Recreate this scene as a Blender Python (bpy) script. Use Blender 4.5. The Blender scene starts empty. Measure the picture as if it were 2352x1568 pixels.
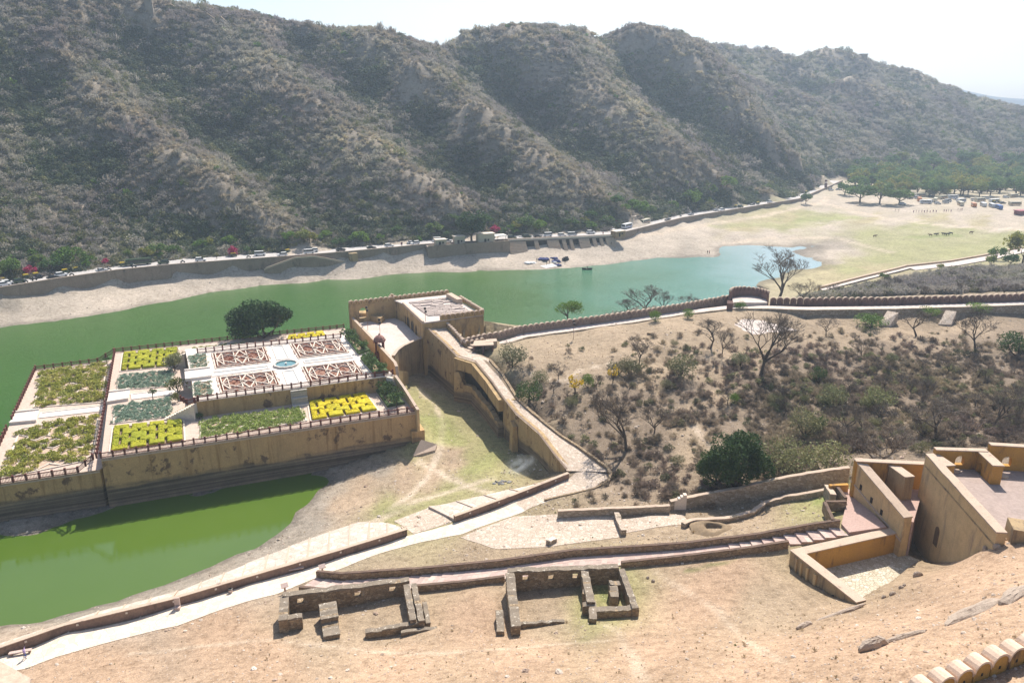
import bpy, math, random
import numpy as np
from mathutils import Vector
random.seed(7); rng = np.random.default_rng(7)
scene = bpy.context.scene
COL = scene.collection
# ---------------------------------------------------------------- camera
F, YH, CX, CY, CAMH = 1750.0, 235.0, 1176.0, 784.0, 72.0     # in pixels of a 2352 px wide picture
TH = math.atan((CY - YH) / F); CT, ST = math.cos(TH), math.sin(TH)
cd = bpy.data.cameras.new('camera'); cam = bpy.data.objects.new('camera', cd); COL.objects.link(cam)
cam.location = (0, 0, CAMH); cam.rotation_euler = (math.pi/2 - TH, 0, 0)
cd.sensor_width = 36; cd.lens = 36*F/2352; cd.clip_start = 0.2; cd.clip_end = 9000
scene.camera = cam
# ---------------------------------------------------------------- light
SUN_AZ, SUN_EL = math.radians(14), math.radians(50)          # azimuth to the right of straight ahead
w = bpy.data.worlds.new('World'); scene.world = w; w.use_nodes = True
nt = w.node_tree; bg = nt.nodes['Background']
sky = nt.nodes.new('ShaderNodeTexSky'); sky.sky_type = 'NISHITA'; sky.sun_disc = False
sky.sun_elevation = SUN_EL; sky.sun_rotation = SUN_AZ; sky.air_density = 1.0; sky.dust_density = 1.6; sky.ozone_density = 1.0
nt.links.new(sky.outputs[0], bg.inputs[0]); bg.inputs[1].default_value = 0.09
sl = bpy.data.lights.new('sun', 'SUN'); sl.energy = 5.0; sl.angle = math.radians(0.55); sl.color = (1.0, 0.93, 0.83)
so = bpy.data.objects.new('sun', sl); COL.objects.link(so)
sd = Vector((math.sin(SUN_AZ)*math.cos(SUN_EL), math.cos(SUN_AZ)*math.cos(SUN_EL), math.sin(SUN_EL)))
so.rotation_euler = (-sd).to_track_quat('-Z', 'Y').to_euler(); so.location = (100, 100, 400)
vs = scene.view_settings; vs.view_transform = 'Standard'; vs.look = 'None'; vs.gamma = 1; vs.use_curve_mapping = False
vs.exposure = 0.68
scene.render.engine = 'CYCLES'
cy = scene.cycles
cy.use_denoising = True; cy.max_bounces = 6; cy.diffuse_bounces = 3; cy.glossy_bounces = 3
cy.transmission_bounces = 3; cy.volume_bounces = 1; cy.transparent_max_bounces = 6; cy.caustics_reflective = False; cy.caustics_refractive = False
try: cy.denoiser = 'OPENIMAGEDENOISE'; cy.denoising_prefilter = 'ACCURATE'
except Exception: pass
HAZE_DENSITY = 0.00023
# ---------------------------------------------------------------- projection helpers
def at(px, py, z=0.0):
    """the place at height z that a pixel of the photograph shows"""
    x = (px - CX)/F; y = -(py - CY)/F
    d = (x, CT + y*ST, -ST + y*CT); t = (z - CAMH)/d[2]
    return (t*d[0], t*d[1], z)
def at_y(px, py, Y):
    x = (px - CX)/F; y = -(py - CY)/F
    t = Y/(CT + y*ST)
    return (t*x, Y, CAMH + t*(-ST + y*CT))
def lerp(a, b, t): return tuple(p + (q - p)*t for p, q in zip(a, b))
def resample(pts, step):
    out = []
    for a, b in zip(pts[:-1], pts[1:]):
        n = max(1, int(round(math.dist(a[:2], b[:2])/step)))
        out += [lerp(a, b, i/n) for i in range(n)]
    return out + [tuple(pts[-1])]
def resample_n(pts, n):
    L = [0]
    for a, b in zip(pts[:-1], pts[1:]): L.append(L[-1] + math.dist(a[:2], b[:2]))
    out = []; k = 0
    for i in range(n):
        s = L[-1]*i/(n - 1)
        while k < len(L) - 2 and s > L[k+1]: k += 1
        out.append(lerp(pts[k], pts[k+1], (s - L[k])/max(1e-9, L[k+1] - L[k])))
    return out
# ---------------------------------------------------------------- mesh builder
class MB:
    def __init__(s): s.v = []; s.f = []; s.m = []
    def add(s, v, f, m=0):
        o = len(s.v); s.v += [tuple(p) for p in v]
        s.f += [tuple(i + o for i in q) for q in f]; s.m += [m]*len(f); return s
    def box(s, x, y, z, sx, sy, sz, rz=0.0, m=0, taper=1.0):
        """z is the bottom"""
        c, n = math.cos(rz), math.sin(rz); v = []
        for k, t in ((0, 1.0), (1, taper)):
            for a, b in ((-1, -1), (1, -1), (1, 1), (-1, 1)):
                u, w_ = a*sx/2*t, b*sy/2*t
                v.append((x + u*c - w_*n, y + u*n + w_*c, z + k*sz))
        return s.add(v, [(3,2,1,0),(4,5,6,7),(0,1,5,4),(1,2,6,5),(2,3,7,6),(3,0,4,7)], m)
    def prism(s, poly, z0, z1, m=0, mtop=None):
        """poly of (x,y[,z]) counter-clockwise or not; z0/z1 numbers or lists"""
        n = len(poly)
        ar = sum(poly[i][0]*poly[(i+1)%n][1] - poly[(i+1)%n][0]*poly[i][1] for i in range(n))
        Z0 = z0 if isinstance(z0, (list, tuple)) else [z0]*n
        Z1 = z1 if isinstance(z1, (list, tuple)) else [z1]*n
        idx = list(range(n)) if ar > 0 else list(range(n))[::-1]
        v = [(poly[i][0], poly[i][1], Z0[i]) for i in idx] + [(poly[i][0], poly[i][1], Z1[i]) for i in idx]
        s.add(v, [tuple(range(n))[::-1]] + [(i, (i+1) % n, (i+1) % n + n, i+n) for i in range(n)], m)
        s.f.append(tuple(len(s.v) - n + i for i in range(n))); s.m.append(m if mtop is None else mtop)
        return s
    def wall(s, pts, th, zb, m=0, jit=0.0, side=0.0, batter=0.0):
        """pts (x,y,ztop) along the wall; zb list of bottoms; side -1..1 shifts to the right/left of the line"""
        n = len(pts); L = []; R = []
        for i, p in enumerate(pts):
            a = pts[max(0, i-1)]; b = pts[min(n-1, i+1)]
            dx, dy = b[0]-a[0], b[1]-a[1]; l = math.hypot(dx, dy) or 1
            nx, ny = -dy/l, dx/l
            o = side*th/2 + random.uniform(-jit, jit)*.5
            L.append((p[0] + nx*(th/2 + o), p[1] + ny*(th/2 + o), nx, ny)); R.append((p[0] + nx*(o - th/2), p[1] + ny*(o - th/2), -nx, -ny))
        v = []
        for i in range(n):
            zt = pts[i][2] + random.uniform(-jit, jit)
            bt = batter*(zt - zb[i])
            v += [(L[i][0]+L[i][2]*bt, L[i][1]+L[i][3]*bt, zb[i]), (L[i][0], L[i][1], zt), (R[i][0], R[i][1], zt + random.uniform(-jit, jit)*.5), (R[i][0]+R[i][2]*bt, R[i][1]+R[i][3]*bt, zb[i])]
        f = []
        for i in range(n-1):
            a, b = 4*i, 4*i+4
            f += [(a, b, b+1, a+1)[::-1], (a+1, b+1, b+2, a+2)[::-1], (a+2, b+2, b+3, a+3)[::-1], (a+3, b+3, b, a)[::-1]]
        f += [(0, 1, 2, 3), (4*n-1, 4*n-2, 4*n-3, 4*n-4)]
        return s.add(v, f, m)
    def tube(s, pts, r0, r1=None, n=5, m=0, cap=True):
        r1 = r0 if r1 is None else r1; v = []; k = len(pts)
        for i, p in enumerate(pts):
            a = Vector(pts[max(0, i-1)]); b = Vector(pts[min(k-1, i+1)]); d = (b - a)
            d = d.normalized() if d.length > 1e-9 else Vector((0, 0, 1))
            u = d.cross(Vector((0, 0, 1)) if abs(d.z) < .9 else Vector((1, 0, 0))).normalized(); w_ = d.cross(u)
            r = r0 + (r1 - r0)*i/max(1, k-1)
            for j in range(n):
                t = 2*math.pi*j/n; q = Vector(p) + (u*math.cos(t) + w_*math.sin(t))*r; v.append(tuple(q))
        f = [(i*n+j, i*n+(j+1) % n, (i+1)*n+(j+1) % n, (i+1)*n+j) for i in range(k-1) for j in range(n)]
        if cap: f += [tuple(range(n))[::-1], tuple((k-1)*n+j for j in range(n))]
        return s.add(v, f, m)
    def lathe(s, x, y, prof, n=12, m=0):
        v = []; k = len(prof)
        for r, z in prof:
            for j in range(n):
                t = 2*math.pi*j/n; v.append((x + r*math.cos(t), y + r*math.sin(t), z))
        f = [(i*n+j, i*n+(j+1) % n, (i+1)*n+(j+1) % n, (i+1)*n+j) for i in range(k-1) for j in range(n)]
        f += [tuple(range(n))[::-1], tuple((k-1)*n+j for j in range(n))]
        return s.add(v, f, m)
    def grid(s, rows, m=0):
        o = len(s.v); c = len(rows[0])
        for r in rows: s.v += [tuple(p) for p in r]
        for i in range(len(rows)-1):
            for j in range(c-1):
                s.f.append((o+i*c+j, o+i*c+j+1, o+(i+1)*c+j+1, o+(i+1)*c+j)); s.m.append(m)
        return s
    def build(s, name, mat, parent=None, loc=None, smooth=False):
        if loc is None: loc = parent.location if parent is not None else (0, 0, 0)
        me = bpy.data.meshes.new(name)
        lx, ly, lz = loc
        me.from_pydata([(a-lx, b-ly, c-lz) for a, b, c in s.v], [], s.f)
        mats = mat if isinstance(mat, (list, tuple)) else [mat]
        for q in mats: me.materials.append(q)
        if len(mats) > 1: me.polygons.foreach_set('material_index', s.m)
        if smooth: me.polygons.foreach_set('use_smooth', [True]*len(me.polygons))
        me.update()
        o = bpy.data.objects.new(name, me); COL.objects.link(o)
        if parent is not None: o.parent = parent
        else: o.location = loc
        return o
def tag(o, label=None, cat=None, group=None, kind=None):
    if label: o['label'] = label
    if cat: o['category'] = cat
    if group: o['group'] = group
    if kind: o['kind'] = kind
    return o
def thing(name, loc, label, cat, group=None):
    o = bpy.data.objects.new(name, None); o.empty_display_size = .3; COL.objects.link(o); o.location = loc
    return tag(o, label, cat, group)
def kids(o): return [c for c in KIDS.get(o.name, [])]
KIDS = {}
def reg(root):
    """remember the children of a prototype (children lists are slow in big files)"""
    def rec(o):
        KIDS[o.name] = list(o.children)
        for c in o.children: rec(c)
    rec(root); return root
def copy_tree(o, parent=None):
    c = o.copy(); COL.objects.link(c)
    if parent is not None: c.parent = parent
    for ch in KIDS.get(o.name, ()): copy_tree(ch, c)
    return c
def place(proto, loc, rz=0, sc=1.0, label=None, group=None, used=set()):
    if proto.name in used: c = copy_tree(proto)
    else: used.add(proto.name); c = proto
    c.location = loc; c.rotation_euler = (0, 0, rz)
    c.scale = sc if isinstance(sc, tuple) else (sc, sc, sc)
    if label: c['label'] = label
    if group: c['group'] = group
    return c
# ---------------------------------------------------------------- materials
def newmat(name):
    m = bpy.data.materials.new(name); m.use_nodes = True
    n = m.node_tree.nodes; b = n['Principled BSDF']
    b.inputs['Specular IOR Level'].default_value = 0.2; b.inputs['Roughness'].default_value = .9
    return m, m.node_tree, b
def node(nt, t, **k):
    n = nt.nodes.new(t)
    for a, v in k.items():
        if a in n.inputs: n.inputs[a].default_value = v
        else: setattr(n, a, v)
    return n
def pos(nt, scale=(1, 1, 1)):
    g = nt.nodes.new('ShaderNodeNewGeometry')
    if scale == (1, 1, 1): return g.outputs['Position']
    mp = nt.nodes.new('ShaderNodeMapping'); mp.inputs['Scale'].default_value = scale
    nt.links.new(g.outputs['Position'], mp.inputs[0]); return mp.outputs[0]
def noise(nt, vec, scale, detail=5, rough=.6):
    n = node(nt, 'ShaderNodeTexNoise', Scale=scale, Detail=detail, Roughness=rough); nt.links.new(vec, n.inputs['Vector']); return n.outputs['Fac']
def ramp(nt, fac, stops):
    r = nt.nodes.new('ShaderNodeValToRGB'); e = r.color_ramp.elements
    while len(e) < len(stops): e.new(.5)
    for q, (p, c) in zip(e, stops): q.position = p; q.color = (*c, 1) if len(c) == 3 else c
    nt.links.new(fac, r.inputs[0]); return r.outputs[0]
def mix(nt, a, b, fac, mode='MIX'):
    m = nt.nodes.new('ShaderNodeMix'); m.data_type = 'RGBA'; m.blend_type = mode
    for s, q in ((a, 6), (b, 7)):
        if isinstance(s, tuple): m.inputs[q].default_value = (*s, 1)
        else: nt.links.new(s, m.inputs[q])
    if isinstance(fac, (int, float)): m.inputs[0].default_value = fac
    else: nt.links.new(fac, m.inputs[0])
    return m.outputs[2]
def bump(nt, b, h, strength=.5, dist=.1):
    n = node(nt, 'ShaderNodeBump', Strength=strength, Distance=dist); nt.links.new(h, n.inputs['Height']); nt.links.new(n.outputs[0], b.inputs['Normal'])
def M(name, c1, c2, s=1.0, stain=None, st_scale=(.5, .5, .12), st_lo=.55, st_hi=.7, fine=8.0, bmp=.3, dist=.06, rough=.9, spec=.2, fine_amt=.25):
    """two-tone mineral surface: large mottling c1..c2, fine grain, optional stains of colour 'stain' (streaked downwards)"""
    m, nt, b = newmat(name); p = pos(nt)
    c = ramp(nt, noise(nt, p, s, 6, .65), [(.3, c1), (.7, c2)])
    f = noise(nt, p, fine, 4, .7)
    c = mix(nt, c, ramp(nt, f, [(.3, (1-fine_amt,)*3), (.7, (1+fine_amt*.5,)*3)]), 1.0, 'MULTIPLY')
    if stain:
        q = noise(nt, pos(nt, st_scale), 1.0, 7, .7)
        k = ramp(nt, q, [(st_lo, (0, 0, 0)), (st_hi, (1, 1, 1))])
        c = mix(nt, c, stain, k)
    nt.links.new(c, b.inputs['Base Color']); b.inputs['Roughness'].default_value = rough; b.inputs['Specular IOR Level'].default_value = spec
    if bmp: bump(nt, b, f, bmp, dist)
    return m
def Mstone(name, stones, mortar, scale=2.5, zs=1.6, spots=None, bmp=.8, width=.06, mott=.35):
    """rubble or cut stones: a colour per cell, recessed joints"""
    m, nt, b = newmat(name); p = pos(nt, (1, 1, zs))
    nz = node(nt, 'ShaderNodeTexNoise', Scale=2.0, Detail=3); nt.links.new(p, nz.inputs['Vector'])
    pp = mix(nt, p, nz.outputs['Color'], .12)
    v = node(nt, 'ShaderNodeTexVoronoi', Scale=scale); nt.links.new(pp, v.inputs['Vector'])
    e = node(nt, 'ShaderNodeTexVoronoi', Scale=scale, feature='DISTANCE_TO_EDGE'); nt.links.new(pp, e.inputs['Vector'])
    sp = nt.nodes.new('ShaderNodeSeparateColor'); nt.links.new(v.outputs['Color'], sp.inputs[0])
    n_ = len(stones); c = ramp(nt, sp.outputs[0], [((i+.5)/n_, q) for i, q in enumerate(stones)])
    c = mix(nt, c, ramp(nt, noise(nt, p, 9, 5, .7), [(.3, (1-mott,)*3), (.7, (1+mott*.6,)*3)]), 1.0, 'MULTIPLY')
    if spots:
        k = ramp(nt, noise(nt, p, 1.7, 8, .75), [(.56, (0, 0, 0)), (.62, (1, 1, 1))]); c = mix(nt, c, spots, k)
    j = ramp(nt, e.outputs['Distance'], [(0, (0, 0, 0)), (width, (1, 1, 1))])
    c = mix(nt, mortar, c, j)
    nt.links.new(c, b.inputs['Base Color']); bump(nt, b, j, bmp, .05)
    return m
def Mleaf(name, cols, transl=.25, world=0.0, rough=.7):
    """foliage / twigs: a colour per plant (object random), a little light through the leaf"""
    m, nt, b = newmat(name)
    oi = nt.nodes.new('ShaderNodeObjectInfo')
    k = len(cols)
    c = ramp(nt, oi.outputs['Random'], [((i+.5)/k, q) for i, q in enumerate(cols)])
    f = noise(nt, pos(nt), 1.3, 3)
    c = mix(nt, c, ramp(nt, f, [(.3, (.75,)*3), (.7, (1.25,)*3)]), 1.0, 'MULTIPLY')
    if world:
        g = noise(nt, pos(nt), world, 3); c = mix(nt, c, ramp(nt, g, [(.35, (.75, .7, .75)), (.65, (1.2, 1.22, 1.05))]), 1.0, 'MULTIPLY')
    nt.links.new(c, b.inputs['Base Color']); b.inputs['Roughness'].default_value = rough; b.inputs['Specular IOR Level'].default_value = .15
    if transl:
        t = nt.nodes.new('ShaderNodeBsdfTranslucent'); nt.links.new(c, t.inputs[0])
        s = node(nt, 'ShaderNodeMixShader'); s.inputs[0].default_value = transl
        nt.links.new(b.outputs[0], s.inputs[1]); nt.links.new(t.outputs[0], s.inputs[2])
        nt.links.new(s.outputs[0], nt.nodes['Material Output'].inputs[0])
    return m
def plain(name, c, rough=.6, spec=.3, metal=0.0):
    m, nt, b = newmat(name)
    f = noise(nt, pos(nt), 3.0, 4); cc = mix(nt, c, ramp(nt, f, [(.3, (.85,)*3), (.7, (1.08,)*3)]), 1.0, 'MULTIPLY')
    nt.links.new(cc, b.inputs['Base Color']); b.inputs['Roughness'].default_value = rough; b.inputs['Specular IOR Level'].default_value = spec; b.inputs['Metallic'].default_value = metal
    return m
OCHRE = M('ochre_plaster', (.50, .35, .17), (.42, .29, .15), .35, stain=(.15, .11, .075), st_scale=(.5, .5, .16), st_lo=.5, st_hi=.68)
OCHRE_DEEP = M('deep_ochre_plaster', (.55, .30, .07), (.46, .25, .07), .5, stain=(.17, .10, .06), st_lo=.56, st_hi=.66)
TAN = M('tan_weathered_plaster', (.46, .33, .185), (.35, .255, .15), .3, stain=(.12, .09, .07), st_scale=(.6, .6, .1), st_lo=.5, st_hi=.66)
TANB = M('tan_bleached_plaster', (.68, .49, .26), (.52, .37, .2), .5, stain=(.33, .24, .16), st_scale=(.9, .9, .14), st_lo=.54, st_hi=.7)
CAP = M('pink_cap_plaster', (.56, .44, .34), (.48, .37, .285), .8, stain=(.25, .18, .15), st_scale=(.8, .8, .8), st_lo=.6, st_hi=.7)
PINK = M('pink_sandstone', (.5, .35, .30), (.42, .29, .25), .6, fine=4)
REDSTONE = M('red_sandstone', (.17, .06, .045), (.12, .045, .04), 1.5, bmp=.1)
MARBLE = M('white_marble', (.76, .68, .61), (.66, .58, .51), .5, bmp=.05, fine=3, fine_amt=.12, rough=.5, spec=.3)
MARBLE_GREY = M('grey_marble', (.55, .55, .53), (.47, .48, .47), .8, bmp=.05, fine=3, fine_amt=.12, rough=.4, spec=.4)
PAVE = M('pale_pink_paving', (.60, .48, .40), (.50, .39, .32), .7, fine=3)
COURT = M('bleached_court_floor', (.66, .57, .52), (.52, .44, .39), .35, fine=2.0)
COBBLE = Mstone('bleached_cobbles', [(.58, .48, .39), (.46, .37, .29), (.66, .56, .47), (.5, .41, .33)], (.3, .23, .17), 2.2, 1.0, bmp=.6)
PATHM = Mstone('pale_flagstone_path', [(.70, .60, .49), (.60, .51, .41), (.76, .66, .55), (.65, .56, .46)], (.48, .39, .30), 1.3, 1.0, bmp=.3, width=.04, mott=.15)
RUBBLE = Mstone('rubble_masonry', [(.30, .215, .13), (.38, .28, .175), (.23, .165, .105), (.45, .34, .22)], (.13, .095, .065), 2.6, 1.6, spots=(.34, .3, .24))
RUBCAP = M('lichen_wall_top', (.19, .155, .12), (.28, .23, .175), 1.2, stain=(.55, .5, .42), st_scale=(2.2, 2.2, 2.2), st_lo=.58, st_hi=.63, fine=6)
RUBLIGHT = Mstone('pale_rubble_masonry', [(.36, .29, .21), (.45, .37, .28), (.3, .24, .17), (.5, .42, .33)], (.2, .15, .11), 2.0, 1.7)
ROADWALL = M('road_wall_masonry', (.26, .2, .155), (.33, .26, .2), .25, stain=(.13, .1, .085), st_scale=(.3, .3, .1), fine=2.5, bmp=.6, dist=.2)
DARKSTONE = Mstone('dark_water_stained_stone', [(.09, .075, .06), (.13, .11, .085), (.07, .06, .05)], (.04, .035, .03), 1.2, 1.8)
ASPHALT = M('pale_dusty_asphalt', (.50, .47, .45), (.42, .395, .38), .2, fine=1.5, bmp=.1)
SOIL = M('garden_soil', (.3, .22, .14), (.22, .16, .1), .8, fine=3)
SOILRED = M('red_brown_bed_soil', (.34, .19, .135), (.25, .13, .095), 1.2, fine=2.5)
SOILPALE = M('pale_garden_soil', (.56, .42, .32), (.4, .29, .22), .8, fine=2.5)
STRIP = M('pale_stone_strip', (.76, .66, .56), (.64, .55, .46), 1.0, bmp=.1)
DARK = plain('dark_opening', (.02, .017, .015)); BLACK = plain('black_paint', (.015, .015, .017), .4, .5)
def wallmat(name, upper, lower, z0, z1, band=None):
    """plaster above, bare water-stained stone below a high-water line between heights z0 and z1"""
    m, nt, b = newmat(name); p = pos(nt)
    n1 = noise(nt, p, .4, 6, .65); fn = noise(nt, p, 5, 5, .7)
    c = ramp(nt, n1, [(.3, upper[0]), (.7, upper[1])])
    st = ramp(nt, noise(nt, pos(nt, (.35, .35, .3)), 1.0, 7, .7), [(.56, (0, 0, 0)), (.62, (1, 1, 1))])
    c = mix(nt, c, (.17, .11, .07), st)
    sk = ramp(nt, noise(nt, pos(nt, (.9, .9, .06)), 1.0, 6, .7), [(.5, (1, 1, 1)), (.68, (.6, .54, .47))]); c = mix(nt, c, sk, 1.0, 'MULTIPLY')
    lo = ramp(nt, n1, [(.3, lower[0]), (.7, lower[1])])
    sx = nt.nodes.new('ShaderNodeSeparateXYZ'); nt.links.new(p, sx.inputs[0])
    ad = node(nt, 'ShaderNodeMath', operation='MULTIPLY_ADD'); nt.links.new(noise(nt, pos(nt, (.15, .15, .6)), 1.0, 6), ad.inputs[0]); ad.inputs[1].default_value = 3.0; nt.links.new(sx.outputs[2], ad.inputs[2])
    mr = node(nt, 'ShaderNodeMapRange'); nt.links.new(ad.outputs[0], mr.inputs[0]); mr.inputs[1].default_value = z0 + 1.5; mr.inputs[2].default_value = z1 + 1.5
    c = mix(nt, lo, c, mr.outputs[0])
    # horizontal tide lines on the lower stone
    wv = node(nt, 'ShaderNodeTexNoise', Scale=1.0, Detail=3); nt.links.new(pos(nt, (.02, .02, 2.2)), wv.inputs['Vector'])
    iv = node(nt, 'ShaderNodeMath', operation='SUBTRACT'); iv.inputs[0].default_value = 1; nt.links.new(mr.outputs[0], iv.inputs[1])
    c2 = mix(nt, c, ramp(nt, wv.outputs['Fac'], [(.4, (.5, .5, .5)), (.6, (1.15, 1.12, 1.1))]), 1.0, 'MULTIPLY')
    c = mix(nt, c, c2, iv.outputs[0])
    c = mix(nt, c, ramp(nt, fn, [(.3, (.78,)*3), (.7, (1.15,)*3)]), 1.0, 'MULTIPLY')
    nt.links.new(c, b.inputs['Base Color']); bump(nt, b, fn, .4, .1)
    return m
GARDENWALL = wallmat('garden_retaining_plaster', ((.54, .36, .18), (.43, .29, .15)), ((.23, .185, .14), (.15, .125, .1)), 3.4, 4.6)
RAMPWALL = wallmat('ramp_retaining_plaster', ((.5, .35, .18), (.4, .29, .16)), ((.25, .2, .14), (.18, .14, .1)), 4.8, 5.6)
# ================================================================ TERRAIN
CP = []                                             # control points x, y, z
def cps(*q, dz=0.0):
    for px, py, z in q:
        x, y, _ = at(px, py, z); CP.append((x, y, z + dz))
def bed(z, *q):
    for px, py in q: x, y, _ = at(px, py, 0); CP.append((x, y, z))
def hcp(*q):
    for px, py, Y in q: CP.append(at_y(px, py, Y))
SHORE = [(-150,775),(0,752),(130,738),(270,715),(400,690),(490,670),(600,655),(750,640),(880,632),(1000,624),(1100,621),(1200,620),(1290,616),(1370,609),(1440,600),(1510,592),(1560,592),(1620,590),(1655,580),(1650,574),(1662,566),(1710,562.5),(1770,566),(1840,567),(1870,564.5),(1858,570),(1825,573),(1817,578),(1835,588),(1870,598),(1889,605),(1884,612),(1850,616),(1800,618),(1745,640),(1735,652),(1745,672)]
bed(0.0, *SHORE); bed(0.0, (1690,695),(1500,732),(1300,762))
bed(-1.5, (1130,757),(1165,748),(1205,742),(1120,765),(1260,728))
bed(-2.5, (-100,850),(100,800),(300,765),(500,722),(700,690),(900,665),(1100,670),(1250,690),(1400,660),(1550,635),(1650,620),(1720,595),(1550,670),(60,900),(0,1000),(-150,1000))
bed(-.7, (130,750),(400,702),(750,650),(1100,630),(1370,620),(1560,602),(1690,575),(1780,573),(1850,605),(1800,608))
WALLTOP = [(-160,686),(0,659),(133,638),(267,619),(400,606),(533,596),(653,588),(784,578),(977,560),(1165,548.5),(1280,543.5),(1410,538),(1568,499),(1700,478),(1835,456),(1898,430),(1935,414)]
RZ = 8.9
ROADE = [at(x, y, RZ + .7) for x, y in WALLTOP]      # lake-side edge of the road
def offset_line(pts, d):
    out = []
    for i, p in enumerate(pts):
        a = pts[max(0, i-1)]; b = pts[min(len(pts)-1, i+1)]; dx, dy = b[0]-a[0], b[1]-a[1]; l = math.hypot(dx, dy)
        out.append((p[0] - dy/l*d, p[1] + dx/l*d, p[2]))
    return out
for d in (.8, 5, 9.5, 13.5): CP += [(p[0], p[1], RZ - .15) for p in resample(offset_line(ROADE, d), 22)]
_bx = [at(x, y, z) for x, y, z in ((-120,705,5),(0,683,5.2),(100,671,4.6),(187,659,4),(283,653,3.6),(400,639,3.4),(483,626,4),(567,618,4.4),(643,614,4.6),(750,604,5),(817,589,5.6),(977,576,5.4),(1080,581,4.8),(1165,571,5),(1300,571,4.4),(1430,552,5.6),(1568,511,6.2),(1700,489,6.4),(1835,465,6.8),(1885,443,7.8))]
CP += [(p[0], p[1], float(np.interp(p[0], [q[0] for q in _bx], [q[2] for q in _bx]))) for p in resample(offset_line(ROADE, -2.2), 9) if not -12 < p[0] < 46]
CP += [(p[0], p[1], RZ + 1.2) for p in resample(offset_line(ROADE, 18), 22)]
cps((-120,705,5),(0,683,5.2),(100,671,4.6),(187,659,4),(283,653,3.6),(400,639,3.4),(483,626,4),(567,618,4.4),(643,614,4.6),(750,604,5),(817,589,5.6),(977,576,5.4),(1000,586,4.6),(1080,581,4.8),(1165,571,5),(1181,581,3.8),(1300,571,4.4),(1407,559,5),(1430,552,5.6),(1568,511,6.2),(1700,489,6.4),(1835,465,6.8),(1885,443,7.8))
cps((0,715,2.2),(200,690,2),(400,665,1.6),(650,632,2.2),(900,605,2.8),(1075,600,3),(1250,597,2.2),(1400,580,3),(1500,560,3.4),(1600,540,3.6),(1640,586,.5),(1900,575,.5),(1950,560,1.2),(2100,560,1.8),(2300,560,2.5),(1850,530,3),(1700,535,3.4),(2000,500,4.2),(2200,505,4.2),(2352,510,5),(1900,470,5.6),(2000,462,6.4),(2200,478,6.8),(2352,490,7.2),(2100,445,6.8),(2352,450,7.6),(1940,440,8),(2000,425,7.6),(2200,395,9),(2352,385,10),(1920,620,.5),(2000,600,.9),(1880,650,.8),(2200,560,2))
# promenade by the meadow and the brush in front of it
cps((1800,690,4),(1880,672,3.2),(1980,648,3.2),(2075,628,3.4),(2200,605,3.6),(2352,583,4),(2000,662,6),(2200,650,7.5),(2352,640,8.5),(2100,636,5),(2300,612,5.6),(2000,685,9),(2200,680,10),(2352,672,11),(1700,690,5),(1560,718,5),(1400,738,4.5),(1250,762,4))
# walkway behind the battlement, hillside
WALK = [(1071,803,12.9),(1117,791,13),(1161,784,13.1),(1204,771,13.3),(1284,760,13.6),(1351,751,13.9),(1417,742,14.2),(1484,732,14.6),(1568,719,15),(1675,706,15.8),(1768,706,16.6),(1851,709,17),(2035,707,17.3),(2200,702,17.6),(2352,697,18),(2500,690,18.4)]
cps(*WALK, dz=-.25)
cps((1180,850,12.5),(1250,820,13.2),(1350,800,13.6),(1450,770,14.2),(1600,750,15),(1720,735,15.4),(1851,733,14.6),(2035,739,14.2),(2200,734,14.4),(2352,728,14.8),(1250,900,11),(1300,960,9.6),(1400,1010,8.6),(1450,1050,8),(1400,900,11.6),(1500,850,12.6),(1500,950,10.2),(1600,900,12),(1600,1000,9.2),(1600,1080,8.6),(1700,850,13),(1750,930,10.8),(1750,1050,9.6),(1850,850,12.6),(1900,950,10.6),(1850,1060,11),(2000,850,12.6),(2000,950,11.2),(2000,1030,12.6),(2150,850,12.8),(2150,950,12.2),(2300,850,13.4),(2300,950,12.8),(2352,1010,13.4),(1700,1120,9),(1850,1095,11.2),(2100,780,14),(2300,780,14.4),(1900,780,14.4),(1700,780,14.6))
cps((1540,1172,7.2),(1420,1192,7),(1300,1195,6.7),(1280,1230,6.6),(1417,1235,7.1),(1500,1215,7.8),(1640,1215,9),(1760,1190,9.6),(1850,1152,11),(1900,1172,12.6),(1600,1165,7.1),(1700,1168,7.6),(1530,1130,8.2),(1400,1130,7.5),(1300,1150,6.9))
# basin between garden and ramp
cps((950,868,3.4),(960,885,3.2),(1000,930,2.9),(1050,960,2.8),(1100,1010,2.8),(1000,1010,2.4),(970,1040,2),(1100,1080,3.3),(1180,1090,3.8),(1000,1120,2.6),(900,1085,1.6),(820,1082,1),(800,1130,1.1),(760,1180,1.1),(900,1160,3),(980,1180,4.4),(1060,1140,4.6),(700,1230,1.2),(620,1280,1.1),(500,1325,1),(330,1380,.9),(200,1418,.9),(0,1460,.9),(-100,1485,.9),(1230,1110,4.4))
bed(0.0, (-100,1455),(0,1438),(100,1425),(200,1400),(330,1360),(440,1320),(520,1283),(600,1250),(650,1210),(682,1175),(720,1140),(752,1105),(742,1093),(700,1090))
bed(-1.4, (100,1330),(300,1290),(500,1220),(620,1160),(50,1290),(300,1215),(500,1170),(-100,1350),(-100,1280))
bed(.3, (-60,1215),(20,1205),(100,1195),(60,1215),(130,1188)); bed(-.3, (160,1215),(60,1245),(220,1195)); bed(.12, (490,1128),(450,1131)); bed(-.2,(560,1118),(300,1165))
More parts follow.
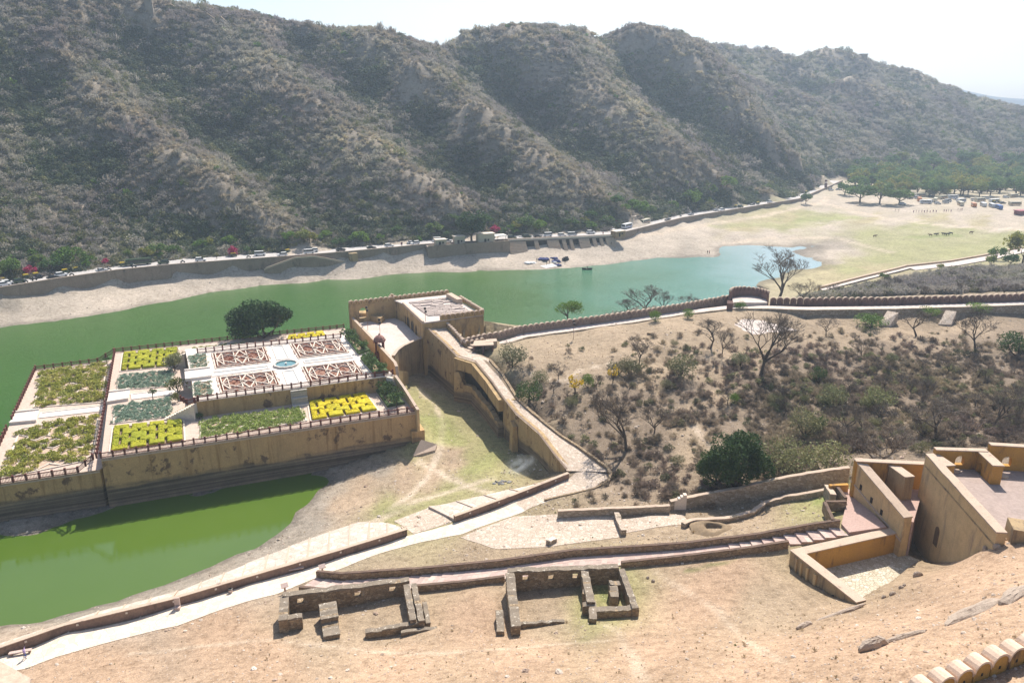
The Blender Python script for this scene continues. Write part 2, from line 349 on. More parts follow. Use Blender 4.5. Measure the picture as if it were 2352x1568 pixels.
# lake-side path, its embankment and the slope above it
PATHL = [(-120,1535,3.9),(0,1505,4),(150,1452,4.2),(400,1391,4.5),(567,1341,4.7),(784,1277,5),(937,1229,5.3),(1047,1199,5.7),(1180,1150,6.2),(1309,1099,6.9)]
PATHR = [(-120,1583,3.9),(63,1533,4),(200,1488,4.2),(410,1435,4.5),(633,1365,4.9),(784,1303,5.1),(884,1265,5.3),(971,1242,5.5),(1060,1226,5.8),(1200,1175,6.3),(1251,1148,6.6)]
cps(*PATHL, dz=-.1); cps(*PATHR, dz=-.1)
cps((0,1482,2.7),(217,1412,2.6),(410,1362,2.8),(567,1298,2.8),(733,1232,3),(824,1203,3.3),(881,1202,3.8))
cps((100,1548,5.5),(640,1440,7),(800,1440,7.4),(900,1470,8),(980,1420,7.8),(1160,1455,9.5),(1250,1400,9),(1460,1420,10),(1390,1370,8.8),(1600,1350,10.6),(1720,1310,11),(1790,1290,11.2),(1840,1400,12.6),(1820,1450,15),(600,1560,11),(300,1560,7.5),(0,1600,7),(1200,1560,17),(1500,1500,15.6),(1800,1560,23.5),(2100,1530,27.6),(2303,1240,20.6),(2195,1302,16.2),(2240,1272,18.2),(2100,1340,15.5),(2060,1290,11.5),(2000,1300,11),(1950,1330,11.2),(2000,1390,14.5),(2352,1350,25),(2352,1450,28),(2120,1278,8.8),(2098,1258,8.8),(2135,1292,9.4),(2150,1312,12.5),(700,1370,6.4),(900,1350,7.2),(1100,1380,8.4),(1040,1400,8.2))
for x, y, z in ((-60,30,18),(-20,25,27),(10,22,30),(40,25,32),(80,35,33),(-90,60,7),(-60,50,11),(0,5,34),(60,5,36),(-60,5,24),(90,65,26),(130,70,24),(120,110,18),(-120,60,4),(160,140,16),(80,95,19)): CP.append((x, y, z))
STAIR_FAR = [(727,1329,5.4),(784,1334,5.8),(964,1322,6.9),(1151,1304,7.9),(1317,1280,8.7),(1484,1270,9.4),(1568,1264,9.8),(1735,1244,11),(1868,1220,12.8),(1930,1212,13.6)]
STAIR_NEAR = [(690,1352,5.5),(784,1362,5.9),(954,1352,7),(1067,1342,7.6),(1159,1330,8),(1426,1298,9.2),(1568,1283,9.9),(1701,1267,10.9),(1808,1250,12.2),(1950,1226,13.8)]
cps(*STAIR_FAR, dz=-.2); cps(*STAIR_NEAR, dz=-.2)
cps((1935,1130,13.6),(1990,1190,13.8))
# ramp up to the courtyard
RAMPL = [(971,755,15.2),(984,757,15),(1017,787,14.3),(1049,819,13.4),(1092,832,12.9),(1126,873,12),(1157,917,11.2),(1183,950,10.5),(1236,996,9.5),(1272,1044,8.6),(1302,1081,7.7)]
RAMPR = [(1010,741,15.2),(1022,752,14.8),(1045,775,14.1),(1068,800,13.2),(1125,826,12.4),(1153,859,11.8),(1188,916,10.8),(1251,971,9.7),(1288,1000,9),(1330,1027,8.3),(1372,1056,7.6),(1402,1084,7.2)]
cps(*RAMPR, dz=-.15)
_tl = resample([at(*p) for p in RAMPL], 3)
CP += [(p[0], p[1], 2.6) for p in offset_line(_tl, -1.3)[:-3]] + [(p[0], p[1], 2.6) for p in offset_line(_tl, 1.6)[:-7]]
CP += [(p[0], p[1]-1.5, 3.3) for p in resample([at(x, y, 11.5) for x, y in ((916,822),(932,803),(950,792),(967,784))], 3)] + [(p[0], p[1]+1, 3.5) for p in [at(x, y, 11.5) for x, y in ((916,815),(932,797),(950,786),(967,779))]]
CP += [(p[0]+1.2, p[1], 4.0) for p in [at(905,862,13.5), at(925,890,12.5), at(940,915,11.5), at(957,941,10.8)]]
cps((1304,1084,7.5),(1330,1082,7.45),(1350,1082,7.4),(1375,1082,7.3),(1398,1086,7.15),(1309,1099,7),(1292,1108,6.85),(1320,1108,7),(1345,1100,7.1),(1250,1135,6.6),(1280,1125,6.75),(1330,1065,7.8),(1318,1072,7.75),(1355,1070,7.6))
cps((1403,1092,7.1),(1394,1107,7),(1364,1122,6.9),(1251,1148,6.6), dz=-.1)
# hills across the lake
hcp((-500,-300,430),(-300,-200,440),(0,-75,465),(170,-45,470),(330,11,480),(400,21,500),(480,21,510),(600,47,520),(700,57,530),(820,67,540),(900,84,545),(985,101,560),(1060,74,580),(1180,67,600),(1270,61,610),(1350,69,620),(1450,71,640),(1520,61,660),(1570,79,680),(1612,100,730),
 (1640,99,950),(1780,105,980),(1900,110,1000),(1960,130,1000),(2000,147,1000),(2100,165,1000),(2200,210,1000),(2260,236,1000),(2352,250,1000),(2600,285,1000),
 (150,110,424),(200,190,402),(290,270,386),(400,340,369),(500,420,354),(600,490,346),(680,540,340),
 (330,130,466),(400,210,451),(480,320,421),(590,400,403),(680,470,375),(770,525,365),
 (480,60,494),(600,150,462),(720,230,440),(850,320,414),(950,400,394),(1030,460,384),(1090,510,376),
 (700,130,526),(850,240,497),(980,330,469),(1060,400,441),(1130,450,423),
 (830,75,524),(950,150,496),(1090,220,470),(1140,300,448),(1230,360,430),(1350,430,418),(1430,480,410),
 (1000,150,577),(1150,250,549),(1250,320,523),(1340,370,495),(1430,415,475),
 (1150,80,584),(1230,140,560),(1350,220,534),(1430,270,514),(1550,340,494),(1650,390,498),(1750,425,518),
 (1350,120,646),(1450,200,633),(1550,270,613),(1650,330,583),(1740,375,593),
 (1500,65,649),(1590,140,630),(1680,230,608),(1760,300,596),(1840,350,602),(1890,395,620),
 (1630,125,811),(1690,190,801),(1780,275,753),(1870,335,728),
 (1911,127,979),(1850,165,929),(1781,200,884),(2000,195,934),(2100,250,874),(2170,300,834),(1958,170,894),(1878,230,818),(2018,207,898),
 (1780,150,986),(1850,240,901),(1960,240,933),(2080,200,973),
 (1950,410,680),(2100,352,790),(2250,335,840),(2352,335,860),(2000,340,770),(1900,390,690),
 (0,160,400),(0,300,365),(0,450,330),(0,540,305),(-300,300,330),(-300,450,300),(100,250,395),(100,400,355),(150,500,330),(250,380,370),(300,480,346),(350,545,332),(450,560,336),(560,560,340),(230,180,418))
for px, py, Y in ((0,-75,465),(170,-45,470),(330,0,480),(400,12,500),(480,12,510),(600,38,520),(700,48,530),(820,58,540),(985,92,560),(1060,65,580),(1270,52,610),(1450,62,640),(1520,52,660),(1570,70,680),(1640,99,950),(1900,110,1000),(2100,165,1000),(2260,240,1000)):
    x, y, z = at_y(px, py, Y); k = (Y + 140)/Y; CP.append((x*k, y*k, z - 55))
CP += [(-900, 700, 60), (-300, 1400, 0), (300, 1500, 0), (900, 1500, 10), (1300, 1000, 20), (900, 700, 15), (600, 500, 10), (-600, 250, 60), (-400, 150, 2), (400, 200, 14), (300, 90, 20), (-500,40,2), (900,300,10)]
CPA = np.array(CP)
# drop control points that nearly coincide
keep = []
for i in range(len(CPA)):
    if all((CPA[i, 0]-CPA[j, 0])**2 + (CPA[i, 1]-CPA[j, 1])**2 > .8 for j in keep[-400:]): keep.append(i)
CPA = CPA[keep]; NCP = len(CPA)
D = np.sqrt(((CPA[:, None, :2] - CPA[None, :, :2])**2).sum(-1))
A = np.zeros((NCP+3, NCP+3)); A[:NCP, :NCP] = -D - np.eye(NCP)*.05; A[:NCP, NCP] = A[NCP, :NCP] = 1; A[:NCP, NCP+1:] = CPA[:, :2]; A[NCP+1:, :NCP] = CPA[:, :2].T
SOL = np.linalg.solve(A, np.concatenate([CPA[:, 2], [0, 0, 0]]))
PERM = rng.permutation(512)
GR = rng.uniform(-1, 1, (512,))
def vnoise(x, y):
    xi = np.floor(x).astype(int); yi = np.floor(y).astype(int); fx = x - xi; fy = y - yi
    fx = fx*fx*(3-2*fx); fy = fy*fy*(3-2*fy)
    h = lambda a, b: GR[(PERM[a & 511] + b*37) & 511]
    return (h(xi, yi)*(1-fx) + h(xi+1, yi)*fx)*(1-fy) + (h(xi, yi+1)*(1-fx) + h(xi+1, yi+1)*fx)*fy
def fbm(x, y, o=4):
    return sum(vnoise(x*2**k + 17*k, y*2**k - 9*k)*.5**k for k in range(o))
RX = np.array([p[0] for p in ROADE]); RY = np.array([p[1] for p in ROADE])
def beyond_road(x, y): return y - np.interp(x, RX, RY)
def inpoly(x, y, poly):
    r = np.zeros(x.shape, bool); n = len(poly)
    for i in range(n):
        x0, y0 = poly[i][:2]; x1, y1 = poly[(i+1) % n][:2]
        c = ((y0 > y) != (y1 > y)) & (x < (x1-x0)*(y-y0)/((y1-y0) or 1e-9) + x0); r ^= c
    return r
GM = [at(232,1053,10), at(957,945,10), at(790,752,10), at(262,808,10)]
GL = [at(-43,1118,7.6), at(0,1111,7.6), at(180,1085,7.6), at(229,1078,7.6), at(246,1066,7.6), at(272,824,7.6), at(80,848,7.6)]
RAMPBODY = [at(*p) for p in RAMPL[:-1]] + [at(*p) for p in RAMPR[-3::-1]]
SUNK = [(GM, -1.5), (GL, -1.5), ([at(971,755,11.5), at(905,815,11.5), at(807,728,12), at(801,702,12), at(1030,680,12), at(1112,785,4)], 1.0)]
_a, _b = at(1011,735,17), at(1111,722,17)
SUNK2 = [([_a, _b, (_b[0]+16, _b[1]-3), (at(1161,774,13.1)[0], at(1161,774,13.1)[1]+3.5), (at(1113,783,13.2)[0]+1, at(1113,783,13.2)[1]+3), (at(1067,790,13.4)[0]+2, at(1067,790,13.4)[1]+2), (at(1030,756,15)[0]+1.5, at(1030,756,15)[1])], -.6), ([at(1816,1264,13.6), at(2064,1209,13.6), at(2086,1226,13.6), at(2112,1283,10.6), at(2040,1362,10.6), (at(1968,1384,13.6)[0], at(1968,1384,13.6)[1]+.6)], 10.1)]
def shrink(poly, d):
    cx = sum(p[0] for p in poly)/len(poly); cy_ = sum(p[1] for p in poly)/len(poly)
    return [(cx+(p[0]-cx)*(1-d/math.dist(p[:2], (cx, cy_))), cy_+(p[1]-cy_)*(1-d/math.dist(p[:2], (cx, cy_)))) for p in poly]
def gz(x, y, extra=True):
    x = np.atleast_1d(np.asarray(x, float)); y = np.atleast_1d(np.asarray(y, float)); z = np.empty_like(x)
    for i in range(0, len(x), 20000):
        a = x[i:i+20000]; b = y[i:i+20000]
        d = np.sqrt((a[:, None]-CPA[None, :, 0])**2 + (b[:, None]-CPA[None, :, 1])**2)
        z[i:i+20000] = -d@SOL[:NCP] + SOL[NCP] + SOL[NCP+1]*a + SOL[NCP+2]*b
    if extra:
        br = beyond_road(x, y); hill = np.clip((br - 17)/40, 0, 1)
        z = z + hill*(fbm(x/60, y/60, 4)*2.6 + (1-np.abs(fbm(x/42+7, y/60, 2)))*1.6 - .8)
        near = 1 - np.clip((br + 25)/25, 0, 1)
        z = z + near*(fbm(x/5, y/5, 3)*.10)
        scrub = near*np.clip((x - 8)/14, 0, 1)*np.clip((y - 118)/12, 0, 1)*np.clip((205 - y)/15, 0, 1)
        z = z + scrub*fbm(x/9, y/9, 3)*.7
        for poly, zz in SUNK: k = inpoly(x, y, shrink(poly, 1.0)); z[k] = np.minimum(z[k], zz)
        for poly, zz in SUNK2: k = inpoly(x, y, poly); z[k] = np.minimum(z[k], zz)
        k = inpoly(x, y, RAMPBODY); z[k] = np.minimum(z[k], 6.0)
    return z
def g1(x, y): return float(gz([x], [y])[0])
def on(px, py):
    """where the ray of a pixel meets the ground"""
    ys = np.geomspace(25, 1300, 500); x = (px - CX)/F; y = -(py - CY)/F; t = ys/(CT + y*ST)
    zz = CAMH + t*(-ST + y*CT); h = gz(t*x, ys); k = np.nonzero(zz < h)[0]
    if not len(k): k = [len(ys)-1]
    i = max(1, k[0]); a = zz[i-1]-h[i-1]; b = h[i]-zz[i]; f = a/max(1e-6, a+b); Y = ys[i-1]+(ys[i]-ys[i-1])*f
    X = Y/(CT + y*ST)*x; return (X, Y, g1(X, Y))
# ---- the ground mesh: a fan of rows, finer near the camera
NC, NR = 500, 540
rows = np.geomspace(6, 1500, NR); cols = np.linspace(-1.05, 1.05, NC)
GX = (rows[:, None]*cols[None, :]); GY = np.repeat(rows[:, None], NC, 1)
GX[0:1] *= 1.0
GZ = gz(GX.ravel(), GY.ravel()).reshape(NR, NC)
# colour of the bare ground, laid down by patches seen in the photograph
SAND, PEACH, BEACH, MUD = (.34, .26, .18), (.41, .285, .195), (.44, .375, .31), (.30, .26, .215)
GRASS, MEADOW, DRYG, SCRUB, DIRT, MOSS = (.285, .265, .125), (.29, .285, .14), (.36, .31, .185), (.215, .165, .12), (.38, .285, .2), (.30, .27, .14)
CC = []
def cc(col, *q):
    for p in q: x, y, z = on(*p); CC.append((x, y, *col))
cc(PEACH, (200,1530),(600,1520),(900,1520),(1200,1530),(1500,1500),(1100,1420),(1620,1380),(1650,1320),(1900,1480),(2100,1450),(2250,1400),(2330,1300),(1750,1540),(500,1440),(2000,1540))
cc(SAND, (700,1410),(870,1410),(1250,1380),(1750,1400),(1250,1290),(1550,1240),(1700,1215),(1450,1150),(1100,1270))
cc(BEACH, (50,715),(250,690),(450,655),(650,628),(850,612),(1000,600),(1200,600),(1350,590),(1500,560),(1700,550),(1600,530),(1500,580),(1900,470),(1980,470),(2080,480),(2200,490),(2330,495),(1650,572),(1780,545),(1900,585))
cc(MUD, (50,1215),(130,1190),(700,1215),(600,1275),(740,1150),(400,1350),(200,1410),(480,1128),(770,1110),(850,1090),(1580,588),(1640,580),(1870,575),(1900,570),(30,700),(20,720))
cc(GRASS, (1000,960),(1020,1000),(960,1030),(1100,1070),(1130,1050),(1000,1150),(900,1170),(960,920),(1060,1030),(1050,1110),(1900,1145),(1380,1365))
cc(DIRT, (840,1110),(930,1105),(1000,1090),(1050,1060),(980,895),(820,1150),(780,1160))
cc(MEADOW, (1900,505),(1800,515),(2000,540),(2100,555),(2200,530),(2300,550),(2350,540),(1950,620),(2050,590),(2200,575),(1850,500),(2100,520))
cc(BEACH, (2100,503),(2200,516),(2300,524),(2000,488),(2050,508),(2280,500),(1900,520))
cc(SCRUB, (1750,900),(1850,860),(2050,850),(2200,850),(2300,900),(1950,1050),(2150,1000),(1600,880),(1400,1000),(1350,980),(1480,930),(1900,840),(2000,800),(2200,790),(2330,790))
cc(DRYG, (1900,640),(2000,620),(1800,500),(2250,510),(1700,530),(2000,500),(2150,500),(1880,625))
cc(SCRUB, (1250,930),(1400,950),(1550,900),(1650,960),(1800,950),(1900,900),(2000,950),(2100,900),(2250,900),(1500,1020),(1450,1100),(1800,1050),(2000,1050),(2300,850),(2100,650),(2300,640),(1700,1060),(2300,1000))
cc(SAND, (1300,810),(1400,790),(1500,770),(1620,740),(1700,800),(1900,770),(2050,760),(2200,760),(1600,1030),(1620,830),(1500,860),(1550,960),(1650,900),(1250,840))
CCA = np.array(CC)
def ground_col(x, y):
    u = np.arctan2(x, y)*1.6; v = np.log(np.maximum(y, 5)); cu = np.arctan2(CCA[:, 0], CCA[:, 1])*1.6; cv = np.log(CCA[:, 1])
    out = np.zeros((len(x), 3))
    uw = u + fbm(x/9, y/9, 3)*.02; vw = v + fbm(x/9+50, y/9, 3)*.03
    for i in range(0, len(x), 20000):
        d = (uw[i:i+20000, None]-cu)**2 + ((vw[i:i+20000, None]-cv)*.8)**2; w_ = 1/(d + 4e-5)**1.7
        out[i:i+20000] = (w_@CCA[:, 2:])/w_.sum(1)[:, None]
    return out
xs, ys, zs = GX.ravel(), GY.ravel(), GZ.ravel()
GC = ground_col(xs, ys)
def trail(pts, wd, col, k=.8):
    d = np.full(len(xs), 1e9); m = ys < 560
    for a, b in zip(pts[:-1], pts[1:]):
        dx, dy = b[0]-a[0], b[1]-a[1]; t = np.clip(((xs-a[0])*dx+(ys-a[1])*dy)/(dx*dx+dy*dy), 0, 1)
        d = np.minimum(d, np.hypot(xs-a[0]-t*dx, ys-a[1]-t*dy))
    d = d + .5*wd*fbm(xs/4, ys/4, 3); f = np.clip(1.4-d/wd, 0, 1)*k*m; GC[:] = GC*(1-f[:, None]) + np.array(col)*f[:, None]
TR = (.56, .46, .36)
for q, wd in ((((962,890),(1000,930),(1018,975),(1010,1030),(985,1090),(940,1140),(900,1165)), .7), (((1190,1150),(1080,1120),(1010,1085),(960,1060)), .8), (((860,1200),(960,1150),(1060,1120),(1130,1100)), 1.2), (((1560,955),(1600,985),(1645,1040)), .5), (((1210,850),(1290,880),(1330,850),(1420,830)), .5), (((1440,545),(1600,520),(1750,497),(1890,465),(1905,445)), 2.2), (((1905,470),(2050,505),(2200,520),(2352,528)), 2.6), (((1660,560),(1790,545),(1930,548),(2050,580)), 1.6), (((1350,1400),(1420,1450),(1480,1560)), .7), (((1500,1310),(1650,1400),(1800,1520)), .5), (((300,1500),(620,1470),(1000,1500),(1400,1470)), .45)):
    trail([on(*p_) for p_ in q], wd, TR, .4 if q[0][1] > 1280 else .7)
# green lawn patches
for q, wd, c_ in ((((1000,965),(1035,1005)), 3.5, (.24,.26,.09)), (((1090,1080),(1130,1050)), 2.0, (.25,.26,.10)), (((880,1175),(1010,1150)), 1.6, (.27,.26,.12)), (((1380,1350),(1390,1375)), .8, (.16,.2,.06)), (((1395,1410),(1340,1470)), 1.2, (.28,.25,.13)), (((1890,1150),(1900,1130)), 1.2, (.2,.24,.07)), (((1580,1310),(1690,1285)), .5, (.2,.21,.08)), (((1840,505),(1960,500)), 6, (.27,.29,.12)), (((1650,520),(1760,515)), 5, (.28,.28,.13)), (((2100,545),(2190,540)), 4, (.22,.26,.09))):
    trail([on(*p_) for p_ in q], wd, c_, .65)
wet = np.clip(1-np.abs(zs-.05)/.35, 0, 1)*(ys < 1000); GC = GC*(1-wet[:, None]*.45)        # damp rim of the water
hillm = np.clip((beyond_road(xs, ys) - 10)/6, 0, 1)
HC = np.stack([.25+.05*fbm(xs/30, ys/30), .21+.04*fbm(xs/30, ys/30), .165+.03*fbm(xs/30, ys/30)], 1)
GC = GC*(1-hillm[:, None]) + HC*hillm[:, None]
def terrain_mesh(name, facemask, mat):
    i = np.arange(NR-1)[:, None]*NC + np.arange(NC-1)[None, :]
    q = np.stack([i, i+1, i+NC+1, i+NC], -1).reshape(-1, 4)[facemask.ravel()]
    used, inv = np.unique(q, return_inverse=True); q = inv.reshape(-1, 4)
    me = bpy.data.meshes.new(name); me.vertices.add(len(used)); me.loops.add(q.size); me.polygons.add(len(q))
    me.vertices.foreach_set('co', np.stack([xs[used], ys[used], zs[used]], 1).ravel())
    me.loops.foreach_set('vertex_index', q.ravel().astype(np.int32)); me.polygons.foreach_set('loop_start', np.arange(0, q.size, 4, dtype=np.int32))
    me.polygons.foreach_set('use_smooth', np.ones(len(q), bool))
    ca = me.attributes.new('tint', 'FLOAT_COLOR', 'POINT'); ca.data.foreach_set('color', np.concatenate([GC[used], np.ones((len(used), 1))], 1).ravel())
    me.update(calc_edges=True); me.validate(); me.materials.append(mat)
    o = bpy.data.objects.new(name, me); COL.objects.link(o); o['kind'] = 'structure'; return o
def ground_material(name, stone, scale, tuft):
    m, nt, b = newmat(name); p = pos(nt)
    at_ = nt.nodes.new('ShaderNodeAttribute'); at_.attribute_name = 'tint'
    c = at_.outputs['Color']
    big = noise(nt, p, .09*scale, 6, .65); mid = noise(nt, p, .9*scale, 6, .7); fin = noise(nt, p, 5*scale, 4, .7)
    c = mix(nt, c, ramp(nt, big, [(.3, (.8, .8, .78)), (.7, (1.16, 1.15, 1.14))]), 1.0, 'MULTIPLY')
    c = mix(nt, c, ramp(nt, mid, [(.3, (.62, .59, .55)), (.5, (1, 1, 1)), (.72, (1.22, 1.22, 1.22))]), 1.0, 'MULTIPLY')
    c = mix(nt, c, ramp(nt, fin, [(.32, (.62,)*3), (.68, (1.28,)*3)]), 1.0, 'MULTIPLY')
    v = node(nt, 'ShaderNodeTexVoronoi', Scale=2.2*scale); nt.links.new(p, v.inputs['Vector'])
    k = ramp(nt, v.outputs['Distance'], [(.10, (1, 1, 1)), (.16, (0, 0, 0))])
    sp = nt.nodes.new('ShaderNodeSeparateColor'); nt.links.new(v.outputs['Color'], sp.inputs[0])
    k2 = ramp(nt, sp.outputs[1], [(1-stone, (0, 0, 0)), (1-stone+.05, (1, 1, 1))])
    kk = mix(nt, (0, 0, 0), k, k2); c = mix(nt, c, (.62, .52, .44), kk)
    v3 = node(nt, 'ShaderNodeTexVoronoi', Scale=1.5*scale); nt.links.new(pos(nt, (1.02, .97, 1)), v3.inputs['Vector'])
    sp3 = nt.nodes.new('ShaderNodeSeparateColor'); nt.links.new(v3.outputs['Color'], sp3.inputs[0])
    k3 = mix(nt, (0, 0, 0), ramp(nt, v3.outputs['Distance'], [(.08, (1, 1, 1)), (.2, (0, 0, 0))]), ramp(nt, sp3.outputs[0], [(1-tuft, (0, 0, 0)), (1-tuft+.04, (1, 1, 1))]))
    c = mix(nt, c, (.17, .125, .075), k3)
    nt.links.new(c, b.inputs['Base Color']); bump(nt, b, mid, .7, .35/scale)
    return m
GROUND = ground_material('dry_stony_ground', .25, 1.0, .16)
HILLM = ground_material('dry_hill_soil', .3, .35, .3)
fm = beyond_road(GX, GY); fm = (fm[:-1, :-1] + fm[1:, 1:])/2 > 14.5
LG0, LG1 = math.log(rows[0]), math.log(rows[-1]); RW_0, RW_1, CL_0, CL_1 = rows[0], rows[-1], cols[0], cols[-1]
def gz(x, y):
    """height of the built ground (bilinear in its own grid)"""
    x = np.atleast_1d(np.asarray(x, float)); y = np.clip(np.atleast_1d(np.asarray(y, float)), RW_0, RW_1)
    a = np.clip((np.log(y)-LG0)/(LG1-LG0)*(NR-1), 0, NR-1.001); b = np.clip((x/y - CL_0)/(CL_1-CL_0)*(NC-1), 0, NC-1.001)
    i = a.astype(int); j = b.astype(int); f = a-i; g = b-j
    return (GZ[i, j]*(1-g)+GZ[i, j+1]*g)*(1-f) + (GZ[i+1, j]*(1-g)+GZ[i+1, j+1]*g)*f
terrain_mesh('hills', fm, HILLM); terrain_mesh('ground', ~fm, GROUND)
# distant hills on the horizon
mb = MB(); r0 = []; r1 = []; r2 = []
for px in range(1700, 3000, 30):
    h = 221 - 12*math.exp(-((px-2190)/60)**2) + 8*math.sin(px/90) - (px-2300)*.004
    r0.append(at_y(px, 300, 2600)); r1.append(at_y(px, h + 6 + random.uniform(-1, 1), 3000)); a = at_y(px, h, 3400); r2.append((a[0], a[1], a[2]))
mb.grid([r0, r1, r2, [(p[0]*1.1, p[1]*1.1, -20) for p in r2]]); tag(mb.build('distant_hills', HILLM, smooth=True), kind='structure')
# ---- water
def water_material(nm='green_lake_water', bs=.75, rg=.10):
    m, nt, b = newmat(nm)
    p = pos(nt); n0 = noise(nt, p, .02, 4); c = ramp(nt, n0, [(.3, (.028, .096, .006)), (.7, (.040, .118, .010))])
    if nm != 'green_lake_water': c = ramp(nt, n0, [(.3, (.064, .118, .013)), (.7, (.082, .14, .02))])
    else:   # sky reflection painted into the colour: turquoise, then pale blue towards the far tip
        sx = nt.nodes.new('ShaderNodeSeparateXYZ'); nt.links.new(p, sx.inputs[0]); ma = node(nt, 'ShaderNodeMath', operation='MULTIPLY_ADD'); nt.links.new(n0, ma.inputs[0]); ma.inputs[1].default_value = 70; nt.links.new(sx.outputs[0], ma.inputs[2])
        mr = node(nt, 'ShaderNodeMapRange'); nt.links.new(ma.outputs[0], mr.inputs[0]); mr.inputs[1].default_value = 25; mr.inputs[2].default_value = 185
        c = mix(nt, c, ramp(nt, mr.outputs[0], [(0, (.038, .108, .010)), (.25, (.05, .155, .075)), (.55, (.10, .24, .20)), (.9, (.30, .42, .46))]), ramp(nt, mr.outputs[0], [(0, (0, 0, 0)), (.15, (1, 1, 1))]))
    nt.links.new(c, b.inputs['Base Color']); b.inputs['Roughness'].default_value = rg; b.inputs['IOR'].default_value = 1.33; b.inputs['Specular IOR Level'].default_value = .8
    n1 = noise(nt, pos(nt, (1, 1.6, 1)), 1.6, 3, .6)
    bump(nt, b, n1, bs, .15); return m
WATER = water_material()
def water_sheet(name, poly, mat):
    mb = MB(); mb.add([(p[0], p[1], 0.0) for p in poly], [tuple(range(len(poly)))]); return tag(mb.build(name, mat), kind='structure')
u_ = ((GM[1][0]-GM[0][0])/1.0, (GM[1][1]-GM[0][1])/1.0); s_ = u_[1]/u_[0]; yl = lambda x: GM[0][1] + 6 + s_*(x - GM[0][0])
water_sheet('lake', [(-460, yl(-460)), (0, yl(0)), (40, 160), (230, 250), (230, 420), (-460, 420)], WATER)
water_sheet('pond', [(-460, -60), (0, 60), (0, yl(0)), (-460, yl(-460))], water_material('still_pond_water', .05, .05))
# ================================================================ GARDEN IN THE LAKE
def quad(px4, z):
    """bilinear patch over a pixel quad (back-left, back-right, front-right, front-left) at height z"""
    P = [at(x, y, z) for x, y in px4]
    def q(u, v, dz=0.0):
        a = lerp(P[0], P[1], u); b = lerp(P[3], P[2], u); p = lerp(a, b, v); return (p[0], p[1], z + dz)
    q.w = (math.dist(P[0], P[1]) + math.dist(P[3], P[2]))/2; q.d = (math.dist(P[0], P[3]) + math.dist(P[1], P[2]))/2
    q.c = q(.5, .5); q.z = z; q.P = P
    return q
def patch(q, u0, v0, u1, v1): return [q(u0, v1), q(u1, v1), q(u1, v0), q(u0, v0)]
ZL, ZM, ZU = 7.6, 10.0, 13.5
def terrace(label, poly, z0, z1, wm, pm):
    t = thing('garden_terrace', (poly[0][0], poly[0][1], z0), label, 'terrace', 'stepped terraces of the lake garden')
    MB().prism(poly, z0, z1-.12, 0).build('retaining_wall', wm, t)
    MB().prism([(p[0], p[1]) for p in poly], z1-.12, z1).build('paved_top', pm, t)
    return t
tl = terrace('lowest garden terrace on the left with shaggy olive beds above the lake', GL, -2.2, ZL, GARDENWALL, PAVE)
tm = terrace('broad middle garden terrace with the long front wall and yellow hedges', GM, -2.2, ZM, GARDENWALL, PAVE)
GUP = [(450,922),(905,862),(800,766),(425,802)]
GU = [at(x, y, ZU) for x, y in GUP]
tu = terrace('raised top garden terrace paved in white marble around a lobed pool', GU, ZM-.1, ZU, GARDENWALL, MARBLE)
# stepped footing at the right-hand corner of the front wall
c0 = at(957,945,ZM); d0 = (c0[0]-GM[0][0], c0[1]-GM[0][1]); l0 = math.hypot(*d0); ux, uy = d0[0]/l0, d0[1]/l0
mb = MB()
mb.prism([(c0[0]-ux*1.5+uy*1.0, c0[1]-uy*1.5-ux*1.0), (c0[0]+ux*1.3+uy*1.0, c0[1]+uy*1.3-ux*1.0), (c0[0]+ux*1.3-uy*9, c0[1]+uy*1.3+ux*9), (c0[0]-ux*1.5-uy*9, c0[1]-uy*1.5+ux*9)], -1, 6.0)
mb.build('footing', GARDENWALL, tm)
# string course below the coping along the long front
mb = MB()
for a, b, z in ((GM[0], GM[1], ZM), (GL[0], GL[1], ZL), (GL[1], GL[2], ZL), (GL[2], GL[3], ZL)):
    pts = resample([(a[0], a[1], z-.25), (b[0], b[1], z-.25)], 6); mb.wall(pts, .34, [z-.5]*len(pts))
mb.build('string_course', CAP, tm)
rub = MB(); q = [at(1000,1030,2.6), at(982,1042,2.3), at(950,1050,2.0), at(985,1018,2.8)]
lp = [at(945,1046,1.6), at(1003,1032,2.2), at(1001,1037,2.2), at(950,1052,1.5)]
tag(rub.prism([(p[0], p[1]) for p in [at(968,1029,2.6), at(1004,1032,2.2), at(1000,1041,2.0), at(948,1053,1.6)]], 1.0, [4.6, 3.4, 2.8, 2.2]).build('landing_slab', CAP, None, at(975,1040,2)), 'small sloping stone slab at the foot of the garden corner', 'slab')

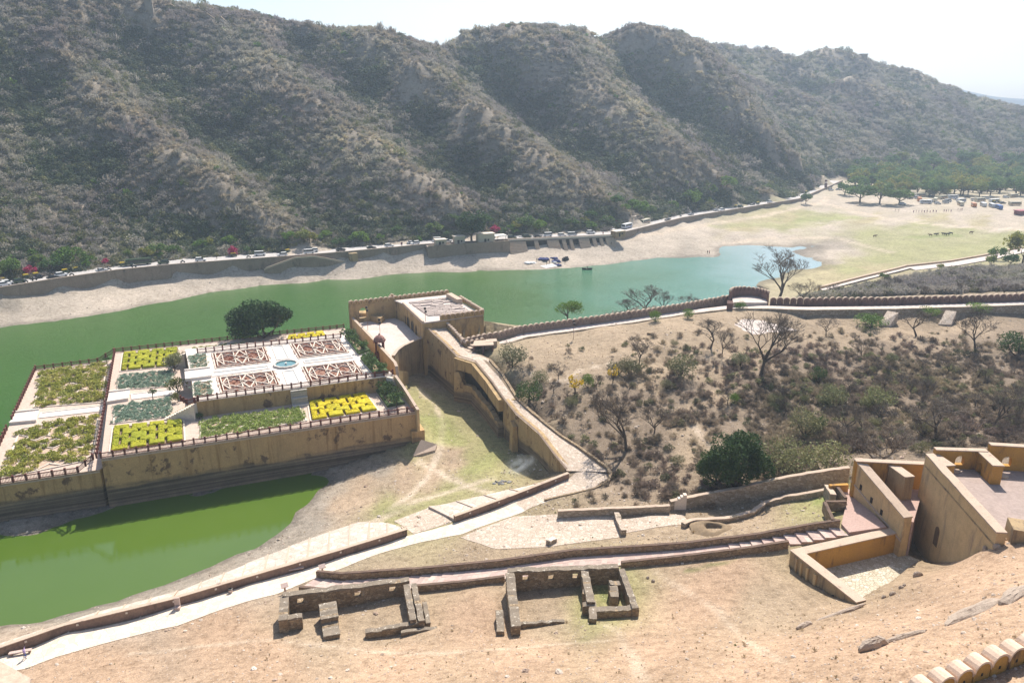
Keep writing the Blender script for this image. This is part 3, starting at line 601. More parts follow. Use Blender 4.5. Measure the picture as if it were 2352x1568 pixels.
# ---- railings: red sandstone posts with thin barred panels
_rp = {}
def railing(label, pts, sp=1.95, h=1.05, group='railings of the lake garden'):
    p0 = pts[0]; t = thing('garden_railing', p0, label, 'railing', group)
    for a, b in zip(pts[:-1], pts[1:]):
        L = math.dist(a[:2], b[:2]); n = max(1, round(L/sp)); dx, dy, dz = ((b[k]-a[k])/n for k in range(3))
        if 'post' not in _rp:
            m = MB().box(0, 0, 0, .3, .3, h+.12, m=0); m.box(0, 0, h+.12, .36, .36, .1, m=0); o = m.build('post', REDSTONE); _rp['post'] = o.data
            bpy.data.objects.remove(o)
        m = MB(); l = math.hypot(dx, dy); ang = math.atan2(dy, dx)
        def bar(s0, z0, s1, z1, th):
            v = []
            for s, zz in ((s0, z0), (s1, z0), (s1, z1), (s0, z1)):
                for k in (-th/2, th/2): v.append((dx*s - dy/l*k, dy*s + dx/l*k, zz + dz*s))
            m.add(v, [(0,2,4,6),(1,7,5,3),(0,1,3,2),(2,3,5,4),(4,5,7,6),(6,7,1,0)])
        bar(.07, h-.14, .93, h, .14); bar(.07, .08, .93, .2, .14)
        nb = 8
        for k in range(nb):
            s = .07 + .86*(k+.5)/nb; bar(s-.018, .2, s+.018, h-.14, .05)
        panel = m.build('railing_panel', REDSTONE, None); me = panel.data; bpy.data.objects.remove(panel)
        for i in range(n+1):
            loc = (a[0]+dx*i-p0[0], a[1]+dy*i-p0[1], a[2]+dz*i-p0[2])
            if i < n or b is pts[-1]:
                o = bpy.data.objects.new('post', _rp['post']); COL.objects.link(o); o.parent = t; o.location = loc; o.rotation_euler.z = ang
            if i < n:
                o = bpy.data.objects.new('railing_panel', me); COL.objects.link(o); o.parent = t; o.location = loc
    return t
def inset(a, b, z, d=.25):
    l = math.dist(a[:2], b[:2]); nx, ny = -(b[1]-a[1])/l*d, (b[0]-a[0])/l*d
    return [(a[0]+nx, a[1]+ny, z), (b[0]+nx, b[1]+ny, z)]
railing('dark red railing along the front edge of the middle garden terrace', inset(GM[0], GM[1], ZM))
railing('dark red railing stepping down along the front of the lowest garden terrace', [at(0,1111,ZL), at(180,1085,ZL), at(214,1056,ZM)])
railing('dark red railing on the lake side of the lowest garden terrace at the back', [at(82,850,ZL), at(225,832,ZL), at(262,810,ZM)])
railing('dark red railing at the lake end of the lowest garden terrace upper half', [at(82,849,ZL), at(28,966,ZL)])
railing('dark red railing at the lake end of the lowest garden terrace lower half', [at(16,988,ZL), at(-43,1116,ZL)])
railing('dark red railing above the dark step between lowest and middle terrace back half', [at(264,811,ZM), at(245,921,ZM)])
railing('dark red railing above the dark step between lowest and middle terrace front half', [at(242,932,ZM), at(222,1052,ZM)])
railing('dark red railing along the lake at the back of the middle terrace', [at(264,809,ZM), at(790,753,ZM)])
railing('dark red railing along the front edge of the raised marble terrace', [at(455,921,ZU), at(670,892,ZU), at(902,860,ZU)])
railing('dark red railing along the back edge of the raised marble terrace', [at(454,811,ZU), at(783,775,ZU)])
railing('short pale railing round the bay at the left corner of the marble terrace', [at(416,921,ZU), at(430,929,ZU), at(447,926,ZU), at(455,921,ZU)], 1.4)
# ---- planting
LEAF_YEL = Mleaf('golden_hedge_leaf', [(.60,.50,.015), (.68,.54,.02), (.54,.47,.02)], .2)
LEAF_YGR = Mleaf('yellow_green_hedge_leaf', [(.36,.36,.02), (.42,.40,.025), (.31,.33,.02)], .2)
LEAF_TEAL = Mleaf('blue_green_leaf', [(.29,.38,.28), (.33,.42,.32), (.25,.34,.25)], .15)
LEAF_GRN = Mleaf('mid_green_leaf', [(.32,.39,.10), (.36,.43,.13), (.27,.34,.09)], .2)
LEAF_OLV = Mleaf('olive_shrub_leaf', [(.36,.37,.07), (.42,.41,.08), (.28,.31,.06), (.45,.42,.11)], .2)
LEAF_RED = Mleaf('red_brown_leaf', [(.33,.12,.075), (.4,.16,.10), (.27,.09,.06)], .2)
LEAF_DK = Mleaf('dark_tree_leaf', [(.045,.085,.03), (.05,.095,.032), (.04,.075,.028)], .25)
LEAF_ORCH = Mleaf('orchard_leaf', [(.08,.13,.04), (.1,.16,.05), (.07,.11,.035)], .25)
LEAF_OAK = Mleaf('yellowing_leaf', [(.2,.19,.06), (.16,.17,.05)], .25)
BARK = M('grey_brown_bark', (.12, .095, .075), (.08, .063, .05), 3)
BARKL = M('pale_dry_twig', (.19, .155, .125), (.13, .105, .085), 3)
def leaves(n, shape, size, clump=0, flat=.4, rs=None):
    """n leaf-sized quads through a volume; shape(r)-> point (rng)"""
    r = rs or rng; v = np.empty((n, 4, 3)); P = shape(n, r)
    a = r.normal(size=(n, 3)); a /= np.linalg.norm(a, axis=1)[:, None]; b = r.normal(size=(n, 3)); b = np.cross(a, b); b /= np.linalg.norm(b, axis=1)[:, None]
    s = size*r.uniform(.6, 1.4, (n, 1))
    v[:, 0] = P - a*s; v[:, 1] = P + b*s*.6; v[:, 2] = P + a*s; v[:, 3] = P - b*s*.6
    return [tuple(p) for p in v.reshape(-1, 3)], [(4*i, 4*i+1, 4*i+2, 4*i+3) for i in range(n)]
def blob(rx, ry, rz, z0, k=9, cl=.45, seed=0, hollow=.35):
    """crown volume made of k overlapping clumps: uneven outline with gaps"""
    r = np.random.default_rng(seed); C = r.normal(size=(k, 3)); C /= np.linalg.norm(C, axis=1)[:, None]; C *= r.uniform(.45, .8, (k, 1)); C[:, 2] = np.abs(C[:, 2])*.9 - .25
    R = r.uniform(cl*.7, cl*1.3, k)
    def f(n, rr):
        i = rr.integers(0, k, n); d = rr.normal(size=(n, 3)); d /= np.linalg.norm(d, axis=1)[:, None]; t = rr.uniform(hollow, 1, (n, 1))**.6
        p = C[i] + d*R[i][:, None]*t; return p*np.array([rx, ry, rz]) + np.array([0, 0, z0])
    return f
def crown_mesh(name, n, shape, size, mat):
    v, f = leaves(n, shape, size); mb = MB(); mb.v = v; mb.f = f; mb.m = [0]*len(f); return mb
def cell_polys(nu, nv, gapu, gapv, wav=.22, seed=1):
    """interlocking bulged cells on the unit square, like paving of cut hedges"""
    r = random.Random(seed); out = []
    def hline(j, u):        # wavy line between rows
        if j in (0, nv): return j/nv
        return (j + wav*math.sin(u*nu*math.pi*2*.5 + j*math.pi) + .10*math.sin(u*nu*math.pi*4 + j))/nv
    for j in range(nv):
        off = .5 if j % 2 else 0.0
        k = -1
        while k < nu + 1:
            u0, u1 = (k + off)/nu, (k + 1 + off)/nu; k += 1
            u0, u1 = max(0, u0), min(1, u1)
            if u1 - u0 < .25/nu: continue
            u0 += gapu/2 + r.uniform(0, .1)*gapu; u1 -= gapu/2 + r.uniform(0, .1)*gapu
            us = [u0 + (u1-u0)*i/8 for i in range(9)]
            top = [(u, hline(j, u) + gapv/2) for u in us]; bot = [(u, hline(j+1, u) - gapv/2) for u in us[::-1]]
            top[0] = (top[0][0] + .06/nu, top[0][1]); top[-1] = (top[-1][0] - .06/nu, top[-1][1]); bot[0] = (bot[0][0] - .06/nu, bot[0][1]); bot[-1] = (bot[-1][0] + .06/nu, bot[-1][1])
            out.append(top + bot)
    return out
def hedge_block(q, poly, h, lift=.03):
    """clipped hedge: bulged top rows with a rough surface, closed body"""
    n = len(poly); cu = sum(p[0] for p in poly)/n; cv = sum(p[1] for p in poly)/n
    mb = MB(); rings = []
    for k, hz in ((.97, 0), (1.03, h*.6), (1.0, h*.9), (.85, h*1.03), (.5, h*1.06)):
        rings.append([q(cu+(u-cu)*k, cv+(v-cv)*k, lift + hz + (random.uniform(-.04, .04) if hz else 0)) for u, v in poly])
    v = [p for r_ in rings for p in r_]; f = []
    for i in range(len(rings)-1):
        for j in range(n): f.append((i*n+j, i*n+(j+1) % n, (i+1)*n+(j+1) % n, (i+1)*n+j)[::-1])
    v.append(q(cu, cv, lift + h*1.06)); L = (len(rings)-1)*n
    for j in range(n): f.append((L+(j+1) % n, L+j, len(v)-1))
    mb.add(v, f)
    # loose leaves proud of the clipped surface
    return mb
def bed(label, px4, z, soil, cat='flower bed', curb=True, group=None):
    q = quad(px4, z); t = thing('garden_bed', q.c, label, cat, group)
    MB().prism([q(0, 0), q(1, 0), q(1, 1), q(0, 1)], z-.05, z+.03).build('soil', soil, t)
    if curb:
        mb = MB(); du, dv = .3/q.w, .3/q.d
        for a in ((0, 0, 1, dv), (0, 1-dv, 1, 1), (0, dv, du, 1-dv), (1-du, dv, 1, 1-dv)): mb.prism(patch(q, *a), z, z+.2)
        mb.build('curb', STRIP, t)
    return t, q
def hedge_bed(label, px4, z, nu, nv, mat, h=.65, seed=1, leaf=.11):
    t, q = bed(label, px4, z, SOIL, group='beds of clipped interlocking hedges')
    for k, poly in enumerate(cell_polys(nu, nv, .16/q.w, .14/q.d, seed=seed)):
        poly = [(.02+.96*u, .02+.96*v) for u, v in poly]
        mb = hedge_block(q, poly, h*random.uniform(.92, 1.08))
        n = len(poly); us = [p[0] for p in poly]; vs_ = [p[1] for p in poly]
        def sh(m, r):
            o = np.empty((m, 3)); 
            for i in range(m):
                u = r.uniform(min(us), max(us)); v = min(vs_) + (max(vs_)-min(vs_))*r.uniform(.15, .85); p = q(u, v, h*1.02 + r.uniform(-.03, .07)); o[i] = p
            return o
        v_, f_ = leaves(110, sh, leaf); mb.add(v_, f_)
        mb.build('hedge', mat, t)
    return t
hedge_bed('yellow hedge bed in the back left corner of the middle terrace by the lake', [(280,813),(413,799),(408,841),(274,854)], ZM, 4, 6, LEAF_YGR, seed=1)
hedge_bed('yellow green hedge bed at the front left of the middle terrace', [(257,982),(424,966),(427,1014),(249,1042)], ZM, 4, 5, LEAF_YGR, seed=2)
hedge_bed('bright golden hedge bed at the front right of the middle terrace', [(705,926),(842,904),(872,944),(712,969)], ZM, 4, 5, LEAF_YEL, seed=3)
hedge_bed('narrow golden hedge bed behind the marble terrace beside the big dark tree', [(660,774),(745,763),(752,774),(655,787)], ZM, 4, 2, LEAF_YEL, seed=4)
def strip_mb(q, line, w_=.28, h=.22):
    pts = [q(u, v, h) for u, v in line]; return MB().wall(pts, w_, [q.z]*len(pts))
def lattice(nu, nv, seed=0, keep=1.0, zig=True):
    """zigzag stone lines that cross the bed"""
    r = random.Random(seed); L = []
    for j in range(nv):
        v0 = (j + .5)/nv; line = []
        for i in range(2*nu+1):
            line.append((i/(2*nu), v0 + (.28 if (i//1) % 2 else -.28)/nv*(1 if j % 2 else -1)))
        L.append(line)
    out = []
    for l in L:
        k = 0
        while k < len(l)-1:
            m = r.randint(2, 5); seg = l[k:k+m+1]
            if len(seg) > 1 and r.random() < keep: out.append(seg)
            k += m
    for i in range(nu):
        for j in range(nv-1):
            if r.random() < keep*.7:
                u = (i + .5)/nu; out.append([(u, (j+.5)/nv+.2/nv), (u + r.choice((-.12, .12))/nu, (j+1)/nv), (u, (j+1.5)/nv-.2/nv)])
    return out
def tuft_proto(name, mat, n, size, seed, rx=1, ry=1, rz=.8, k=6):
    o = crown_mesh(name, n, blob(rx, ry, rz, rz*.45, k=k, seed=seed), size, mat).build(name, mat, None, (0, 0, 0)); me = o.data; bpy.data.objects.remove(o); return me
def scatter_parts(t, q, mesh_list, name, spots, z, s0, s1):
    for u, v in spots:
        o = bpy.data.objects.new(name, random.choice(mesh_list)); COL.objects.link(o); o.parent = t
        p = q(u, v); o.location = (p[0]-t.location[0], p[1]-t.location[1], p[2]-t.location[2])
        s = random.uniform(s0, s1); o.scale = (s*random.uniform(.85, 1.2), s, s*random.uniform(.7, 1.0)); o.rotation_euler.z = random.uniform(0, 6.28)
def jspots(nu, nv, keep=1.0, seed=0, jit=.4):
    r = random.Random(seed); return [((i+.5+r.uniform(-jit, jit))/nu, (j+.5+r.uniform(-jit, jit))/nv) for j in range(nv) for i in range(nu) if r.random() < keep]
def shaggy_bed(label, px4, z, mat, nu, nv, lat, seed, s0, s1, soil=SOILPALE, n=300, size=.125, keep=.9, name='low_shrub', latkeep=.9):
    t, q = bed(label, px4, z, soil, group='shaggy beds laced with pale stone strips')
    for l in lattice(*lat, seed=seed, keep=latkeep): strip_mb(q, [(min(.98, max(.02, u)), min(.97, max(.03, v))) for u, v in l]).build('stone_strip', STRIP, t)
    ml = [tuft_proto(name, mat, n, size, seed*10+k) for k in range(3)]
    scatter_parts(t, q, ml, name, [(min(.97, max(.03, u)), min(.96, max(.04, v))) for u, v in jspots(nu, nv, keep, seed)], z, s0, s1)
    return t, q
shaggy_bed('shaggy olive bed on the back half of the lowest terrace', [(96,852),(246,834),(236,925),(76,937)], ZL, LEAF_OLV, 12, 10, (4, 7), 1, .95, 1.55, keep=.88, latkeep=.75)
shaggy_bed('shaggy olive bed on the front half of the lowest terrace nearest the pond', [(46,985),(228,954),(214,1056),(2,1100)], ZL, LEAF_OLV, 11, 9, (4, 8), 2, .95, 1.5, keep=.78)
shaggy_bed('blue green bed next to the back yellow hedges on the middle terrace', [(272,863),(398,850),(396,888),(268,897)], ZM, LEAF_TEAL, 13, 9, (3, 4), 3, .7, 1.0, n=200, size=.13, name='blue_green_shrub')
shaggy_bed('blue green bed in front of the marble walk on the middle terrace', [(263,933),(398,912),(390,958),(259,974)], ZM, LEAF_TEAL, 13, 10, (3, 4), 4, .7, 1.0, n=200, size=.13, name='blue_green_shrub')
shaggy_bed('long mid green bed under the raised terrace wall', [(459,966),(690,936),(706,967),(459,1009)], ZM, LEAF_GRN, 20, 9, (7, 5), 5, .8, 1.1, n=190, size=.13, name='green_shrub')
shaggy_bed('narrow green bed behind the marble terrace by the lake railing', [(438,800),(560,786),(560,795),(436,811)], ZM, LEAF_GRN, 14, 3, (5, 2), 6, .6, .9, n=90, name='green_shrub')
shaggy_bed('small dark green bed at the back left of the marble terrace', [(436,817),(476,814),(480,843),(438,847)], ZU, LEAF_TEAL, 4, 6, (1, 2), 7, .7, 1.0, soil=SOIL, n=140, name='dark_shrub')
shaggy_bed('small dark green bed at the front left of the marble terrace', [(441,880),(484,875),(491,908),(444,914)], ZU, LEAF_TEAL, 4, 6, (1, 2), 8, .7, 1.0, soil=SOIL, n=140, name='dark_shrub')
# ---- the four star beds with red plants
def star_lines():
    L = []; nx, ny = 2, 1
    def pt(x, y): return (.06 + .88*x, .08 + .84*y)
    L.append([pt(0, 0), pt(1, 0), pt(1, 1), pt(0, 1), pt(0, 0)])
    for cx in (.25, .75):
        R = .24; P = [(cx + R*math.cos(math.radians(a)), .5 + R*2.0*math.sin(math.radians(a))) for a in range(0, 360, 60)]
        P = [(x, min(1, max(0, y))) for x, y in P]
        L.append([pt(*P[0]), pt(*P[2]), pt(*P[4]), pt(*P[0])]); L.append([pt(*P[1]), pt(*P[3]), pt(*P[5]), pt(*P[1])])
    L += [[pt(.5, 0), pt(.36, .5), pt(.5, 1)], [pt(.5, 0), pt(.64, .5), pt(.5, 1)], [pt(0, .5), pt(.13, .93)], [pt(0, .5), pt(.13, .07)], [pt(1, .5), pt(.87, .93)], [pt(1, .5), pt(.87, .07)]]
    return L
RT = [tuft_proto('red_plant', LEAF_RED, 120, .11, 60+k, 1, 1, .6, 5) for k in range(3)]
for lb, p4, kp in (('star patterned bed of red plants at the back left of the pool', [(486,812),(609,797),(623,832),(494,847)], .62), ('star patterned bed of red plants at the front left of the pool', [(497,867),(630,851),(645,886),(507,904)], .42), ('star patterned bed of red plants at the back right of the pool', [(665,790),(778,779),(801,810),(685,824)], .6), ('star patterned bed of red plants at the front right of the pool', [(692,843),(815,829),(837,860),(711,882)], .5)):
    t, q = bed(lb, p4, ZU, SOILRED, group='star patterned beds round the pool')
    for l in star_lines(): strip_mb(q, l, .26, .34).build('stone_strip', STRIP, t)
    sp = [(u, v) for u, v in jspots(20, 12, 1, int(kp*100)) if random.random() < kp*1.05 or min(u, 1-u, v*.6, (1-v)*.6) < .05]
    scatter_parts(t, q, RT, 'red_plant', [(min(.98, max(.02, u)), min(.97, max(.03, v))) for u, v in sp], ZU, .45, .66)
# ---- marble: water channels, pool, plazas
def channel(label, px4, z, mat=MARBLE_GREY):
    q = quad(px4, z); t = thing('water_channel', q.c, label, 'water channel', 'marble channels of the garden')
    du, dv = .35/q.w, .35/q.d
    MB().prism(patch(q, du, dv, 1-du, 1-dv), z, z+.03).build('channel_floor', mat, t)
    mb = MB()
    for a in ((0, 0, 1, dv), (0, 1-dv, 1, 1), (0, dv, du, 1-dv), (1-du, dv, 1, 1-dv)): mb.prism(patch(q, *a), z, z+.16)
    mb.build('rim', MARBLE, t)
    return t
channel('grey marble channel running back from the lobed pool', [(623,795),(651,793),(666,824),(636,828)], ZU)
channel('grey marble channel running forward from the lobed pool to the railing', [(648,853),(677,849),(692,880),(660,885)], ZU)
channel('grey marble channel running left from the lobed pool', [(486,855),(618,840),(620,847),(487,866)], ZU)
channel('grey marble channel running right from the lobed pool', [(696,829),(808,816),(812,822),(699,835)], ZU)
channel('pale channel along the axis of the middle terrace', [(300,905),(404,893),(412,905),(302,918)], ZM, MARBLE)
channel('pale channel along the axis of the lowest terrace', [(93,948),(243,930),(240,944),(88,961)], ZL, MARBLE)
def plaza(label, px4, z, h=.35):
    q = quad(px4, z); t = thing('marble_platform', q.c, label, 'platform', 'white marble platforms on the garden axis')
    MB().prism(patch(q, 0, 0, 1, 1), z, z+h).build('platform_top', MARBLE, t)
    for v0, v1 in ((0, .07), (.93, 1)): MB().prism(patch(q, .0, v0, 1, v1), z+h, z+h+.3).build('low_kerb', MARBLE, t)
    return t
plaza('white marble platform at the left end of the raised terrace', [(424,854),(483,847),(486,868),(426,876)], ZU)
plaza('white marble platform at the left end of the middle terrace axis', [(251,903),(300,897),(295,920),(246,928)], ZM)
plaza('white marble platform at the lake end of the lowest terrace', [(31,950),(91,943),(84,970),(22,976)], ZL)
pc = at(657,838,ZU); t = thing('lobed_pool', pc, 'lobed marble pool of blue water in the middle of the raised terrace', 'pool')
def lobes(r): return [(pc[0]+r*(1+.06*abs(math.sin(a*6)))*math.cos(a), pc[1]+r*(1+.06*abs(math.sin(a*6)))*math.sin(a)) for a in [2*math.pi*i/72 for i in range(72)]]
mb = MB(); A_, B_ = lobes(2.25), lobes(2.75)
v = [(x, y, ZU) for x, y in B_] + [(x, y, ZU+.45) for x, y in B_] + [(x, y, ZU+.45) for x, y in A_] + [(x, y, ZU+.02) for x, y in A_]
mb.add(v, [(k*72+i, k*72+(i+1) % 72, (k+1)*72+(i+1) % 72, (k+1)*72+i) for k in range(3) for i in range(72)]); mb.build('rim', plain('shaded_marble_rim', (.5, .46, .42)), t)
pw, pnt, pb = newmat('blue_pool_water'); pb.inputs['Base Color'].default_value = (.10, .22, .24, 1); pb.inputs['Roughness'].default_value = .08; pb.inputs['Specular IOR Level'].default_value = .5
MB().prism(A_, ZU+.04, ZU+.2).build('pool_water', pw, t)
MB().lathe(pc[0], pc[1], [(.25, ZU+.2), (.12, ZU+.5), (.3, ZU+.6)], 8).build('fountain', MARBLE, t)
# ---- niche screen below the raised terrace railing
q0, q1 = at(667,896,ZU), at(704,891,ZU); dx, dy = q1[0]-q0[0], q1[1]-q0[1]; l = math.hypot(dx, dy); nx, ny = dy/l, -dx/l
t = thing('niche_screen', (q0[0], q0[1], ZM), 'white marble screen of small niches below the raised terrace railing', 'screen')
SCR = plain('grey_white_marble', (.5, .47, .43))
for k, (zz, hh, pr) in enumerate(((ZM, 1.8, .9), (ZM+1.8, 1.6, .4))):
    mb = MB(); nn = 12; nr = 3
    def bx(s0, s1, z0, z1, d):
        p = [(q0[0]+dx*s0, q0[1]+dy*s0), (q0[0]+dx*s1, q0[1]+dy*s1)]; mb.prism([p[0], p[1], (p[1][0]+nx*d, p[1][1]+ny*d), (p[0][0]+nx*d, p[0][1]+ny*d)], z0, z1)
    bx(0, 1, zz, zz+hh-.02, pr-.2)
    for i in range(nn+1): bx(i/nn*.97, i/nn*.97+.03, zz, zz+hh-.05, pr)
    for j in range(nr+1): bx(0, 1, zz+hh*j/nr*.93, zz+hh*j/nr*.93+.13, pr+.004)
    mb.build('niche_tier', SCR, t)
MB().prism([at(672,933,ZM)[:2], at(716,926,ZM)[:2], at(718,930,ZM)[:2], at(673,937,ZM)[:2]], ZM, ZM+.4).build('basin_kerb', MARBLE, t)
# ---- triangular stair flanks left of the raised terrace, stair on the right
for lb, a, b in (('sloping stair flank between the two blue green and yellow beds', (452,921), (385,957)), ('sloping stair flank at the back left of the marble terrace', (428,806), (372,832))):
    A_ = at(*a, ZU); B_ = at(*b, ZM); t = thing('stair_flank', (B_[0], B_[1], ZM), lb, 'stair', 'garden stairs')
    n = 12; pts = [(A_[0]+(B_[0]-A_[0])*i/n, A_[1]+(B_[1]-A_[1])*i/n, ZU+(ZM+.2-ZU)*i/n) for i in range(n+1)]
    MB().wall(pts, .5, [ZM]*(n+1)).build('flank_wall', GARDENWALL, t)
    for i in range(n):
        p, r_ = pts[i], pts[i+1]; ang = math.atan2(r_[1]-p[1], r_[0]-p[0])
        MB().box((p[0]+r_[0])/2 - math.sin(ang)*-1.0, (p[1]+r_[1])/2 + math.cos(ang)*-1.0*-1, ZM, math.dist(p[:2], r_[:2]), 1.5, p[2]-ZM-.25, ang).build('step', STRIP, t)
# right boundary wall with stair beside it
RW = [at(793,752,ZU), at(905,862,ZU+.3), at(925,890,ZU-1.0), at(957,941,ZM+.9)]
t = thing('garden_side_wall', (RW[2][0], RW[2][1], ZM), 'sloping right hand boundary wall of the garden beside the stair', 'wall')
pts = resample([(p[0]+.3, p[1], p[2]) for p in RW[1:]], 1.5); MB().wall(pts, .5, [ZM-4]*len(pts)).build('wall', TANB, t); 
MB().wall([(p[0], p[1], p[2]+.08) for p in pts], .6, [p[2] for p in pts]).build('coping', CAP, t)
t = thing('garden_stair', at(905,880,ZM), 'narrow stair down the right side from the marble terrace', 'stair', 'garden stairs')
for i in range(13):
    f = i/12; c = lerp(at(898,866,ZU), at(911,905,ZM), f); MB().box(c[0]-.2, c[1], ZM, 1.6, .75, max(.15, (ZU-ZM)*(1-f)), math.radians(-23)).build('step', STRIP, t)
# ================================================================ BATTLEMENTS, PAVILION, RAMP, WALLS
def merlon_mesh(w_=1.55, h=1.75, th=.5, hole=True, n=8, cap=CAP, body=TAN):
    """round-headed merlon with a thicker capping and a loophole"""
    key = (w_, h, th, hole, cap.name, body.name)
    if key in _mm: return _mm[key]
    def outline(ww, z0, hh): 
        s = h - ww*.42; return [(-ww/2, z0), (ww/2, z0)] + [(ww/2*math.cos(math.pi*i/n), s + (hh)*math.sin(math.pi*i/n)) for i in range(n+1)]
    mb = MB(); O = outline(w_*.94, 0, w_*.42); k = len(O)
    v = [(x, -th/2, z) for x, z in O] + [(x, th/2, z) for x, z in O]
    f = [tuple(range(k)), tuple(range(2*k-1, k-1, -1))] + [(i, i+k, (i+1) % k + k, (i+1) % k) for i in range(k)]
    mb.add(v, f, 0)
    # capping band over the round head
    s = h - w_*.42; a = [(w_/2*math.cos(math.pi*i/n), s + w_*.44*math.sin(math.pi*i/n)) for i in range(n+1)]; b = [(x*.93, z-.12) for x, z in a]
    t2 = th/2+.09; v = []
    for (x, z), (x2, z2) in zip(a, b): v += [(x, -t2, z+.07), (x, t2, z+.07), (x2, t2, z2), (x2, -t2, z2)]
    f = []
    for i in range(n):
        p, q = 4*i, 4*i+4; f += [(p, q, q+1, p+1), (p+1, q+1, q+2, p+2), (p+3, q+3, q, p), (p+2, q+2, q+3, p+3)]
    f += [(0, 1, 2, 3), (4*n+3, 4*n+2, 4*n+1, 4*n)]
    mb.add(v, f, 1)
    if hole:
        for y in (-th/2-.012, th/2+.012): mb.box(0, y, h*.38, .2, .02, .28, m=2)
    o = mb.build('merlon', [body, cap, DARK]); _mm[key] = o.data; bpy.data.objects.remove(o); return _mm[key]
_mm = {}
def battlement(label, pts, sp=1.62, zb=None, group='battlements round the courtyard and hill', foot=.5, body=TAN, cap=CAP, h=1.75, th=.5, holes=True, base_name='wall_base', curve=False, wall=True):
    p0 = pts[0]; t = thing('battlement_wall', p0, label, 'battlement', group)
    P = resample(pts, sp); 
    L = sum(math.dist(a[:2], b[:2]) for a, b in zip(pts[:-1], pts[1:])); n = max(2, round(L/sp)); P = resample_n(pts, n+1)
    if wall:
        zbl = [p[2]-foot-3 for p in P] if zb is None else [zb]*len(P)
        MB().wall([(p[0], p[1], p[2]) for p in P], th+.08, zbl).build(base_name, body, t)
    me = merlon_mesh(sp, h, th, holes, cap=cap, body=body)
    for a, b in zip(P[:-1], P[1:]):
        o = bpy.data.objects.new('merlon', me); COL.objects.link(o); o.parent = t
        c = lerp(a, b, .5); o.location = (c[0]-p0[0], c[1]-p0[1], c[2]-p0[2]-.02 + random.uniform(-.03, .03)); o.rotation_euler = (0, random.uniform(-.015, .015), math.atan2(b[1]-a[1], b[0]-a[0])); s = random.uniform(.96, 1.03); o.scale = (s, 1, s)
    return t
# long battlement above the hillside walk
WB = [(p[0], p[1], p[2]) for p in [at(x, y, z) for x, y, z in WALK]]
WBK = offset_line([(p[0], p[1], p[2]) for p in WB], 2.2)
battlement('long battlement climbing beside the hillside walk from the courtyard gate to the round bastion', [(p[0], p[1], p[2]+.45) for p in WBK[:9]] + [at(1675,690,16.2)], body=M('mauve_weathered_plaster', (.34, .25, .19), (.26, .19, .15), .5, stain=(.12, .08, .07), st_scale=(.6, .6, .3)), zb=2)
RSTAIN = M('dark_red_weathered_plaster', (.26, .155, .125), (.19, .115, .095), .5, stain=(.09, .06, .055), st_scale=(.5, .5, .3), st_lo=.5)
battlement('long dark battlement running right from the round bastion to the picture edge', [at(1768,698,16.6), at(1851,698,17.3), at(2035,697,17.6), at(2200,693,17.9), at(2352,688,18.4), at(2480,684,18.8)], sp=1.78, body=RSTAIN, h=1.9, zb=3)
# round bastion
bast = [at(1676,677,18.4), at(1682,672,18.4), at(1700,669.5,18.4), at(1722,670,18.4), at(1745,673,18.4), at(1765,680,18.4)]
t = battlement('rounded bastion parapet standing out from the long battlement below the big bare tree', bast, sp=1.35, body=RSTAIN, zb=3, h=1.6)
mb = MB(); fl = [at(1682,686,16.9), at(1704,683,16.9), at(1730,682,16.9), at(1758,686,16.9), at(1762,697,16.9), at(1683,697,16.9)]
mb.prism(fl, 8, 17.2); mb.build('bastion_floor', COURT, t)
MB().wall([at(1677,697,17.6), at(1677,690,18.2)], 1.6, [8, 8]).build('end_pier', RSTAIN, t)
# the walk itself and its outer kerb wall
def ribbon(mb, L, R, n, dz=.06, drape=True, cross=4, m=0):
    A_ = resample_n(L, n); B_ = resample_n(R, n); rows = []
    for a, b in zip(A_, B_):
        row = [lerp(a, b, j/cross) for j in range(cross+1)]
        rows.append(row)
    if drape:
        flat = [p for r in rows for p in r]; zz = gz([p[0] for p in flat], [p[1] for p in flat]); k = 0; out = []
        for r in rows:
            out.append([(p[0], p[1], zz[k+i]+dz) for i, p in enumerate(r)]); k += len(r)
        rows = out
    else: rows = [[(p[0], p[1], p[2]+dz) for p in r] for r in rows]
    return mb.grid(rows, m)
W2 = offset_line(WB, -1.6)
mb = MB(); ribbon(mb, [(p[0], p[1], p[2]) for p in offset_line(WB, 2.0)], [(p[0], p[1], p[2]) for p in W2], 90, 0.0, False); tag(mb.build('hill_walk', COURT), kind='structure')
pts = resample([(p[0], p[1], p[2]+.12) for p in W2], 2.0)
tag(MB().wall(pts, .55, [p[2]-4.5 for p in pts], jit=.05).build('retaining_wall', RUBLIGHT, None, pts[0]), 'low rubble retaining wall along the near side of the hillside walk', 'wall')
for (a, b, c, d), lb in ((((2038,714),(2064,719),(2044,747),(2018,746)), 'left sloping stone slab leaning down from the hillside walk'), (((2172,713),(2197,716),(2185,746),(2155,745)), 'right sloping stone slab leaning down from the hillside walk')):
    P = [at(*a, 17.2), at(*b, 17.2), at(*c, 14.6), at(*d, 14.6)]
    mb = MB(); mb.add([(p[0], p[1], p[2]+.1) for p in P] + [(p[0], p[1], p[2]-2.5) for p in P], [(3,2,1,0), (0,1,5,4), (1,2,6,5), (2,3,7,6), (3,0,4,7)])
    tag(mb.build('leaning_slab', COBBLE, None, P[3]), lb, 'slab', 'stone slabs below the hillside walk')
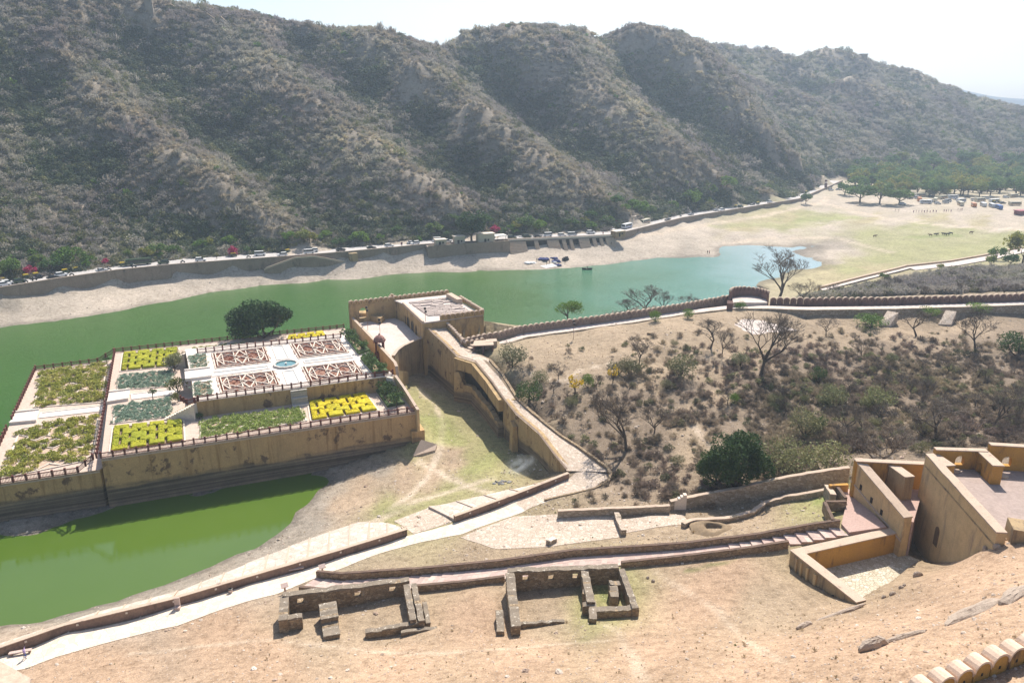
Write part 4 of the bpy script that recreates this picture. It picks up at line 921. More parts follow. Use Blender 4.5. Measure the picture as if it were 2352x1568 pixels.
# ---- courtyard and pavilion
ZC, ZR = 11.5, 17.0
CYP = [at(801,702,ZC+5), at(1030,680,ZC+5), at(1112,736,ZC+5)]
pavL = at(803,728,ZC); pavB = at(1030,671,ZR); pavR = at(1111,722,ZR); pavF = at(1011,735,ZR)
facT = [at(901,690,ZR), at(926,697,ZR), at(961,730,ZR), at(972,742,ZR)]      # facade top line
floor_poly = [at(806,726,ZC), at(930,712,ZC), at(975,770,ZC), at(967,779,ZC), at(948,786,ZC), at(926,796,ZC), at(912,806,ZC), at(903,817,ZC), at(908,838,ZC)]
cy_t = thing('courtyard', floor_poly[0], 'pale courtyard beside the garden enclosed by walls and a roofed hall', 'courtyard')
MB().prism(floor_poly, 0, ZC).build('courtyard_floor', [DARKSTONE, COURT], cy_t)
ob = [o for o in cy_t.children][0]
mb = MB(); mb.prism(floor_poly, -1, ZC-.02, 0); n_ = len(floor_poly); mb.m[-1] = 1; me_o = mb.build('base', [TAN, COURT], cy_t); bpy.data.objects.remove(ob)
# curved drop wall, parapet coping
dw = [at(903,817,ZC+.7), at(912,804,ZC+.7), at(926,794,ZC+.7), at(948,784,ZC+.7), at(967,777,ZC+.7), at(972,765,ZC+.9)]
pts = resample(dw, 1.0); t = thing('curved_drop_wall', pts[0], 'tall curved wall dropping from the courtyard to the dry lake bed', 'wall')
MB().wall(pts, .7, [1.5]*len(pts), batter=.015).build('wall', TAN, t); MB().wall([(p[0], p[1], p[2]+.15) for p in pts], .85, [p[2] for p in pts]).build('coping', CAP, t)
bm_ = [at(905,850,9.5), at(918,835,9.5), at(930,826,9.5)]; pts = resample(bm_, 1.0)
o = tag(MB().wall([(p[0], p[1], p[2]-.4*i) for i, p in enumerate(pts)], 1.6, [1]*len(pts)).build('buttress', TANB, None, pts[0]), 'short pale buttress at the foot of the curved drop wall', 'buttress')
# left courtyard wall with a red domed kiosk half way
cw = [at(807,727,ZC+1.6), at(868,790,ZC+1.6), at(907,832,ZC+1.6), at(911,842,ZC+1.2), at(914,872,ZC-1.5)]
pts = resample(cw, 1.6); t = thing('courtyard_wall', pts[0], 'long low wall between the garden and the courtyard', 'wall')
MB().wall(pts, .55, [7]*len(pts)).build('wall', TANB, t); MB().wall([(p[0], p[1], p[2]+.12) for p in pts], .7, [p[2] for p in pts]).build('coping', CAP, t)
kc = at(873,806,ZC+.0); t = thing('domed_kiosk', kc, 'small red sandstone kiosk with a domed roof on the courtyard wall', 'kiosk')
for a, b in ((-1, -1), (1, -1), (1, 1), (-1, 1)): MB().box(kc[0]+a*.85, kc[1]+b*.85, ZC-3.5, .35, .35, 6.1).build('column', REDSTONE, t)
MB().box(kc[0], kc[1], ZC+2.6, 2.8, 2.8, .18).build('eave', REDSTONE, t)
KR = M('pink_kiosk_roof', (.4, .22, .18), (.32, .17, .14), 2)
MB().lathe(kc[0], kc[1], [(1.55, ZC+2.78), (1.5, ZC+3.1), (1.2, ZC+3.7), (.75, ZC+4.1), (.25, ZC+4.35), (.08, ZC+4.75)], 8).build('roof', KR, t)
MB().box(kc[0], kc[1], ZC-3.5, 2.4, 2.4, 3.4).build('plinth', REDSTONE, t)
# back wall with arched window
def arch_wall(mb, a, b, z0, z1, th, openings, m=0):
    """upright wall from a to b with arched openings (s centre metres, width, sill, springing height)"""
    L = math.dist(a[:2], b[:2]); ux, uy = (b[0]-a[0])/L, (b[1]-a[1])/L; nx, ny = -uy*th/2, ux*th/2
    def P(s, z, k): return (a[0]+ux*s+nx*k, a[1]+uy*s+ny*k, z)
    def face(poly):
        n = len(poly); v = [P(s, z, 1) for s, z in poly] + [P(s, z, -1) for s, z in poly]
        mb.add(v, [tuple(range(n))[::-1], tuple(range(n, 2*n))] + [(i, (i+1) % n, (i+1) % n+n, i+n) for i in range(n)], m)
    s = 0
    for c, w_, sill, sp in sorted(openings):
        l, r = c-w_/2, c+w_/2
        face([(s, z0), (l, z0), (l, z1), (s, z1)])
        if sill > z0: face([(l, z0), (r, z0), (r, sill), (l, sill)])
        arc = [(c - w_/2*math.cos(math.pi*i/8), sp + w_*.55*math.sin(math.pi*i/8)) for i in range(9)]
        if w_ > 0:
            for i in range(8):
                face([arc[i], arc[i+1], (arc[i+1][0], z1), (arc[i][0], z1)])
        s = r
    face([(s, z0), (L, z0), (L, z1), (s, z1)])
    return mb
bw0 = at(801,702,ZR-.3); bw1 = at(1031,675,ZR-.3)
# put both ends at the roof level plan line
t = thing('courtyard_back_wall', (bw0[0], bw0[1], 0), 'high back wall of the courtyard along the lake with an arched window', 'wall')
L_ = math.dist(bw0[:2], bw1[:2]); 
mb = MB(); arch_wall(mb, bw0, bw1, 0, ZR-.3, .8, [(3.9, 2.2, ZC+1.2, ZC+3.0)]); mb.build('wall', OCHRE, t)
battlement('row of round topped merlons on the lake side of the courtyard and hall', [(bw0[0], bw0[1], ZR-.3), (bw1[0], bw1[1], ZR-.3)], sp=1.5, h=1.35, body=OCHRE, wall=False)
# the roofed hall
hall = [facT[1], facT[2], at(972,741,ZR), at(1011,736,ZR), pavR, at(1031,676,ZR), at(905,689,ZR)]
ht = thing('roofed_hall', hall[0], 'flat roofed yellow hall between courtyard and lake with a slab covered terrace roof', 'building')
MB().prism(hall, 0, ZR-.35).build('wall', OCHRE, ht)
# facade openings: dark arches
fa, fb = at(926,697,ZR), at(972,741,ZR); L_ = math.dist(fa[:2], fb[:2]); fx, fy = (fb[0]-fa[0])/L_, (fb[1]-fa[1])/L_; nx, ny = fy, -fx
for s, w_, hh in ((2.0, 1.0, 2.4), (5.2, 2.6, 2.9), (9.8, 2.6, 2.9), (13.6, 1.3, 2.6)):
    mb = MB(); P = [(-w_/2, 0), (w_/2, 0)] + [(w_/2*math.cos(math.pi*i/8), hh-w_*.5+w_*.5*math.sin(math.pi*i/8)) for i in range(9)]
    for d, sc_, mm in ((-.02, 1.0, 0),):
        v = [(fa[0]+fx*(s+x)+nx*k, fa[1]+fy*(s+x)+ny*k, ZC+z) for k in (-.5, .03) for x, z in P]; k_ = len(P)
        mb.add(v, [tuple(range(k_, 2*k_))] + [(i, (i+1) % k_, (i+1) % k_+k_, i+k_) for i in range(k_)])
    mb.build('archway', DARK, ht)
    mb = MB(); arc = [(-w_/2-.25, 0)] + [(-(w_/2+.25)*math.cos(math.pi*i/8), hh-w_*.5+(w_*.5+.25)*math.sin(math.pi*i/8)) for i in range(9)] + [(w_/2+.25, 0)]
    inn = [(-w_/2, 0)] + [(-(w_/2)*math.cos(math.pi*i/8), hh-w_*.5+(w_*.5)*math.sin(math.pi*i/8)) for i in range(9)] + [(w_/2, 0)]
    v = [(fa[0]+fx*(s+x)+nx*.14, fa[1]+fy*(s+x)+ny*.14, ZC+z) for x, z in arc+inn]; k_ = len(arc)
    mb.add(v, [(i, i+1, i+1+k_, i+k_) for i in range(k_-1)]); mb.build('arch_moulding', OCHRE, ht)
# door and left low block with stair to the roof
sb = [at(886,735,ZC), at(905,741,ZC), at(926,718,ZC), at(905,712,ZC)]
sa0, sa1 = at(872,716,ZC+1.2), at(903,691,ZR-.2)
n = 13; b0 = at(868,722,ZC); b1 = at(903,716,ZC)
for i in range(n):
    f0, f1 = i/n, (i+1)/n; p = lerp(b0, b1, f0); q_ = lerp(b0, b1, f1); ang = math.atan2(b1[1]-b0[1], b1[0]-b0[0])
    MB().box((p[0]+q_[0])/2, (p[1]+q_[1])/2 + 1.0, ZC, math.dist(p[:2], q_[:2]), 1.8, 1.0 + (ZR-ZC-1.2)*f1, ang).build('step', CAP, ht)
mb = MB(); mb.wall([(b0[0], b0[1]-.2, ZC+1.5), (b1[0], b1[1]-.2, ZR+.1)], .4, [ZC, ZC]); mb.build('stair_parapet', OCHRE, ht)
MB().prism([at(851,738,ZC), at(875,744,ZC), at(885,735,ZC), at(862,728,ZC)], ZC, ZC+1.7).build('low_platform', OCHRE, ht)
MB().prism([at(812,727,ZC), at(850,727,ZC), at(850,720,ZC), at(812,722,ZC)], ZC, ZC+1.1).build('window_ledge', OCHRE, ht)
MB().prism([(p[0], p[1]) for p in shrink(hall, .2)], ZR-.35, ZR-.05).build('roof', COURT, ht)
# rows of stone slabs on the roof
ROOFSLAB = M('pale_roof_slab', (.6, .51, .46), (.47, .4, .36), 1.2, fine=3)
rq = quad([(932,692),(1032,679),(1093,725),(985,729)], ZR-.05)
for j in range(17):
    v0 = .10 + j*.05; k = 0; u = .02
    while u < .97:
        du = random.uniform(.12, .3); u1 = min(.985, u+du)
        if random.random() < .86: MB().prism([(p[0], p[1]) for p in patch(rq, u, v0, u1-.012, v0+.022+random.uniform(0, .006))], ZR-.05, ZR+random.uniform(.2, .34)).build('roof_slab', ROOFSLAB, ht)
        u = u1
mb = MB(); pts = [facT[1], facT[2], at(972,741,ZR)]; pts = resample([(p[0], p[1], p[2]+.35) for p in pts], 1.5); mb.wall(pts, .45, [ZR-.4]*len(pts), jit=.03); mb.build('roof_parapet', CAP, ht)
battlement('row of round topped merlons on the right side of the hall roof above the water', [at(1056,688,ZR), at(1110,721,ZR)], sp=1.45, h=1.35, body=OCHRE, wall=False)
battlement('row of round topped merlons on the front of the hall roof facing the ramp', [at(1011,735,ZR), at(1111,722,ZR)], sp=1.45, h=1.4, body=OCHRE, wall=False)
tag(MB().wall([at(1031,673,ZR+1.5), at(1056,687,ZR+1.5)], 1.7, [ZR-1, ZR-1]).build('corner_block', CAP, None, at(1040,676,ZR)), 'thick pale parapet block on the far corner of the hall roof', 'parapet')
# ---- the ramp: wall towards the basin, broken chamber, walkway, battlement on its right
TL = [at(x, y, z) for x, y, z in RAMPL]; TR = [at(x, y, z) for x, y, z in RAMPR]
rt = thing('ramp_wall', (TL[3][0], TL[3][1], 4), 'tall ochre retaining wall below the ramp with a broken open chamber', 'wall')
def rampseg(i0, i1, zb, name, mat, top=None, th=1.2, side=1):
    P = resample(TL[i0:i1+1], 1.4); P = [(p[0], p[1], p[2]+.0 if top is None else top) for p in P]
    return MB().wall(P, th, [zb]*len(P), side=side).build(name, mat, rt)
seg = resample(TL, 1.4)
rampseg(0, 3, 1.5, 'wall', RAMPWALL); 
Pm = TL[3:7]; Pm = resample(Pm, 1.4)
MB().wall([(p[0], p[1], p[2]) for p in Pm], 1.2, [p[2]-2.7 for p in Pm], side=-1, jit=.03).build('upper_wall', OCHRE, rt)
MB().wall([(p[0], p[1], (10.2 if i < 2 else 7.1 - .09*i) + random.uniform(-.3, .3)) for i, p in enumerate(Pm)], 1.2, [0]*len(Pm), side=-1, batter=.06).build('lower_wall', RAMPWALL, rt)
inner = offset_line(Pm, 3.4)
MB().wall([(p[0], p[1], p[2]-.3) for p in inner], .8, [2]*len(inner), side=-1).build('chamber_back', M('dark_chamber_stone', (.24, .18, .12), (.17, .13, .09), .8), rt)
mid = offset_line(Pm, 1.7)
a, b = mid[len(mid)//2-2], mid[len(mid)//2+2]
MB().wall([(a[0], a[1], 9.2), ((a[0]+b[0])/2, (a[1]+b[1])/2, 8.9), (b[0], b[1], 7.2)], .8, [3, 3, 3]).build('chamber_pier', TANB, rt)
for k in (0, -1):
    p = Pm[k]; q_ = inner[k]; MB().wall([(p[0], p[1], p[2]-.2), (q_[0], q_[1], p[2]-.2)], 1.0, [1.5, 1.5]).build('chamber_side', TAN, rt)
rampseg(6, 10, 1.5, 'wall', RAMPWALL)
for (x, y) in ((1035,806), (1020,792)):
    p = at(x, y, 12.5); MB().box(p[0]-.75, p[1]-.5, 2, .5, .5, 9.6, .6).build('drain_shaft', DARK if x == 1035 else TAN, rt)
# buttress with an arched dark recess in the lower half
p = at(1182,952,10.4); MB().wall([(p[0]-.5, p[1]+.6, 8.9), (p[0]+.1, p[1]-1.2, 8.2)], .9, [0, 0], batter=.04).build('buttress', OCHRE, rt)
# thin coping and parapet lip
pts = [(p[0], p[1], p[2]+.38) for p in seg]; MB().wall(pts, .3, [p[2]-.02 for p in pts], side=-.2, jit=.03).build('parapet', TANB, rt)
mb = MB(); MB().wall([(p[0], p[1], p[2]+.08) for p in pts], .38, [p[2] for p in pts], side=-.2).build('coping', M('dark_mossy_coping', (.3, .22, .17), (.2, .15, .12), 1), rt)
mb = MB(); ribbon(mb, TL, TR, 70, 0.03, False, 6); tag(mb.build('ramp_path', COBBLE), kind='structure')
# skirt below the ramp path on its right, so that it has a body
pts = resample(TR, 2.0); tag(MB().wall([(p[0], p[1], p[2]+.02) for p in pts], .6, [p[2]-4 for p in pts], side=.5).build('ramp_side_wall', RUBBLE, None, pts[0]), 'buried rubble side wall under the right edge of the ramp', 'wall')
par = [at(1125,826,12.8), at(1130,832,12.7), at(1153,857,12.2), at(1188,914,11.2), at(1211,936,10.8), at(1251,969,10.1), at(1288,998,9.4), at(1330,1025,8.7), at(1372,1054,8.2), at(1395,1072,7.8), at(1403,1086,7.7), at(1396,1104,7.5)]
pts = resample(par, 1.1); tag(MB().wall(pts, .5, [p[2]-2.2 for p in pts], jit=.06).build('ramp_kerb_wall', RUBBLE, None, pts[0]), 'low dark rubble kerb wall curving along the hill side of the ramp', 'wall')
pts = resample([at(1394,1106,7.3), at(1364,1120,7.15), at(1251,1146,6.9), at(1252,1149,6.7)], 1.1); tag(MB().wall(pts, .35, [p[2]-.8 for p in pts], jit=.03).build('path_kerb', RUBBLE, None, pts[0]), 'thin stone kerb from the ramp bend towards the cobbled yard', 'kerb')
battlement('steep battlement descending beside the top of the ramp to the gate steps', [at(1013,738,15.4), at(1040,764,14.4), at(1066,793,13.5)], sp=1.3, h=1.35, body=OCHRE, zb=4)
battlement('short battlement bending from the ramp battlement towards the hillside walk', [at(1067,795,13.4), at(1085,793,13.2), at(1113,786,13.2)], sp=1.4, h=1.4, body=TAN, zb=4)
# steps at the ramp top and the small open shed by the battlement
t = thing('stone_steps', at(1018,752,14.9), 'short dark flight of steps at the top of the ramp', 'steps', 'short flights of stone steps')
for i in range(6):
    p = lerp(at(1016,752,14.9), at(1008,739,15.5), i/5); MB().box(p[0], p[1], 13.5, 2.6, .7, 1.4+.3*i, .1).build('step', CAP, t)
t = thing('stone_steps', at(1078,805,12), 'short pale flight of steps beside the small flat roofed shed', 'steps', 'short flights of stone steps')
for i in range(5):
    p = lerp(at(1071,811,12.9), at(1090,796,12.9), i/4); MB().box(p[0], p[1], 12, .95, 1.6, .95+.3*i, .55).build('step', CAP, t)
t = thing('flat_roofed_shed', at(1110,812,11.8), 'small flat roofed stone shed open in front below the battlement', 'shed')
P = [at(1088,812,12.5), at(1132,810,12.5), at(1130,799,12.5), at(1092,801,12.5)]
MB().prism(shrink(P, -.3), 14.4, 14.65).build('roof', CAP, t)
MB().wall([(P[3][0], P[3][1], 14.4), (P[2][0], P[2][1], 14.4)], .4, [11, 11]).build('back_wall', TAN, t)
for k in ((0, 3), (1, 2)): MB().wall([(P[k[0]][0], P[k[0]][1], 14.4), (P[k[1]][0], P[k[1]][1], 14.4)], .4, [11, 11]).build('side_wall', RSTAIN, t)
MB().box((P[0][0]+P[1][0])/2, (P[0][1]+P[1][1])/2, 11.5, .4, .4, 2.9).build('pillar', RSTAIN, t)
tag(MB().prism(shrink([at(1114,799,13.2), at(1142,796,13.2), at(1140,790,13.2), at(1116,792,13.2)], 0), 11, 14.7).build('stone_platform', CAP, None, at(1125,797,12)), 'low stone platform between the shed and the battlement', 'platform')
# ---- floodlight posts
def lamp(px, py, z, h, label):
    p = at(px, py, z); t = thing('floodlight_post', p, label, 'lamp post', 'thin floodlight posts'); MB().tube([p, (p[0], p[1], z+h)], .07, .05, 6).build('pole', plain('rusty_pole', (.32, .2, .15)), t)
    for k, zz in enumerate((h-.1, h-.95)): MB().box(p[0]+(.12 if k else -.05), p[1], z+zz, .55, .4, .6).build('floodlight', BLACK, t)
lamp(845,757,ZC,6.2,'floodlight post near the arched window of the courtyard'); lamp(874,786,ZC,6.0,'floodlight post in front of the red kiosk in the courtyard')
lamp(978,752,15.2,5.0,'floodlight post at the top end of the ramp wall'); lamp(1317,783,13.2,5.2,'floodlight post standing on the dry slope below the hillside walk')
# ================================================================ PATHS, RUINS, GATE BUILDINGS, ROAD
def onl(*q): return [on(x, y) for x, y in q]
mb = MB(); ribbon(mb, [at(*p) for p in PATHL], [at(*p) for p in PATHR], 130, .05, True, 6); tag(mb.build('lakeside_path', PATHM, smooth=True), kind='structure')
mb = MB(); ribbon(mb, onl((1100,1216),(1180,1186),(1281,1181),(1412,1178)), onl((1058,1234),(1134,1260),(1261,1256),(1424,1233)), 40, .05, True, 12); ribbon(mb, onl((1428,1192),(1568,1182)), onl((1436,1224),(1590,1203)), 20, .05, True, 6)
ribbon(mb, onl((905,1196),(984,1166)), onl((950,1226),(1040,1198)), 12, .05, True, 8); tag(mb.build('cobbled_yard', COBBLE, smooth=True), kind='structure')
mb = MB(); ribbon(mb, onl((1178,1150),(1309,1098),(1372,1056),(1396,1072)), onl((1205,1172),(1262,1150),(1364,1120),(1398,1098)), 30, .055, True, 8); tag(mb.build('ramp_foot_paving', COBBLE, smooth=True), kind='structure')
# lakeside parapet and the stone slope below it
def lake_parapet(pts, label, slope_px, lab2, ribs):
    P = resample([at(*p) for p in pts], 1.5); P = offset_line(P, .5)
    t = thing('path_parapet', P[0], label, 'wall', 'low walls along the lakeside path')
    MB().wall([(p[0], p[1], p[2]+.95) for p in P], .5, [p[2]-1.5 for p in P], jit=.02).build('wall', ROADWALLW, t)
    MB().wall([(p[0], p[1], p[2]+1.03) for p in P], .66, [p[2]+.94 for p in P], jit=.015).build('coping', CAP, t)
    for i in range(2, len(P)-1, 4):
        p = P[i]; a = math.atan2(P[i+1][1]-P[i][1], P[i+1][0]-P[i][0]); MB().box(p[0]+.29*math.sin(a), p[1]-.29*math.cos(a), p[2]+.45, .28, .06, .28, a).build('wall_lamp', STRIP, t)
    Q = onl(*slope_px); n = len(Q)
    t2 = thing('stone_embankment', Q[0], lab2, 'embankment', 'paved slopes on the lake side of the path')
    A_ = resample_n(offset_line(P, .2), ribs*3+1); B_ = resample_n(Q, ribs*3+1)
    for k in range(ribs):
        seg_a, seg_b = A_[k*3:k*3+4], B_[k*3:k*3+4]; mb = MB(); rows = []
        for a, b in zip(seg_a, seg_b): rows.append([lerp((a[0], a[1], a[2]+.25), (b[0], b[1], max(b[2], g1(b[0], b[1]))+.35), j/4) for j in range(5)])
        dz = random.uniform(-.1, .12); rows = [[(p[0], p[1], p[2]+dz) for p in r] for r in rows]
        mb.grid([[p for p in r] for r in rows]); low = [[(p[0], p[1], p[2]-1.6) for p in r] for r in rows]
        ring = [r[0] for r in rows] + rows[-1][1:] + [r[-1] for r in rows[::-1]][1:] + rows[0][::-1][1:-1]; m_ = len(ring)
        mb.add(ring + [(p[0], p[1], p[2]-1.6) for p in ring], [(i, (i+1) % m_, (i+1) % m_+m_, i+m_) for i in range(m_)])
        mb.build('slab', EMB, t2)
        a, b = rows[-1][0], rows[-1][-1]; MB().wall([(a[0], a[1], a[2]+.14), (b[0], b[1], b[2]+.14)], .22, [a[2]-.8, b[2]-.8]).build('rib', CAP, t2)
    return t
EMB = Mstone('embankment_stone', [(.6, .5, .43), (.52, .43, .36), (.66, .57, .49)], (.38, .3, .24), 1.1, 1.0, bmp=.5, width=.05)
ROADWALLW = M('mauve_rubble_plaster', (.3, .2, .15), (.22, .145, .11), .8, stain=(.1, .07, .055), st_scale=(.5, .5, .3), fine=4, bmp=.6)
lake_parapet([(-120,1535,3.9),(0,1505,4),(150,1452,4.2),(400,1391,4.5),(567,1341,4.7),(784,1277,5),(937,1229,5.3)], 'long low mauve parapet between the pond and the lakeside path', [(-120,1520),(0,1482),(217,1412),(410,1362),(567,1298),(733,1232),(824,1203),(881,1202),(922,1214)], 'long paved slope of slabs and ribs between the parapet and the pond', 19)
lake_parapet([(1047,1199,5.7),(1180,1150,6.2),(1309,1099,6.9)], 'short low mauve parapet where the path meets the ramp foot', [(984,1167),(1014,1164),(1120,1140),(1217,1117),(1290,1096)], 'short paved slope beside the smoking corner of the dry basin', 5)
# pink stair path
RND = Mleaf  # random colour per slab
def Mslab(name, cols):
    m, nt, b = newmat(name); oi = nt.nodes.new('ShaderNodeObjectInfo'); k = len(cols)
    c = ramp(nt, oi.outputs['Random'], [((i+.5)/k, q) for i, q in enumerate(cols)]); f = noise(nt, pos(nt), 3, 5, .7)
    c = mix(nt, c, ramp(nt, f, [(.3, (.82,)*3), (.7, (1.12,)*3)]), 1.0, 'MULTIPLY'); nt.links.new(c, b.inputs['Base Color']); bump(nt, b, f, .2, .03); return m
PSLAB = Mslab('pink_paving_slab', [(.52, .38, .33), (.46, .34, .30), (.57, .43, .37), (.49, .37, .33), (.6, .49, .42), (.44, .34, .30)])
Lf = [at(*p) for p in STAIR_FAR]; Ln = [at(*p) for p in STAIR_NEAR]
t = thing('stair_path', Lf[3], 'pink slab path with steps climbing to the gate building on the right', 'path')
NS = 96; A_ = resample_n(Lf, NS+1); B_ = resample_n(Ln, NS+1)
za = [p[2] for p in A_]; stepz = []
zc = [(A_[i][2]+B_[i][2])/2+.08 for i in range(NS+1)]
for i in range(NS):
    left = i < 26 or i > 74
    nz = 2 if left else 3
    z = zc[i] if not left else zc[i - i % 2]
    cuts = [0] + sorted(random.uniform(.25, .75) if nz == 2 else (k+random.uniform(-.12, .12)+1)/3 for k in range(nz-1)) + [1]
    for c0_, c1_ in zip(cuts[:-1], cuts[1:]):
        g = .006
        P = [lerp(A_[i], B_[i], c0_+g), lerp(A_[i+1], B_[i+1], c0_+g), lerp(A_[i+1], B_[i+1], c1_-g), lerp(A_[i], B_[i], c1_-g)]
        if left: MB().prism([(p[0], p[1]) for p in P], z-1.0, z+.12).build('step', PSLAB, t)
        else:
            zz0, zz1 = zc[i]+random.uniform(0, .03), zc[i+1]+random.uniform(0, .02)
            MB().prism([(p[0], p[1]) for p in P], [zz0-.8, zz1-.8, zz1-.8, zz0-.8], [zz0, zz1, zz1, zz0]).build('paving_slab', PSLAB, t)
def rubble_wall(label, px, h, th, mat=RUBBLE, cap=RUBCAP, name='rubble_wall', jit=.1, step=.8, group=None, deep=.8, world=None):
    P = [on(x, y) if len(q) == 2 else at(*q) for q in px for x, y in (q[:2],)] if world is None else world
    P = resample(P, step); H = h if callable(h) else (lambda s: h); n = len(P)
    t = thing(name, P[0], label, 'wall', group)
    W = [(p[0], p[1], p[2] + H(i/(n-1))) for i, p in enumerate(P)]
    MB().wall(W, th, [p[2]-deep for p in P], jit=jit).build('wall', mat, t)
    if cap: MB().wall([(p[0], p[1], p[2]+.09) for p in W], th-.02, [p[2]-.14 for p in W], jit=jit*.7).build('wall_top', cap, t)
    return t
MOSSCAP = M('brown_mossy_coping', (.2, .135, .1), (.13, .09, .07), 1.2, stain=(.08, .06, .05), st_scale=(1, 1, 1))
rubble_wall('long dark wall along the far side of the pink stair path', None, 1.05, .5, RUBBLE, MOSSCAP, world=[(p[0], p[1]+.4, p[2]) for p in Lf], jit=.03)
rubble_wall('dark low wall on the near side of the stair path left of the second ruin', None, .75, .5, RUBBLE, MOSSCAP, world=[(p[0], p[1]-.3, p[2]) for p in Ln[2:5]], jit=.03)
rubble_wall('short dark kerb at the foot of the pink stair path', None, .6, .5, RUBBLE, MOSSCAP, world=[(p[0], p[1]-.3, p[2]) for p in Ln[:2]], jit=.03)
rubble_wall('dark low wall on the near side of the stair path right of the second ruin', None, .75, .5, RUBBLE, MOSSCAP, world=[(p[0], p[1]-.3, p[2]) for p in Ln[5:9]], jit=.03)
# roofless ruins
def ruin(label, segs, windows=()):
    """segs: (pixel line of the wall top centre, z top, thickness, wall height)"""
    first = at(*segs[0][0][0], segs[0][1]); t = thing('roofless_ruin', (first[0], first[1], first[2]-2), label, 'ruin', 'roofless stone ruins on the slope')
    for line, z, th, h in segs:
        P = resample([at(x, y, z) for x, y in line], .7)
        zb = [min(g1(p[0], p[1]), z-h) - .4 for p in P]
        wnd = [w_ for w_ in windows if w_[0] is line]
        if wnd:
            a, b = at(*line[0], z), at(*line[-1], z); L = math.dist(a[:2], b[:2]); ux, uy = (b[0]-a[0])/L, (b[1]-a[1])/L; nx, ny = -uy*th/2, ux*th/2
            s0 = 0
            mb = MB()
            def blk(s, e, z0, z1):
                mb.wall([(a[0]+ux*s, a[1]+uy*s, z1), (a[0]+ux*e, a[1]+uy*e, z1)], th, [z0, z0])
            for f in wnd[0][1]:
                c = f*L; blk(s0, c-.42, zb[0], z-.0); blk(c-.42, c+.42, zb[0], z-1.35); blk(c-.42, c+.42, z-.5, z); s0 = c+.42
            blk(s0, L, zb[0], z); mb.build('wall', RUBBLE, t)
        else: MB().wall([(p[0], p[1], p[2]) for p in P], th, zb, jit=.10).build('wall', RUBBLE, t)
        MB().wall([(p[0], p[1], p[2]+.12) for p in P], th+.04, [p[2]-.1 for p in P], jit=.12).build('wall_top', RUBCAP, t)
    return t
rb1 = ((653,1367),(790,1350),(934,1331)); rb2 = ((1172,1311),(1300,1307),(1417,1302))
r1 = [(((650,1366),(940,1330)), 9.4, .95, 2.4), (((654,1370),(650,1424)), 9.3, 1.1, 1.4), (((642,1422),(694,1414)), 9.0, .9, 1.4), (((752,1384),(757,1420)), 9.2, 2.2, 1.8), (((757,1420),(762,1460)), 8.6, 2.0, .9), (((934,1342),(949,1424)), 9.3, .8, 2.0), (((950,1340),(969,1428)), 9.2, .75, 2.0), (((974,1380),(984,1432)), 8.6, .55, 1.0), (((839,1450),(972,1427)), 8.8, .7, .9), (((921,1451),(1004,1441)), 8.5, .5, .5)]
ruin('roofless stone ruin on the left with a T shaped pier inside', r1, [(r1[0][0], (.13, .58, .86))])
r2 = [(((1166,1310),(1420,1301)), 11.3, .95, 2.6), (((1171,1316),(1185,1440)), 11.2, 1.15, 2.0), (((1342,1308),(1358,1385)), 11.2, 1.0, 2.0), (((1338,1358),(1356,1360)), 11.0, .9, 2.0), (((1360,1378),(1362,1422)), 10.9, .9, 1.8), (((1338,1388),(1362,1388)), 10.9, .8, 1.8), (((1427,1306),(1460,1398)), 11.1, .8, 2.0), (((1362,1401),(1466,1394)), 10.9, .9, 1.0), (((1407,1336),(1412,1372)), 11.0, 1.0, 2.0), (((1400,1340),(1424,1338)), 11.1, .9, 2.0), (((1400,1362),(1420,1361)), 10.9, .8, 2.0), (((1147,1402),(1150,1452)), 10.1, .9, 1.0), (((1192,1433),(1296,1424)), 10.1, .45, .4)]
ruin('roofless stone ruin in the middle with two rooms and three small windows', r2, [(r2[0][0], (.16, .39, .61))])
# walls of the terraced plots behind the stair path
rubble_wall('long pale rubble wall rising in steps behind the cobbled yard', [(1281,1188),(1406,1182),(1537,1176)], 1.25, .7, RUBLIGHT, CAP, jit=.06)
rubble_wall('tall rubble wall running from the stepped end to the gate building', [(1538,1168),(1600,1162),(1695,1156),(1768,1140),(1850,1125),(1945,1112)], lambda s: 1.5 + 1.6*min(1, s*2.2), .8, RUBLIGHT, CAP, jit=.08)
t = thing('stone_steps', on(1548,1164), 'pale stair like stepped end of the tall rubble wall', 'steps', 'short flights of stone steps')
for i in range(6):
    p = on(1541+i*6, 1168); MB().box(p[0], p[1]+.1, p[2]-.5, .55, .8, 1.5+.34*i).build('step', STRIP, t)
rubble_wall('low winding pale wall in front of the tall rubble wall', [(1568,1212),(1588,1203),(1665,1200),(1728,1184),(1758,1162),(1801,1150),(1891,1135)], .8, .75, RUBLIGHT, CAP, jit=.1)
rubble_wall('short crumbling wall crossing the cobbled yard', [(1416,1186),(1421,1205),(1432,1230)], .9, .8, RUBLIGHT, COBBLE, jit=.2)
rubble_wall('tiny broken wall stub at the edge of the cobbled yard', [(1259,1252),(1274,1244)], .7, .8, RUBLIGHT, STRIP, jit=.1)
p = on(1637,1216); t = thing('dry_pit', p, 'rough earth mound with a dark pit in its top', 'pit'); mb = MB(); k = 24; prof = [(3.6, -.25), (2.6, .25), (1.9, .55), (1.35, .5), (1.15, -.3), (.9, -.7)]
v = [];
for r, z in prof:
    for j in range(k): a = 2*math.pi*j/k; rr = r*(1+.12*math.sin(a*3+1)+random.uniform(-.06, .06)); v.append((p[0]+rr*math.cos(a), p[1]+rr*math.sin(a)*.85, p[2]+z+random.uniform(-.06, .06)))
mb.add(v, [(i*k+j, i*k+(j+1) % k, (i+1)*k+(j+1) % k, (i+1)*k+j) for i in range(len(prof)-1) for j in range(k)] + [tuple((len(prof)-1)*k+j for j in range(k))])
mb.build('earth_rim', SOIL, t, smooth=True)
